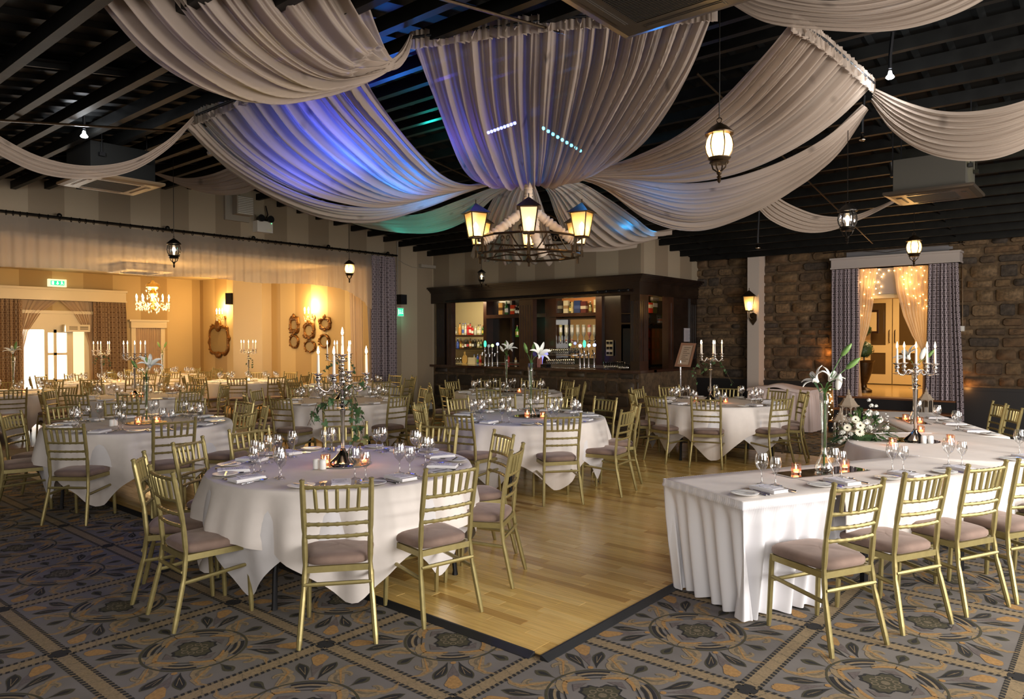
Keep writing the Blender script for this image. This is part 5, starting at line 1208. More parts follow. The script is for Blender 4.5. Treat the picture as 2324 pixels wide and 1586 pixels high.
b = MB(); ye = atX(1531, 740, XR)[1]; b.box(XR-.10, XR-.03, ye, YS-.05, 1.085, 2.55); link('side_panel', b.mesh('side_panel', MT['dw0'], False), sur)
b = MB(); r0, r1 = atY(1012, 684, YB-.16), atY(1425, 658, YB-.16); b.tube([tuple(r0), tuple(r1)], .022, 8)
for t in np.linspace(.02, .98, 5): q = Vector(r0).lerp(Vector(r1), t); b.tube([q, q+Vector((0, .08, 0))], .012, 6)
for t in (.86, .9, .96, 1): b.sphere(tuple(Vector(r0).lerp(Vector(r1), t)), .035, 8)
link('rail', b.mesh('rail', MT['black']), sur)
# back bar cabinets
YC = 13.75; back = thing('back_bar', 'dark wooden back bar shelving behind the counter', 'shelving')
def bxp(nm, pxa, pxb, pya, pyb, Y, d, m, parent=back, **kw):
    cx = (pxa+pxb)/2; x0, x1 = atY(pxa, 740, Y)[0], atY(pxb, 740, Y)[0]; z1, z0 = atY(cx, pya, Y)[2], atY(cx, pyb, Y)[2]
    b = MB(); b.box(min(x0, x1), max(x0, x1), Y, Y+d, z0, z1); return link(nm, b.mesh(nm, m if not isinstance(m, str) else MT[m], False), parent, **kw)
xw = lambda px, Y=YC: atY(px, 740, Y)[0]
b = MB(); b.box(xw(1104), xw(1262), YC+.25, YC+.3, .9, 2.85); link('back_panel', b.mesh('back_panel', MT['dw0'], False), back); b = MB(); b.box(xw(1355), XR-.8, YC, YC+.3, .9, 2.85); link('back_panel', b.mesh('back_panel', MT['dw0'], False), back)
b = MB(); b.box(xw(1237), xw(1262), YC, YC+.25, .9, 2.85); b.box(xw(1097), xw(1104), YC, YC+.3, .9, 2.85); b.box(xw(1355), xw(1369), YC-.06, YC, .9, 2.85); b.box(xw(1146), xw(1150), YC+.2, YC+.26, .9, 2.85); link('upright', b.mesh('upright', MT['dw2'], False), back)
bxp('shelf', 1104, 1237, 713, 721, YC-.02, .3, 'dw2'); bxp('shelf', 1248, 1356, 710, 718, YC-.02, .3, 'dw2'); bxp('shelf', 1248, 1356, 721, 724, YC+.02, .25, 'dw0')
bxp('mirror_panel', 1262, 1355, 724, 812, YC+.24, .02, 'mirror'); bxp('cream_panel', 1262, 1355, 676, 710, YC+.24, .02, mat('orange_lit_panel', (.5, .2, .06), .5))
bxp('counter_back', 1104, 1369, 826, 850, YC-.25, .6, mat('steel_worktop', (.35, .33, .30), .3, .8))
# open shelves in front of the cream wall
YW = 14.1
bxp('shelf', 1015, 1105, 760, 763.5, YW, .35, 'dw2'); bxp('shelf_edge', 1015, 1104, 763.5, 765, YW-.01, .02, 'steel'); bxp('shelf', 1015, 1105, 791, 793, YW, .35, 'dw0'); bxp('shelf_edge', 1015, 1104, 793, 794.5, YW-.01, .02, 'steel')
b = MB(); b.box(xw(1003, YW), xw(1120, YW), YW-.3, YW+.45, .9, 1.04); link('counter_back', b.mesh('counter_back', mat('cream_counter', (.5, .42, .25), .4), False), back)
b = MB(); b.box(XL, XR-.1, YC-1.0, YC-.98, 0, 1.0); 
light('bar_lamp', 'AREA', (-13.0, 13.3, 2.8), 42, (1, .80, .48), 1.2, .3, target=(-13.4, 14.4, 1.5)); light('bar_lamp', 'AREA', (-9.3, 13.1, 2.8), 17, (1, .74, .42), 1.6, .3, target=(-9.3, 13.9, 1.5)); light('bar_lamp', 'POINT', (-7.5, 13.3, 2.7), 7, (1, .6, .25), .06)
# bottles
MT['bgl'] = {}
def bcol(c, tr=False):
    k_ = tuple(c)
    if k_ not in MT['bgl']: MT['bgl'][k_] = mat('bottle_glass_%d' % len(MT['bgl']), c, .08, spec=.7)
    return MT['bgl'][k_]
BM = {}
def bottle(label, base, h, r, body, cap, lab, group, inv=False, shape=0):
    key = (round(h, 2), round(r, 3), body, cap, lab, inv, shape)
    o = thing('bottle', label, 'bottle', tuple(base), group=group)
    if key not in BM:
        b = MB(); ph = [(0, 0), (r*.95, 0), (r, .01), (r, h*.55), (r*.92, h*.62), (r*.42, h*.74), (r*.34, h*.92), (r*.36, h*.93)] if shape == 0 else [(0, 0), (r*.95, 0), (r, .01), (r*1.02, h*.66), (r*.85, h*.72), (r*.38, h*.77), (r*.36, h*.93)]
        f = (lambda q: [(a, h-z) for a, z in q][::-1]) if inv else (lambda q: q)
        b.lathe(f(ph), 12); c_ = MB(); c_.lathe(f([(0, h*.92), (r*.42, h*.92), (r*.42, h), (0, h)]), 10); l_ = MB(); l_.lathe(f([(r*1.03, h*.16), (r*1.03, h*.46)]), 12)
        BM[key] = [('glass', b.mesh('glass', bcol(body))), ('cap', c_.mesh('cap', bcol(cap))), ('label', l_.mesh('label', bcol(lab)))]
    KIDS[o.name] = []
    for nm, me in BM[key]: link(nm, me, o)
    return o
def colname(c):
    for nm, t in (('orange', (.6, .25, .03)), ('blue', (.05, .10, .45)), ('red', (.45, .02, .02)), ('clear', (.5, .5, .42)), ('green', (.03, .12, .03)), ('amber', (.25, .10, .02)), ('dark', (.02, .015, .01)), ('pale yellow', (.45, .42, .2)), ('pink', (.55, .22, .18)), ('bright green', (.10, .35, .04))):
        if t == c: return nm
    return 'plain'
OR, BL, RD, CL, GR, AM, DK, PY, PK, BG = (.6, .25, .03), (.05, .10, .45), (.45, .02, .02), (.5, .5, .42), (.03, .12, .03), (.25, .10, .02), (.02, .015, .01), (.45, .42, .2), (.55, .22, .18), (.10, .35, .04)
WH, YL, GO = (.7, .68, .6), (.6, .5, .1), (.4, .25, .08)
def px5(x, y): return 980+x/5.875, 590+y/5.875
ORD = ['first', 'second', 'third', 'fourth', 'fifth', 'sixth', 'seventh', 'eighth', 'ninth', 'tenth', 'eleventh', 'twelfth', 'thirteenth']
def row(items, Y, group, where, conv=px5):
    for i, (x, ytop, ybot, r, body, cap, lab) in enumerate(items):
        X0, Yb = conv(x, ybot); _, Yt = conv(x, ytop); p = atY(X0, Yb, Y); q = atY(X0, Yt, Y)
        bottle('%s bottle, %s from the left %s' % (colname(body), ORD[i], where), p, q[2]-p[2], r, body, cap, lab, group, shape=i % 2)
row([(275, 845, 997, .036, CL, BL, WH), (320, 880, 997, .03, (.30, .26, .16), DK, CL), (375, 838, 997, .045, OR, DK, OR), (417, 845, 997, .035, CL, BL, BL), (450, 840, 997, .035, CL, BL, WH), (484, 848, 997, .036, RD, WH, RD), (514, 838, 997, .036, RD, DK, WH), (543, 880, 997, .036, RD, DK, WH), (585, 880, 997, .04, CL, CL, CL), (620, 862, 997, .034, PY, DK, WH), (646, 862, 997, .034, CL, DK, WH), (685, 872, 997, .036, GR, RD, YL)], YW+.12, 'bottles on the upper bar shelf', 'on the upper open shelf')
row([(268, 1060, 1180, .03, WH, DK, WH), (302, 1040, 1178, .036, CL, DK, WH), (346, 1045, 1180, .042, BL, WH, BL), (387, 1045, 1178, .036, AM, DK, YL), (414, 1100, 1178, .03, AM, DK, WH), (450, 1055, 1175, .036, DK, GO, WH), (480, 1060, 1172, .034, DK, DK, RD), (514, 1045, 1170, .036, AM, DK, WH), (550, 1058, 1170, .034, DK, WH, WH), (578, 1050, 1170, .034, DK, DK, DK), (625, 1060, 1168, .040, PY, DK, WH), (660, 1060, 1168, .034, PY, DK, GR)], YW+.12, 'bottles on the lower bar shelf', 'on the lower open shelf')
row([(565, 1260, 1385, .036, CL, BL, WH), (612, 1250, 1385, .036, BL, WH, BG), (648, 1255, 1385, .036, PK, WH, RD)], YW-.1, 'bottles on the back counter', 'beside the taps on the back counter')
row([(995, 550, 725, .045, GR, GR, WH), (1125, 610, 725, .036, DK, WH, WH), (1153, 620, 722, .036, DK, GO, WH)], YC+.1, 'bottles on the high cabinet shelf', 'on the high left cabinet shelf')
row([(1137, 870, 1025, .042, BG, RD, YL), (1018, 1262, 1375, .038, RD, DK, RD), (1118, 1290, 1375, .03, GO, DK, WH)], YC+.05, 'bottles by the left cabinet', 'in front of the left cabinet')
def carton(label, conv, xa_, xb_, yt, yb, Y, col, band=None, d=.08):
    c = atY(*conv((xa_+xb_)/2, yb), Y); x0 = atY(*conv(xa_, yb), Y)[0]-c[0]; x1 = atY(*conv(xb_, yb), Y)[0]-c[0]; h = atY(*conv((xa_+xb_)/2, yt), Y)[2]-c[2]
    o = thing('bottle_carton', label, 'box', tuple(c), group='cartons on the bar shelves'); b = MB(); b.box(x0, x1, 0, d, 0, h); bb = MB(); bb.box(x0-.001, x1+.001, -.002, d+.001, h*.35, h*.6)
    KIDS[o.name] = []; link('carton', b.mesh('carton', bcol(col), False), o); link('label', bb.mesh('label', bcol(band or WH), False), o)
carton('tan bottle carton at the left end of the high cabinet shelf', px5, 890, 942, 570, 728, YC+.1, (.5, .28, .09), (.10, .05, .02)); carton('red and cream carton on the high left cabinet shelf', px5, 1045, 1100, 600, 723, YC+.1, (.45, .05, .02), (.7, .6, .3)); carton('tall cream carton at the right end of the upper open shelf', px5, 706, 739, 840, 1000, YW+.12, (.5, .5, .25), (.3, .3, .15))
c3 = lambda x, y: (960+x/3.4176, 600+y/3.4176)
for (a, e, t, col, bd, w_) in ((995, 1035, 287, (.55, .42, .14), (.35, .1, .05), 'yellow-gold'), (1042, 1072, 282, (.04, .035, .03), (.3, .28, .2), 'narrow black'), (1089, 1122, 280, (.6, .56, .40), (.3, .2, .1), 'cream, left of the navy one'), (1150, 1160, 290, (.6, .5, .25), (.5, .4, .2), 'thin gold'), (1170, 1218, 280, (.03, .05, .14), (.06, .09, .22), 'wide navy'), (1222, 1262, 285, (.10, .03, .03), (.5, .45, .35), 'dark red and white'), (1324, 1349, 272, (.62, .57, .38), (.3, .25, .12), 'cream at the right end')):
    carton('%s bottle carton on the shelf over the bar mirror' % w_, c3, a, e, t, 377, YC+.06, col, bd)
row([(1143, 290, 375, .035, (.10, .10, .03), DK, YL), (1298, 285, 375, .04, (.10, .08, .03), WH, (.3, .25, .08))], YC+.08, 'bottles over the bar mirror', 'between cartons over the mirror', c3)
# optics: inverted bottles
for i, (x, col, cap) in enumerate(((1023, OR, RD), (1067, PY, YL), (1110, CL, RD), (1155, CL, RD), (1200, CL, CL), (1247, CL, CL), (1290, PK, DK), (1330, CL, DK))):
    p = atY(*c3(x, 592), YC+.12); q = atY(*c3(x, 468), YC+.12); 
    o = bottle('upside-down %s spirit bottle, %s from the left on the optics rack' % (colname(col), ORD[i]), p, q[2]-p[2], .042, col, cap, WH, 'bottles on the optics rack', inv=True)
    b = MB(); b.lathe([(.004, -.07), (.010, -.065), (.014, -.03), (.014, -.01), (.02, 0), (0, .0)], 10); b.lathe([(0, -.045), (.022, -.045), (.024, -.03), (.022, -.018), (0, -.018)], 12); link('optic_measure', b.mesh('optic_measure', MT['steel'], 'all'), o)
b = MB(); p, q = atY(*c3(1010, 592), YC+.17), atY(*c3(1350, 592), YC+.17); b.tube([tuple(p), tuple(q)], .008, 6); link('optics_rail', b.mesh('optics_rail', MT['steel']), back)
# taps
def tap(label, x, ybase, ytop, conv, Y, lens, kind=0):
    bse = atY(*conv(x, ybase), Y); h = atY(*conv(x, ytop), Y)[2]-bse[2]; o = thing('beer_tap', label, 'beer tap', tuple(bse), group='beer taps on the bar'); KIDS[o.name] = []
    b = MB(); b.lathe([(0, 0), (.035, 0), (.035, .015), (.02, .03), (.018, h*.5), (.024, h*.55), (.02, h*.62), (0, h*.63)], 12); b.tube([(0, 0, h*.5), (0, -.09, h*.52), (0, -.10, h*.40)], .011, 6); link('font', b.mesh('font', MT['steel']), o)
    b = MB(); b.tube([(0, -.03, h*.55), (0, -.06, h*.72)], [.007, .012], 6); link('handle', b.mesh('handle', MT['black']), o)
    b = MB(); rw, rh = ((.035, .035), (.032, .075))[kind]
    n = 16; b.add([(rw*cos(2*pi*i/n), -.002, h-rh+rh*sin(2*pi*i/n)) for i in range(n)]+[(rw*cos(2*pi*i/n), .02, h-rh+rh*sin(2*pi*i/n)) for i in range(n)], [(i, (i+1) % n, n+(i+1) % n, n+i) for i in range(n)]+[tuple(range(n)), tuple(range(2*n-1, n-1, -1))]); link('lens', b.mesh('lens', emis('tap_lens_%s' % o.name, lens, 2.2), False), o)
    if kind:
        b = MB(); s = [(.016*(1 if i % 2 == 0 else .42)*sin(pi*i/5), .016*(1 if i % 2 == 0 else .42)*cos(pi*i/5)) for i in range(10)]; b.add([(x_, -.004, h-rh+z_) for x_, z_ in s], [tuple(range(10))]); link('star', b.mesh('star', bcol((.6, .02, .02)), False), o)
        b = MB(); b.box(-.024, .024, -.0035, -.003, h-rh*.55, h-rh*.40); b.box(-.02, .02, -.0035, -.003, h-rh*1.5, h-rh*1.4); link('band', b.mesh('band', bcol(WH), False), o)
    b = MB(); b.tube([(0, 0, h*.62), (0, 0, h-2*rh+.005)], .008, 6); link('stem', b.mesh('stem', MT['steel']), o)
YT = YB+.2
tap('beer tap with tall green oval lens, left tap cluster', 708, 1400, 1075, px5, YT, (.05, .75, .35), 1); tap('beer tap with dim grey round lens, left cluster', 757, 1400, 1125, px5, YT+.1, (.12, .12, .12)); tap('beer tap with yellow-green round lens, left cluster', 806, 1402, 1120, px5, YT, (.45, .7, .25)); tap('beer tap with pale blue round lens, left cluster', 874, 1400, 1100, px5, YT, (.35, .4, 1))
tap('beer tap with bright round lens, first of the right cluster', 1217, 800, 618, c3, YT, (.8, .85, 1)); tap('beer tap with green oval lens, right cluster', 1250, 800, 588, c3, YT, (.05, .75, .35), 1); tap('beer tap with bright round lens right of the green one', 1285, 800, 615, c3, YT, (.8, .85, 1)); tap('beer tap with bluish lens, last of the right cluster', 1328, 798, 612, c3, YT+.1, (.4, .45, .9))
# glassware on the bar
tum = MB(); tum.lathe([(0, .003), (.032, .003), (.034, .008), (.040, .135), (.038, .135), (.031, .012), (0, .010)], 12); tumP = thing('tumbler', '', 'glass', me=tum.mesh('tumbler', glassmat('bar_glass', (.95, .95, .95), .22), 'all'))
kk = 0
for (x0, x1, n, ybot, Y, z_s, w_) in ((1415, 1552, 9, 808, YB+.15, 1.0, 'taller tumblers at the right bar end'), (1525, 1590, 5, 813, YB+.0, .8, 'short tumblers beside the corner pilaster'), (978, 1118, 10, 695, YC+.0, 1.0, 'glasses on the rack by the mirror'), (972, 1170, 13, 780, YC-.2, 1.0, 'glasses standing on the back counter')):
    for i in range(n):
        p = atY(*c3(x0+(x1-x0)*i/(n-1), ybot), Y); o = place(tumP, 'clear glass in the row of %s' % w_, tuple(p), 0, w_); o['label'] = 'clear glass, %s of the %s' % ((ORD+['last'])[min(i, 12)], w_); o.scale = (z_s*1.05, z_s*1.05, z_s)
p, q = atY(*c3(965, 697), YC+.05), atY(*c3(1180, 697), YC+.05); b = MB(); b.box(p[0], q[0], YC-.05, YC+.15, p[2]-.02, p[2]-.003); link('rack_shelf', b.mesh('rack_shelf', MT['steel'], False), back)
for i, x in enumerate((316, 346, 385)):
    p = atY(*px5(x, 1385), YW-.1); o = place(tumP, 'clear glass, %s from the left below the open bar shelves' % ORD[i], tuple(p), 0, 'glasses below the open shelves'); o.scale = (.9, .9, 1.2)
# board, box, domed chiller, mat, till panel
b = MB(); ol = [(.10*cos(t)*(1-.25*max(0, sin(t))), .13*sin(t)+.13) for t in np.linspace(0, 2*pi, 18)[:-1]]; ol2 = ol
b.add([(x, 0, z) for x, z in ol]+[(x, .02, z) for x, z in ol], [(i, (i+1) % 17, 17+(i+1) % 17, 17+i) for i in range(17)]+[tuple(range(17)), tuple(range(33, 16, -1))]); b.box(-.02, .02, 0, .02, .24, .34)
p = atY(*px5(436, 1390), YW-.15); thing('chopping_board', 'rounded wooden chopping board leaning on the back counter', 'chopping board', tuple(p), me=b.mesh('chopping_board', mat('board_wood', (.55, .36, .12), .5), False))
b = MB(); b.box(-.13, .13, 0, .10, 0, .18); p = atY(*px5(528, 1390), YW-.2); thing('white_box', 'plain white box on the back counter under the shelves', 'box', tuple(p), me=b.mesh('white_box', bcol((.7, .62, .45)), False))
o = thing('domed_dispenser', 'domed blue-lit drinks dispenser with silver arc on the bar', 'dispenser', tuple(atY(*c3(940, 795), YB+.2))); KIDS[o.name] = []; b = MB(); b.box(-.10, .12, -.08, .08, 0, .06); link('base', b.mesh('base', MT['black'], False), o)
b = MB(); b.tube([(-.09+.0+.16*(1-cos(t))/2, 0, .06+.20*sin(t*.5+.0)+.08*sin(t)) for t in np.linspace(0, pi, 12)], .035, 10); link('arc', b.mesh('arc', emis('dispenser_blue', (.25, .25, 1), 1.2, (.3, .3, .5))), o); b = MB(); b.box(-.12, -.04, -.10, -.02, .0, .22); link('carton', b.mesh('carton', bcol(PK), False), o)
o = thing('bar_mat', 'red bar mat on the counter left of the fluted pilaster', 'mat', tuple(atY(*px5(1060, 1393), YB+.2))); b = MB(); b.box(-.30, .30, 0, .18, 0, .01); me = b.mesh('bar_mat', bcol(RD), False); o2 = link('rubber', me, o)
o = thing('switch_panel', 'cream panel of six switches on the dark bar back', 'switch panel', tuple(atY(*c3(1446, 708), YC-.06))); KIDS[o.name] = []; b = MB(); W3 = abs(atY(*c3(1472, 650), YC)[0]-atY(*c3(1420, 650), YC)[0])/2; H3 = atY(*c3(1446, 588), YC)[2]-atY(*c3(1446, 708), YC)[2]; b.box(-W3, W3, 0, .03, 0, H3); link('plate', b.mesh('plate', bcol((.5, .45, .32)), False), o)
for r_ in range(3):
    for c_ in range(2): b = MB(); b.box(-W3*.85+c_*W3*.95, -W3*.1+c_*W3*.95, -.008, 0, H3*(r_/3+.09), H3*(r_/3+.25)); link('switch', b.mesh('switch', MT['black'], False), o)
# fridge, side-shelf boxes
xf = XR-.62; fp = lambda px, py: atX(px, py, xf)
ya, yb_ = fp(1462, 800)[1], fp(1510, 800)[1]; zt_, zb_ = fp(1490, 738)[2], 1.09
o = thing('bottle_fridge', 'glass-door fridge lit amber inside the bar corner', 'fridge'); KIDS[o.name] = []; b = MB(); b.box(xf-.5, xf-.46, ya-.1, yb_+.06, zb_, zt_); b.box(xf-.5, xf, ya-.1, ya-.04, zb_, zt_); b.box(xf-.5, xf, yb_, yb_+.06, zb_, zt_); b.box(xf-.5, xf, ya-.1, yb_+.06, zt_-.07, zt_); b.box(xf-.5, xf, ya-.1, yb_+.06, zb_, zb_+.05); link('cabinet', b.mesh('cabinet', MT['black'], False), o)
b = MB(); b.box(xf-.005, xf, ya-.04, yb_, zb_+.05, zt_-.07); link('door', b.mesh('door', glassmat('amber_glass', (1, .55, .15), .08), False), o)
b = MB(); b.box(xf-.45, xf-.44, ya-.04, yb_, zb_+.05, zt_-.07); link('back', b.mesh('back', emis('fridge_glow', (.75, .26, .03), .38), False), o)
for i in range(4):
    b = MB(); z = zb_+.15+i*.24; b.box(xf-.42, xf-.04, ya-.04, yb_, z, z+.008); link('rack', b.mesh('rack', MT['steel'], False), o)
    b = MB(); 
    for k_ in range(5): b.lathe([(0, 0), (.03, 0), (.03, .12), (.012, .16), (.012, .2), (0, .2)], 8, (xf-.15, ya+.04+k_*(yb_-ya-.08)/4, z+.01))
    link('bottles', b.mesh('bottles', bcol(AM), 'all'), o, kind='stuff')
b = MB(); b.box(xf-.5, xf+.02, ya-.1, yb_+.06, zt_+.02, zt_+.05); b.box(xf-.5, xf+.02, ya-.1, yb_+.06, fp(1490, 711)[2]-.02, fp(1490, 711)[2]); b.box(xf-.52, xf-.5, ya-.1, yb_+.06, zt_, 2.85); link('side_shelf', b.mesh('side_shelf', MT['dw0'], False), back)
c2 = lambda x, y: (1340+x/5.875, 590+y/5.875)
def sidecarton(label, xa_, xb_, yt, yb, col, band, Yo=.0):
    p = fp(*c2(xa_, yb)); q = fp(*c2(xb_, yb)); h = fp(*c2((xa_+xb_)/2, yt))[2]-p[2]; o = thing('bottle_carton', label, 'box', (xf-.08, p[1], p[2]), group='cartons on the bar shelves'); b = MB(); b.box(0, .06, 0, q[1]-p[1], 0, h); KIDS[o.name] = []; link('carton', b.mesh('carton', bcol(col), False), o)
    b = MB(); b.box(.0, .062, -.001, q[1]-p[1]+.001, h*.5, h*.82); link('label', b.mesh('label', bcol(band), False), o)
sidecarton('red and cream carton at the left above the fridge', 793, 845, 568, 710, (.5, .04, .02), (.65, .6, .4)); sidecarton('silver carton lying on top above the fridge', 845, 925, 495, 538, (.25, .25, .25), (.4, .4, .4)); sidecarton('dark green tube with silver top above the fridge', 852, 905, 545, 708, (.06, .07, .02), (.6, .6, .6)); sidecarton('black box beside the green tube above the fridge', 915, 990, 545, 710, (.02, .02, .02), (.03, .03, .03)); sidecarton('red and cream carton at the right above the fridge', 998, 1038, 555, 705, (.5, .04, .02), (.65, .6, .3)); sidecarton('yellow box low on the shelf above the fridge', 990, 1038, 712, 830, (.45, .36, .12), (.45, .36, .12)); sidecarton('small white box with red mark above the fridge', 935, 983, 778, 836, (.6, .58, .55), (.7, .25, .15)); sidecarton('black carton low on the shelf above the fridge', 800, 890, 715, 835, (.015, .015, .015), (.03, .03, .03))
# notice and menu stand
p = atX(*c2(1250, 1088), XR-.02); q = atX(*c2(1350, 910), XR-.02); b = MB(); b.box(XR-.025, XR-.02, p[1], q[1], p[2], q[2]); nt_ = thing('notice', 'white printed notice sheet on the dark bar side panel', 'notice'); KIDS[nt_.name] = []; link('sheet', b.mesh('sheet', bcol((.42, .40, .44)), False), nt_)
b = MB()
for i in range(9): z = q[2]-.05-i*(q[2]-p[2]-.06)/9; b.box(XR-.0199, XR-.019, p[1]+.03, q[1]-.03-.05*(i % 3), z-.006, z)
link('print', b.mesh('print', bcol((.15, .15, .2)), False), nt_)
o = thing('menu_stand', 'wooden framed menu board on a steel pole by the bar', 'menu stand'); KIDS[o.name] = []; Ym = 12.75
A_, B_, C_2, D_ = (atY(*c2(x, y), Ym+dy) for (x, y, dy) in ((1120, 1420, -.12), (1335, 1430, .0), (1412, 1112, .12), (1212, 1105, .0)))
def fr_(t, u, o_=0): 
    p = np.array(A_)*(1-t)*(1-u)+np.array(B_)*t*(1-u)+np.array(C_2)*t*u+np.array(D_)*(1-t)*u; nn = np.cross(B_-A_, D_-A_); nn /= np.linalg.norm(nn); nn = nn if nn@(C0-A_) > 0 else -nn; return tuple(p+nn*o_)
b = MB()
for (t0, t1, u0, u1) in ((0, .14, 0, 1), (.86, 1, 0, 1), (.14, .86, 0, .10), (.14, .86, .90, 1)):
    b.add([fr_(t0, u0, -.015), fr_(t1, u0, -.015), fr_(t1, u1, -.015), fr_(t0, u1, -.015), fr_(t0, u0, .02), fr_(t1, u0, .02), fr_(t1, u1, .02), fr_(t0, u1, .02)], [(0,3,2,1),(4,5,6,7),(0,1,5,4),(1,2,6,5),(2,3,7,6),(3,0,4,7)])
link('frame', b.mesh('frame', mat('oak_frame', (.22, .10, .05), .3), False), o)
b = MB(); b.add([fr_(.14, .1, 0), fr_(.86, .1, 0), fr_(.86, .9, 0), fr_(.14, .9, 0)], [(0, 1, 2, 3)]); link('menu_sheet', b.mesh('menu_sheet', bcol((.35, .25, .17)), False), o)
b = MB()
for i in range(8):
    u = .80-.08*i; b.add([fr_(.28, u, .002), fr_(.72-.1*(i % 3), u, .002), fr_(.72-.1*(i % 3), u+.02, .002), fr_(.28, u+.02, .002)], [(0, 1, 2, 3)])
link('print', b.mesh('print', bcol((.08, .05, .03)), False), o)
pm = np.array(fr_(.35, .05, -.03)); b = MB(); b.tube([(pm[0], pm[1], pm[2]+.1), (pm[0], pm[1], .02)], .022, 10); b.lathe([(0, 0), (.17, 0), (.17, .015), (.03, .03), (0, .03)], 24, (pm[0], pm[1], 0)); link('pole', b.mesh('pole', MT['steel']), o)
# ================================================================ LEFT WALL: ROD, VALANCE, CURTAINS
xr_ = XL+.16
def lx(px, py, x=None): return atX(px, py, x if x is not None else xr_)
rod = thing('curtain_rod', 'long black curtain rod with rings across the annex opening', 'curtain rod'); KIDS[rod.name] = []
z_rod = 3.60; yr0, yr1 = 1.0, lx(899, 578)[1]
b = MB(); b.tube([(xr_, yr0, z_rod), (xr_, yr1, z_rod)], .022, 8); b.lathe([(.0, 0), (.03, 0), (.035, .04), (.02, .06), (0, .06)], 8, (0, 0, 0)); link('pole', (lambda bb: bb.mesh('pole', MT['iron']))(MB().tube([(xr_, yr0, z_rod), (xr_, yr1+.03, z_rod)], .022, 8)), rod)
rme = MB().tube([(.0, .0, 0)]+[(0, 0, 0)], .001, 4); rb = MB(); rb.tube([(.036*cos(t), 0, .036*sin(t)-.012) for t in np.linspace(0, 2*pi, 13)], .006, 5, cap=False); ringm = rb.mesh('ring', MT['iron']); rn = random.Random(2); y = 3.4
while y < yr1-.1: link('ring', ringm, rod, (xr_, y, z_rod)); y += rn.choice([.09, .12, .16, .2])
for px in (135, 380, 575, 745, 880):
    y = lx(px, 520)[1]; b = MB(); b.tube([(xr_, 0, 0), (XL, 0, .02)], .014, 6); b.v = [(p[0], p[1]+y, p[2]+z_rod) for p in b.v]; b.sphere((xr_, y, z_rod+.03), .04, 8); link('bracket', b.mesh('bracket', MT['iron']), rod)
rows_n = 44; ycv = np.linspace(1.6, lx(845, 600)[1], 560); g = []; rn = random.Random(8); ph = [rn.random()*6 for _ in range(6)]
zs_ = [0, .02, .045, .07, .10, .12, .2, .32, .45, .6, .75, .9, 1]
MT['valance'] = sheer('valance_voile', (.62, .56, .50), .36, .68)
def vbot(y):
    t = max(0, (y-9.2)/(yr1-.75-9.2)); return 2.80-(.0 if t < 0 else .42*t**2.2)
for zi in zs_:
    row = []
    for y in ycv:
        top = 3.555; bt = vbot(y)+.02*sin(y*3+1); z = top-zi if zi <= .12 else top-.12-(top-.12-bt)*((zi-.12)/.88); d = top-z
        s = y*2*pi; fine = .004*sin(s/.028+ph[0]); fo = .022*(sin(s/.17+ph[1]+1.3*sin(y*2))+.6*sin(s/.31+ph[2]))*min(1, max(0, d-.09)/.25); row.append((xr_-.02+fine*(1 if d < .16 else .4)+fo, y, z))
    g.append(row)
thing('valance', 'gathered voile valance across the top of the annex opening', 'valance', me=MB().grid(g).mesh('valance', MT['valance'], 'all'))
ya_, yb2 = lx(845, 700)[1], lx(899, 700)[1]
thing('curtain', 'grey trellis curtain at the end of the long rod by the bar', 'curtain', me=curtain('curtain', [(3.56, ya_, yb2, xr_-.02), (3.40, ya_, yb2, xr_-.02), (1.8, ya_-.03, yb2+.02, xr_-.02), (.06, ya_-.02, yb2+.02, xr_-.02)], 12, 9, .035, 'trel', axis=0, uvs=True), group='trellis pattern curtains')
y1_, y2_, y3_ = lx(795, 700, XL-.25)[1], lx(817, 700, XL-.25)[1], lx(848, 700, XL-.1)[1]
thing('sheer_curtain', 'cream sheer panel just inside the annex opening', 'curtain', me=curtain('sheer_curtain', [(3.3, y1_, y2_+.1, XL-.30), (1.5, y1_+.05, y2_+.1, XL-.3), (.008, y1_+.1, y2_+.1, XL-.3)], 13, 5, .025, 'sheerc', axis=0, uvs=False), group='sheer panels of the annex opening')
thing('sheer_curtain', 'greyish sheer panel beside the patterned curtain on the rod', 'curtain', me=curtain('sheer_curtain', [(3.5, y2_-.1, y3_, XL+.06), (1.5, y2_, y3_, XL+.06), (.06, y2_, y3_, XL+.06)], 14, 6, .025, 'sheerw', axis=0, uvs=False), group='sheer panels of the annex opening')
# fittings on the gable
def wbox(nm, label, cat, pxa, pxb, pya, pyb, d, m, X0=XL, parent=None):
    c = ((pxa+pxb)/2, (pya+pyb)/2); y0, y1 = atX(pxa, c[1], X0)[1], atX(pxb, c[1], X0)[1]; z1, z0 = atX(c[0], pya, X0)[2], atX(c[0], pyb, X0)[2]
    b = MB(); b.box(X0, X0+d, y0, y1, z0, z1); me = b.mesh(nm, m, False)
    if parent is not None: return link(nm, me, parent), (y0, y1, z0, z1)
    return thing(nm, label, cat, me=me), (y0, y1, z0, z1)
o = thing('vent', 'square louvred extractor vent high on the striped gable wall', 'vent'); KIDS[o.name] = []
MT['taupe2'] = mat('vent_paint', (.30, .26, .21), .6)
_, (y0, y1, z0, z1) = wbox('frame', '', '', 508, 563, 447, 502, .05, MT['taupe2'], parent=o); _, (y0, y1, z0, z1) = wbox('housing', '', '', 524, 562, 449, 490, .22, MT['taupe2'], parent=o)
for i in range(10): b = MB(); z = z0+(z1-z0)*(i+.5)/10.5; b.box(XL+.22, XL+.235, y0+.02, y1-.02, z, z+.012); link('louvre', b.mesh('louvre', MT['white'], False), o)
o = thing('emergency_light', 'white twin-head emergency light box on the striped gable', 'emergency light'); KIDS[o.name] = []
_, (y0, y1, z0, z1) = wbox('box', '', '', 574, 609, 504, 529, .16, MT['white'], parent=o)
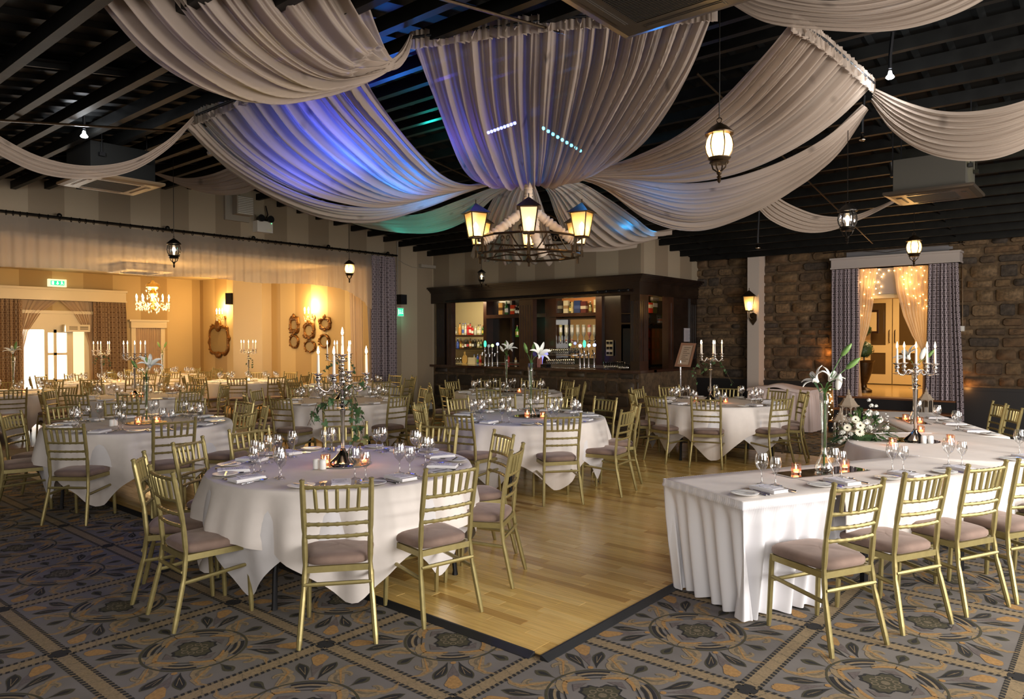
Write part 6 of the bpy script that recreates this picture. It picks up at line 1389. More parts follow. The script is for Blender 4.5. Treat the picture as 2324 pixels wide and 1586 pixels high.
for yy in (y0+.06, y1-.07): b = MB(); b.tube([(XL+.10, yy, z1+.04), (XL+.22, yy, z1+.045)], [.05, .07], 12); link('lamp_head', b.mesh('lamp_head', MT['black']), o)
b = MB(); b.box(XL+.16, XL+.163, y1-.13, y1-.03, z0+.03, z0+.07); link('label_plate', b.mesh('label_plate', bcol((.75, .75, .6)), False), o); b = MB(); b.tube([(XL+.05, (y0+y1)/2+.05, z1), (XL+.06, (y0+y1)/2+.12, z1+.15), (XL+.05, (y0+y1)/2+.08, z1+.32)], .012, 6); link('cable', b.mesh('cable', MT['black']), o)
b = MB(); b.sphere((XL+.165, y1-.03, z1-.03), .006, 6); link('indicator', b.mesh('indicator', emis('green_led', (.1, 1, .3), 4)), o)
o = thing('exit_sign', 'glowing green exit sign at the end of the gable curtain', 'exit sign'); KIDS[o.name] = []
y0, y1 = atX(899, 708, XL+.02)[1], atX(914, 708, XL+.02)[1]; z0, z1 = atX(906, 716, XL+.02)[2], atX(906, 700, XL+.02)[2]
b = MB(); b.box(XL+.0, XL+.06, y0-.0, y1, z0-.02, z1+.02); link('housing', b.mesh('housing', MT['white'], False), o)
def pictogram(o, f):   # running figure, arrow, door from simple shapes; f(u,v)->point, u,v in 0..1
    def q(us, col, dz=0, nm='pictogram'):
        b = MB(); b.add([f(u, v, .002+dz) for u, v in us], [tuple(range(len(us)))]); link(nm, b.mesh(nm, col, False), o)
    gm = MT['exitg']; wm = MT['exitw']; q([(0, 0), (1, 0), (1, 1), (0, 1)], gm, 0, 'green_face')
    q([(.08, .15), (.24, .15), (.24, .85), (.08, .85)], wm, .001, 'door_symbol'); q([(.46, .85), (.54, .85), (.54, .42), (.62, .42), (.50, .15), (.38, .42), (.46, .42)], wm, .001, 'arrow_symbol')
    q([(.72, .62), (.80, .72), (.90, .60), (.87, .56), (.80, .62), (.84, .42), (.94, .30), (.92, .22), (.82, .34), (.76, .20), (.70, .22), (.77, .42), (.76, .58)], wm, .001, 'runner_symbol'); q([(.80+.04*cos(t), .82+.08*sin(t)) for t in np.linspace(0, 2*pi, 9)[:-1]], wm, .001, 'runner_symbol')
MT['exitg'] = emis('exit_green', (.0, .62, .22), 1.4); MT['exitw'] = emis('exit_white', (.8, 1, .8), 2.2)
pictogram(o, lambda u, v, d: (XL+.06+d, y0+.02+(y1-y0-.04)*u, z0+(z1-z0)*v))
light('exit_glow', 'POINT', (XL+.2, (y0+y1)/2, z0-.1), .8, (.2, 1, .7), .05)
o, _ = wbox('speaker', 'small black speaker on the gable above the exit sign', 'speaker', 900, 913, 669, 691, .16, MT['black'])
b = MB(); p, q = atX(950, 602, XL), atX(992, 598, XL); b.box(XL, XL+.10, p[1], YB-.0, p[2]-.05, p[2]+.02); thing('wall_ledge', 'short pale ledge high in the corner by the bar', 'ledge', me=b.mesh('wall_ledge', MT['taupe2'], False))
b = MB(); pts = [tuple(atX(x, y, XL+.015)) for x, y in ((903, 588), (915, 597), (935, 606), (955, 609), (975, 607), (990, 602))]; b.tube(pts, .006, 5); thing('cable', 'thin cable drooping across the corner by the bar', 'cable', me=b.mesh('cable', MT['taupe2']))
b = MB(); p = atX(902, 548, XL+.02); q = atX(902, 588, XL+.02); b.tube([tuple(p), tuple(q)], .018, 6); b.tube([tuple(q), (q[0], q[1], 2.6)], .012, 6); thing('conduit', 'pale vertical conduit beside the gable curtain', 'conduit', me=b.mesh('conduit', MT['taupe2']))
# ================================================================ ANNEX
ax = lambda px, py, X0=XB: atX(px, py, X0)
# back wall: glazed doors with daylight, pelmet, curtains
y0, y1 = ax(52, 800)[1], ax(197, 800)[1]; zt_ = ax(120, 748)[2]
MT['dayglass'] = emis('daylit_glazing', (1, .97, .86), 2.6)
b = MB(); b.box(XB+.001, XB+.01, y0, y1, .02, zt_); o = struct('window_1', b.mesh('daylight_beyond', MT['dayglass'], False))
MT['ivory'] = mat('ivory_gloss', (.66, .57, .38), .35)
b = MB(); X1, X2 = XB+.01, XB+.07
def fr2(ya, yb, za, zb, d=0): b.box(X1, X2+d, ya, yb, za, zb)
yy = [ax(p, 800)[1] for p in (52, 62, 99, 107, 124, 150, 157, 162, 190, 200)]
fr2(yy[2], yy[3], 0, zt_); fr2(yy[5], yy[6], 0, zt_); fr2(yy[8], yy[9]+.1, 0, zt_+.1); fr2(yy[0]-.2, yy[9]+.1, zt_, zt_+.42, .0); fr2(yy[0]-.25, yy[9]+.2, zt_+.42, zt_+.50, .05); fr2(yy[4]-.04, yy[4]+.03, 0, zt_); fr2(yy[3], yy[5], ax(125, 803)[2]-.03, ax(125, 803)[2]+.03); fr2(yy[3], yy[5], .0, .65); fr2(yy[6], yy[7]+.02, 0, zt_); fr2(yy[3], yy[5], zt_-.08, zt_)
link('window_frame', b.mesh('window_frame', MT['ivory'], False), o)
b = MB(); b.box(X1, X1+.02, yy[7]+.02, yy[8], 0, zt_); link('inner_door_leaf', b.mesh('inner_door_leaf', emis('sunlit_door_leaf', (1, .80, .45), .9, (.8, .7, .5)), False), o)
light('annex_daylight', 'AREA', (XB+.25, (y0+y1)/2, 1.1), 60, (1, .96, .88), y1-y0, 1.9, target=(XL, (y0+y1)/2, .8))
o = thing('air_curtain_heater', 'cream air curtain heater over the glazed annex door', 'heater'); KIDS[o.name] = []; ya, yb = ax(138, 745)[1], ax(193, 745)[1]; za, zb = ax(165, 753)[2], ax(165, 737)[2]; b = MB(); b.box(XB+.12, XB+.36, ya, yb, za, zb); link('casing', b.mesh('casing', MT['ivory'], False), o)
for (u0, u1) in ((.14, .48), (.58, .92)):
    for k_ in range(4): b = MB(); z = za+(zb-za)*(.30+.13*k_); b.box(XB+.36, XB+.365, ya+(yb-ya)*u0, ya+(yb-ya)*u1, z, z+.012); link('grille', b.mesh('grille', MT['bronze'], False), o)
pz0, pz1 = ax(140, 683)[2], ax(140, 655)[2]; yp1 = ax(287, 690, XB+.3)[1]
b = MB(); b.box(XB, XB+.28, 2.8, yp1, pz0, pz1); b.box(XB, XB+.31, 2.7, yp1+.03, pz1-.06, pz1); b.box(XB, XB+.30, 2.7, yp1+.02, pz0, pz0+.04); thing('pelmet', 'long cream pelmet over the annex door curtains', 'pelmet', me=b.mesh('pelmet', MT['ivory'], False))
cxx = XB+.18; cy_at = lambda px, X0=cxx: atX(px, 780, X0)[1]
thing('curtain', 'brown trellis curtain left of the glazed annex door', 'curtain', me=curtain('curtain', [(pz0+.02, cy_at(-30), cy_at(50), cxx), (1.2, cy_at(-30), cy_at(50), cxx), (.05, cy_at(-30), cy_at(52), cxx)], 15, 8, .05, 'trel2', axis=0), group='brown annex curtains')
thing('curtain', 'brown trellis curtain right of the glazed annex door', 'curtain', me=curtain('curtain', [(pz0+.02, cy_at(213), cy_at(286), cxx), (1.2, cy_at(213), cy_at(289), cxx), (.05, cy_at(213), cy_at(291), cxx)], 16, 9, .05, 'trel2', axis=0), group='brown annex curtains')
thing('sheer_curtain', 'cream sheer swept to the left of the annex door', 'curtain', me=curtain('sheer_curtain', [(pz0, cy_at(45), cy_at(138), cxx-.08), (2.4, cy_at(45), cy_at(98), cxx-.08), (1.9, cy_at(45), cy_at(66), cxx-.08), (1.5, cy_at(45), cy_at(56), cxx-.08), (.1, cy_at(45), cy_at(55), cxx-.08)], 17, 7, .03, 'sheerc', axis=0, uvs=False), group='annex sheers')
thing('sheer_curtain', 'cream sheer swept to the right of the annex door', 'curtain', me=curtain('sheer_curtain', [(pz0, cy_at(138), cy_at(214), cxx-.08), (2.4, cy_at(170), cy_at(214), cxx-.08), (1.9, cy_at(196), cy_at(214), cxx-.08), (1.5, cy_at(206), cy_at(214), cxx-.08), (.1, cy_at(208), cy_at(214), cxx-.08)], 18, 7, .03, 'sheerc', axis=0, uvs=False), group='annex sheers')
# second small curtained window
ya, yb = ax(296, 790)[1], ax(372, 790)[1]; zt2, zb2 = ax(333, 744)[2], ax(333, 726)[2]
b = MB(); b.box(XB, XB+.08, ya, ya+.12, 0, zt2); b.box(XB, XB+.08, yb-.12, yb, 0, zt2); b.box(XB, XB+.14, ya-.03, yb+.03, zt2, zb2); b.box(XB, XB+.18, ya-.08, yb+.08, zb2-.05, zb2); struct('window_2', b.mesh('window_surround', MT['ivory'], False))
thing('sheer_curtain', 'cream sheer over the narrow annex window', 'curtain', me=curtain('sheer_curtain', [(zt2, ya+.1, yb-.1, XB+.07), (.1, ya+.1, yb-.1, XB+.07)], 19, 12, .02, 'sheerc', axis=0, uvs=False), group='annex sheers')
# exit sign on the annex wall
o = thing('exit_sign', 'white-framed green exit sign above the annex pelmet', 'exit sign'); KIDS[o.name] = []
ya, yb = ax(107, 642)[1], ax(148, 642)[1]; za, zb = ax(127, 651)[2], ax(127, 634)[2]; b = MB(); b.box(XB, XB+.10, ya, yb, za, zb); link('housing', b.mesh('housing', emis('sign_housing', (1, .95, .6), .8), False), o)
pictogram(o, lambda u, v, d: (XB+.10+d, ya+.05+(yb-ya-.1)*u, za+.04+(zb-za-.08)*v))
light('exit_glow', 'POINT', (XB+.25, (ya+yb)/2, za-.1), 1.2, (.8, 1, .5), .08)
# crystal chandelier
cd = 19.0; cp = P(347, 690, 17.2); o = thing('crystal_chandelier', 'lit crystal chandelier hanging in the annex', 'chandelier', (cp[0], cp[1], 0)); KIDS[o.name] = []
zc = cp[2]; b = MB(); b.tube([(0, 0, ZA), (0, 0, zc+.55)], .008, 6); b.lathe([(0, ZA-.04), (.06, ZA-.04), (.07, ZA), (0, ZA)], 12); link('chain', b.mesh('chain', MT['gold']), o)
b = MB(); b.lathe([(.02, zc-.18), (.05, zc-.12), (.03, zc-.05), (.06, zc+.05), (.04, zc+.15), (.10, zc+.25), (.05, zc+.32), (.16, zc+.40), (.14, zc+.48), (.05, zc+.52), (.02, zc+.56)], 12); MT['brass'] = mat('lit_brass', (.75, .5, .15), .25, 1); link('stem', b.mesh('stem', MT['brass']), o)
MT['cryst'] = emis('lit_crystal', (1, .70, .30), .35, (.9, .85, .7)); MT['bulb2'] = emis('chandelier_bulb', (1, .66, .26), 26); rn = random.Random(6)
for i in range(10):
    a = 2*pi*i/10+.2; R_ = .36; b = MB(); b.tube([(.05*cos(a), .05*sin(a), zc+.02), (.2*cos(a), .2*sin(a), zc-.09), (R_*cos(a), R_*sin(a), zc-.0), (R_*cos(a), R_*sin(a), zc+.06)], .009, 6); b.lathe([(.01, zc+.055), (.045, zc+.06), (.01, zc+.065)], 10, (R_*cos(a), R_*sin(a), 0)); link('arm', b.mesh('arm', MT['brass']), o)
    b = MB(); b.lathe([(.011, zc+.06), (.011, zc+.13), (.020, zc+.16), (.016, zc+.19), (.001, zc+.23)], 8, (R_*cos(a), R_*sin(a), 0)); link('bulb', b.mesh('bulb', MT['bulb2']), o)
b = MB()
for i in range(150):
    a = rn.random()*6.28; r_ = rn.choice([.36, .36, .30, .14, .10]); z = zc+(rn.uniform(-.16, .05) if r_ > .2 else rn.uniform(-.2, .5)); s = rn.uniform(.010, .018); b.add([(r_*cos(a), r_*sin(a), z+s*1.8), (r_*cos(a)+s, r_*sin(a), z), (r_*cos(a), r_*sin(a)+s, z), (r_*cos(a)-s, r_*sin(a), z), (r_*cos(a), r_*sin(a)-s, z), (r_*cos(a), r_*sin(a), z-s*2.4)], [(0, 1, 2), (0, 2, 3), (0, 3, 4), (0, 4, 1), (5, 2, 1), (5, 3, 2), (5, 4, 3), (5, 1, 4)])
link('crystal_drops', b.mesh('crystal_drops', MT['cryst'], False), o, kind='stuff')
light('chandelier_light', 'POINT', (cp[0], cp[1], zc+.1), 190, (1, .62, .26), .3)
light('annex_lamp', 'AREA', (-17.0, 4.0, 3.3), 90, (1, .66, .30), 2.5, target=(-17, 4, 0)); light('annex_lamp', 'AREA', (-15.0, 8.6, 3.35), 75, (1, .70, .36), 2.0, target=(-15, 8.6, 0))
# wall sconces and mirrors on the end wall
ey = YE-.0; eP = lambda px, py, o_=0: atY(px, py, YE-o_)
def sconce(label, px, py, sc=1):
    c = eP(px, py, .18); o = thing('wall_sconce', label, 'wall light', group='crystal wall sconces'); KIDS[o.name] = []
    b = MB(); b.lathe([(0, 0), (.06, 0), (.05, .03), (0, .04)], 12, (0, 0, 0)); b.v = [(p[0]+c[0], YE-p[2], p[1]+c[2]-.18) for p in b.v]
    for dx in (-.16, 0, .16): b.tube([(c[0], YE-.03, c[2]-.20), (c[0]+dx*.6, YE-.12, c[2]-.24), (c[0]+dx, YE-.18, c[2]-.16), (c[0]+dx, YE-.18, c[2]-.08)], .008, 6); b.lathe([(.01, 0), (.04, .005), (.01, .01)], 8, (c[0]+dx, YE-.18, c[2]-.09))
    link('bracket', b.mesh('bracket', MT['brass']), o)
    for dx in (-.16, 0, .16): b = MB(); b.lathe([(.012, -.08), (.012, -.02), (.024, .02), (.018, .05), (.001, .09)], 8, (c[0]+dx, YE-.18, c[2])); link('bulb', b.mesh('bulb', MT['bulb2']), o)
    b = MB()
    for i in range(14): a = i*.45; p = (c[0]+.2*cos(a), YE-.16-.05*sin(a), c[2]-.16-.05*(i % 3)); b.add([(p[0], p[1], p[2]+.02), (p[0]+.012, p[1], p[2]), (p[0], p[1]-.012, p[2]), (p[0]-.012, p[1], p[2]), (p[0], p[1], p[2]-.035)], [(0, 1, 2), (0, 2, 3), (4, 2, 1), (4, 3, 2)])
    link('crystal_drops', b.mesh('crystal_drops', MT['cryst'], False), o, kind='stuff')
    light('sconce_light', 'POINT', (c[0], YE-.20, c[2]+.12), 60, (1, .60, .22), .08)
sconce('lit crystal sconce above the large gilt mirror in the annex', 498, 706); sconce('lit crystal sconce above the group of small gilt mirrors', 700, 704)
MT['gilt'] = mat('antique_gilt', (.22, .10, .025), .35, .75, noise=(30, .5, .6))
MT['annexmirror'] = mat('annex_mirror_painted_reflection', (.30, .22, .10), .5, 0, spec=.15)  # reflection of the warm room painted into a matt glass colour
def gmirror(nm, label, px, py, wpx, hpx, shape, holes=.68, orn=0, seed=1):
    c = eP(px, py, .03); s = ((np.array(c)-C0)@CF)/F; W_, H_ = abs(eP(px+wpx/2, py)[0]-eP(px-wpx/2, py)[0])/2, hpx*s/2; o = thing(nm, label, 'mirror', (c[0], YE-.005, c[2]), group='gilt-framed mirrors on the annex wall'); rn = random.Random(seed); n = 40; out = []; inn = []
    for i in range(n):
        t = 2*pi*i/n; cx_, sz_ = cos(t), sin(t)
        if shape == 'oval': k_ = 1
        else: k_ = 1/((abs(cx_)**5+abs(sz_)**5)**.2)
        wav = 1+(orn*(.5*sin(t*10)+.5*sin(t*6+1)) if orn else 0)+.02*sin(16*t)
        out.append((W_*cx_*k_*wav, H_*sz_*k_*wav)); ki = k_ if shape != 'rectoval' else 1; inn.append((W_*holes*cx_*ki, H_*holes*sz_*ki))
    prof = [(1.0, 0), (.97, -.03), (.5, -.055), (.15, -.045), (0, -.02)]; rows = []
    for (q, d) in prof: rows.append([(out[i][0]*q+inn[i][0]*(1-q), d, out[i][1]*q+inn[i][1]*(1-q)) for i in range(n)])
    b = MB(); b.grid(rows, close=True)
    for i in range(int(14+30*orn)):
        k_ = rn.randrange(n); q = rn.uniform(.35, 1.0); b.sphere((out[k_][0]*q+inn[k_][0]*(1-q), -.045, out[k_][1]*q+inn[k_][1]*(1-q)), rn.uniform(.018, .032)*min(1, W_/.2), 6)
    if orn: b.sphere((0, -.04, H_*1.02), W_*.28, 8, sz=(1, .4, 1.2)); b.sphere((0, -.04, -H_), W_*.22, 8, sz=(1.4, .4, .8))
    KIDS[o.name] = []; link('frame', b.mesh('frame', MT['gilt'], 'all'), o)
    b = MB(); b.add([(x, -.018, z) for x, z in inn], [tuple(range(n))]); link('glass', b.mesh('glass', MT['annexmirror'], False), o)
gmirror('large_mirror', 'large ornate gilt mirror left of the annex pilaster', 496, 772, 46, 66, 'rect', .80, .10, 1)
gmirror('small_mirror', 'tall narrow gilt mirror at the top left of the group', 667, 737, 22, 38, 'rect', .50, .08, 2); gmirror('small_mirror', 'square-framed gilt mirror with oval glass in the group centre', 701, 750, 25, 35, 'rectoval', .66, .04, 3)
gmirror('small_mirror', 'square gilt mirror with round glass at the top right of the group', 737, 734, 26, 29, 'rectoval', .58, .08, 4); gmirror('small_mirror', 'oval beaded mirror at the lower left of the group', 667, 775, 21, 32, 'oval', .74, 0, 5)
gmirror('small_mirror', 'round gilt mirror at the bottom middle of the group', 703, 786, 26, 27, 'oval', .80, 0, 6); gmirror('small_mirror', 'oval dark gilt mirror at the lower right of the group', 736, 774, 24, 33, 'oval', .72, 0, 7)
c = eP(522, 678, .3); o = thing('wall_speaker', 'black speaker tilted on a bracket in the annex', 'speaker', (c[0], YE-.28, c[2]), radians(20)); KIDS[o.name] = []; b = MB(); b.box(-.10, .10, -.10, .10, -.16, .16); cab = link('cabinet', b.mesh('cabinet', MT['black'], False), o); b = MB(); b.tube([(0, .1, 0), (.03, .22, 0)], .02, 6); link('bracket', b.mesh('bracket', MT['black']), o)
# ================================================================ DRAPES
MT['drape'] = sheer('drape_voile', (.48, .39, .32), .17, .42, star=3.3)
def cat(p, t):
    n = len(p)-1; x = t*n; i = min(int(x), n-1); f = x-i; P0, P1, P2, P3 = p[max(i-1, 0)], p[i], p[i+1], p[min(i+2, n)]
    return .5*((2*P1)+(-P0+P2)*f+(2*P0-5*P1+4*P2-P3)*f*f+(-P0+3*P1-3*P2+P3)*f**3)
def drape(label, guides, seed, folds=18, amp=.035, nu=150, nv=46, group='swagged ceiling drapes', ruffle=False, pinch=(1, .35)):
    """guides: curves running lengthwise [(px,py,depth)...]; the cloth is lofted across them"""
    rn = random.Random(seed); G_ = [[P(*q) for q in g] for g in guides]; ph = [rn.random()*6.28 for _ in range(7)]
    C_ = [[cat(g, j/(nv-1)) for j in range(nv)] for g in G_]; rows = []
    for j in range(nv):
        ctrl = [c[j] for c in C_]; v = j/(nv-1); row = []
        base = [cat(ctrl, i/(nu-1)) if len(ctrl) > 2 else ctrl[0]*(1-i/(nu-1))+ctrl[1]*(i/(nu-1)) for i in range(nu)]
        j2 = min(nv-1, j+1); j1 = max(0, j-1); tv = Vector(C_[0][j2]+C_[-1][j2]-C_[0][j1]-C_[-1][j1]).normalized(); wid = np.linalg.norm(ctrl[0]-ctrl[-1])
        for i in range(nu):
            u = i/(nu-1); tu = Vector(base[min(nu-1, i+1)]-base[max(0, i-1)]); nn = tu.cross(tv); nn = nn.normalized() if nn.length > 1e-9 else Vector((0, 0, 1))
            if nn.z > 0: nn = -nn
            u2 = u+.018*sin(3*v+ph[0]+5*u)+.012*sin(7*v+ph[1]); s = 2*pi*folds*u2
            a = amp*(pinch[0]*(1-v)+pinch[1]*v)*min(1.2, .25+wid*.7)
            w1 = sin(s+ph[2])+.55*sin(s*.43+ph[3]+1.5*v)+.5*sin(s*1.9+ph[4]+2*sin(2*v))+.28*sin(s*3.7+ph[5])
            e = min(1, 8*u+.1, 8*(1-u)+.1)
            row.append(tuple(Vector(base[i])+nn*(a*w1*e)))
        rows.append(row)
    b = MB(); L_ = np.linalg.norm(G_[0][0]-G_[0][-1])+.001; Wd = np.linalg.norm(G_[0][0]-G_[-1][0])*1.6; b.grid(rows, uv=lambda j, i: (i/(nu-1)*Wd, j/(nv-1)*L_))
    o = thing('ceiling_drape', label, 'drape', group=group); KIDS[o.name] = []; link('cloth', b.mesh('cloth', MT['drape'], 'all'), o)
    if ruffle:   # gathered header on a rod
        top = [np.array(cat([g[0] for g in G_], i/(160-1)) if len(G_) > 2 else G_[0][0]*(1-i/159)+G_[-1][0]*(i/159)) for i in range(160)]
        b = MB(); gg = []
        for k_ in range(6):
            row = []
            for i, p in enumerate(top): q = .020*sin(i*1.9+ph[0])+.012*sin(i*3.1); row.append((p[0]+q*.6, p[1]+q, p[2]+.05-.028*k_+.008*sin(i*2.3+k_)))
            gg.append(row)
        b.grid(gg); link('ruffled_header', b.mesh('ruffled_header', MT['drape'], 'all'), o)
        b = MB(); b.tube([tuple(top[0]), tuple(top[80]), tuple(top[-1])], .014, 8); link('rod', b.mesh('rod', MT['black']), o)
    return o
HUB = (1200, 402, 8.45)
drape('broad near panel of the canopy falling to the centre', [
 [(932, 86, 5.70), (958, 150, 6.0), (990, 235, 6.5), (1022, 320, 7.1), (1052, 385, 7.6), (1088, 414, 7.95), (1150, 408, 8.3), (1192, 398, 8.45)],
 [(1110, 62, 5.60), (1118, 150, 6.0), (1128, 240, 6.5), (1140, 325, 7.1), (1152, 388, 7.5), (1164, 419, 7.8), (1180, 410, 8.2), (1196, 398, 8.45)],
 [(1290, 40, 5.52), (1285, 150, 5.9), (1276, 240, 6.4), (1262, 325, 7.0), (1245, 388, 7.4), (1232, 416, 7.8), (1215, 408, 8.2), (1204, 398, 8.45)],
 [(1450, 34, 5.48), (1430, 150, 5.9), (1395, 240, 6.4), (1350, 325, 7.0), (1310, 382, 7.5), (1275, 410, 7.85), (1235, 406, 8.25), (1208, 398, 8.45)],
 [(1622, 20, 5.44), (1572, 150, 5.9), (1520, 245, 6.4), (1460, 325, 7.0), (1400, 368, 7.5), (1340, 395, 7.9), (1270, 402, 8.25), (1212, 398, 8.45)]], 1, 22, .040, 330, 60, ruffle=True, pinch=(.8, .8))
drape('blue-lit left panel of the canopy', [
 [(800, 118, 6.0), (845, 205, 6.4), (900, 285, 6.9), (955, 350, 7.4), (1005, 397, 7.8), (1060, 420, 8.1), (1130, 412, 8.35), (1194, 400, 8.45)],
 [(700, 160, 6.3), (765, 255, 6.7), (835, 330, 7.1), (905, 390, 7.6), (970, 425, 7.9), (1045, 427, 8.15), (1120, 414, 8.35), (1194, 400, 8.45)],
 [(590, 200, 6.7), (660, 300, 7.0), (745, 372, 7.4), (835, 425, 7.8), (920, 448, 8.0), (1020, 432, 8.2), (1110, 416, 8.35), (1194, 400, 8.45)],
 [(446, 262, 7.1), (520, 340, 7.3), (610, 402, 7.6), (720, 447, 7.85), (850, 466, 8.05), (990, 440, 8.25), (1100, 418, 8.38), (1194, 400, 8.45)]], 2, 16, .045, 260, 56, ruffle=True, pinch=(.9, .6))
drape('lower left panel of the canopy, beneath the blue-lit one', [
 [(440, 275, 7.1), (530, 360, 7.4), (640, 425, 7.7), (760, 465, 7.95), (880, 470, 8.1), (1000, 445, 8.25), (1100, 420, 8.38), (1194, 402, 8.45)],
 [(445, 290, 7.4), (525, 372, 7.8), (625, 440, 8.1), (740, 488, 8.4), (850, 498, 8.55), (960, 470, 8.6), (1080, 428, 8.55), (1194, 404, 8.48)],
 [(540, 330, 8.6), (600, 400, 8.7), (690, 450, 8.9), (780, 480, 9.0), (880, 480, 9.0), (980, 455, 8.8), (1090, 425, 8.6), (1194, 404, 8.5)]], 3, 13, .035, 170, 50)
drape('teal-lit far left panel of the canopy', [
 [(640, 420, 9.9), (740, 480, 9.8), (850, 490, 9.6), (950, 485, 9.3), (1040, 455, 9.0), (1110, 428, 8.7), (1194, 404, 8.5)],
 [(700, 450, 10.3), (790, 495, 10.2), (880, 518, 10), (970, 522, 9.6), (1055, 495, 9.2), (1118, 445, 8.8), (1194, 406, 8.5)],
 [(760, 470, 10.9), (840, 500, 10.7), (920, 520, 10.4), (1000, 520, 9.9), (1070, 490, 9.3), (1130, 440, 8.8), (1194, 406, 8.5)]], 4, 9, .03, 130, 44)
drape('far middle panel falling behind the lantern chandelier', [
 [(1178, 404, 8.55), (1132, 432, 8.8), (1100, 490, 9.3), (1078, 545, 9.9), (1068, 582, 10.5), (1075, 560, 11.2)],
 [(1190, 404, 8.55), (1168, 440, 8.8), (1152, 500, 9.3), (1148, 565, 9.9), (1150, 596, 10.5), (1155, 572, 11.2)],
 [(1206, 404, 8.55), (1222, 440, 8.8), (1242, 500, 9.3), (1258, 560, 9.9), (1275, 594, 10.5), (1280, 570, 11.2)]], 5, 9, .028, 130, 40, pinch=(.5, 1))
drape('blue-edged far right panel of the canopy', [
 [(1205, 402, 8.5), (1240, 432, 8.8), (1262, 490, 9.3), (1285, 535, 9.8), (1310, 556, 10.2), (1350, 550, 10.8)],
 [(1207, 402, 8.5), (1270, 430, 8.7), (1320, 480, 9.1), (1360, 525, 9.6), (1400, 553, 10.0), (1450, 545, 10.6)],
 [(1209, 400, 8.5), (1310, 412, 8.6), (1380, 450, 8.9), (1440, 492, 9.3), (1485, 524, 9.8), (1535, 520, 10.5)]], 6, 10, .03, 140, 40, pinch=(.5, 1))
drape('grey ruffled end of the canopy above the bar wall', [
 [(1225, 545, 11.2), (1300, 548, 11.2), (1380, 542, 11.2), (1452, 535, 11.2)], [(1225, 572, 11.25), (1300, 572, 11.25), (1380, 570, 11.25), (1445, 562, 11.25)]], 7, 4, .02, 30, 90)
drape('long right panel of the canopy swinging low past the lantern', [
 [(1962, 240, 6.95), (1870, 315, 7.1), (1760, 372, 7.35), (1640, 408, 7.6), (1530, 415, 7.9), (1420, 400, 8.15), (1310, 392, 8.35), (1208, 400, 8.45)],
 [(1964, 243, 7.1), (1880, 340, 7.4), (1770, 410, 7.8), (1660, 458, 8.1), (1560, 472, 8.3), (1450, 445, 8.4), (1330, 405, 8.45), (1208, 402, 8.48)],
 [(1966, 246, 7.3), (1895, 350, 7.8), (1795, 432, 8.3), (1690, 492, 8.6), (1580, 524, 8.8), (1470, 500, 8.75), (1345, 415, 8.6), (1208, 404, 8.5)]], 8, 12, .035, 180, 56)
drape('upper right panel of the canopy, hung from the pale rod', [
 [(1800, 45, 5.45), (1720, 140, 5.9), (1640, 225, 6.4), (1550, 300, 6.9), (1465, 345, 7.4), (1390, 372, 7.9), (1300, 390, 8.25), (1208, 400, 8.45)],
 [(1870, 90, 5.85), (1790, 185, 6.2), (1700, 270, 6.7), (1600, 335, 7.1), (1500, 375, 7.6), (1410, 390, 8.0), (1300, 394, 8.3), (1208, 400, 8.45)],
 [(1984, 190, 6.85), (1900, 272, 7.0), (1790, 345, 7.2), (1670, 395, 7.5), (1550, 415, 7.8), (1430, 405, 8.1), (1310, 398, 8.35), (1208, 400, 8.45)]], 9, 16, .04, 240, 56, ruffle=True, pinch=(.8, .6))
sw = 'outer swags around the canopy'
drape('big near left swag nearest the camera', [
 [(80, -190, 4.25), (230, 8, 4.5), (335, 125, 4.65), (455, 198, 4.8), (570, 228, 4.95), (690, 218, 5.1), (800, 190, 5.3), (880, 150, 5.45), (932, 84, 5.65)],
 [(420, -190, 4.3), (500, -20, 4.5), (590, 90, 4.7), (680, 155, 4.85), (760, 180, 5.0), (830, 170, 5.2), (880, 152, 5.35), (912, 125, 5.5), (934, 80, 5.65)],
 [(790, -190, 4.6), (818, -60, 4.8), (842, 25, 5.0), (862, 80, 5.15), (878, 118, 5.3), (892, 140, 5.4), (908, 142, 5.5), (925, 118, 5.58), (936, 78, 5.65)]], 10, 11, .055, 220, 60, sw, pinch=(1.1, .5))
drape('slim left swag hanging before the air conditioner', [
 [(-220, 130, 5.6), (-80, 250, 5.9), (10, 315, 6.1), (100, 358, 6.3), (200, 376, 6.5), (300, 362, 6.7), (380, 318, 6.9), (440, 262, 7.1)],
 [(-220, 190, 5.6), (-80, 300, 5.9), (10, 358, 6.1), (100, 396, 6.3), (200, 406, 6.5), (300, 388, 6.7), (385, 335, 6.9), (441, 272, 7.1)]], 11, 4, .03, 60, 60, sw)
drape('small rear left swag over the striped wall', [
 [(352, 392, 10.2), (420, 404, 10.2), (480, 395, 10.1), (540, 372, 10.0), (590, 360, 9.8)], [(356, 396, 10.3), (420, 425, 10.4), (490, 442, 10.4), (560, 437, 10.2), (625, 400, 9.9)]], 12, 6, .03, 80, 36, sw)
drape('right-hand outer swag above the second air conditioner', [
 [(1986, 200, 6.9), (2060, 232, 6.7), (2140, 252, 6.5), (2230, 250, 6.3), (2330, 226, 6.1), (2460, 170, 5.9)], [(1978, 232, 7.0), (2022, 295, 6.9), (2090, 342, 6.8), (2180, 365, 6.6), (2280, 355, 6.4), (2400, 300, 6.2), (2480, 250, 6.1)]], 13, 8, .035, 110, 50, sw)
drape('top right swag cut by the upper edge of the photo', [
 [(1640, -80, 4.9), (1720, -30, 4.75), (1850, 0, 4.6), (1980, -10, 4.5), (2120, -60, 4.4), (2230, -140, 4.3)], [(1660, 10, 5.0), (1740, 52, 4.85), (1860, 68, 4.7), (2000, 72, 4.6), (2120, 50, 4.5), (2240, -5, 4.4), (2340, -100, 4.3)]], 14, 7, .04, 110, 50, sw)
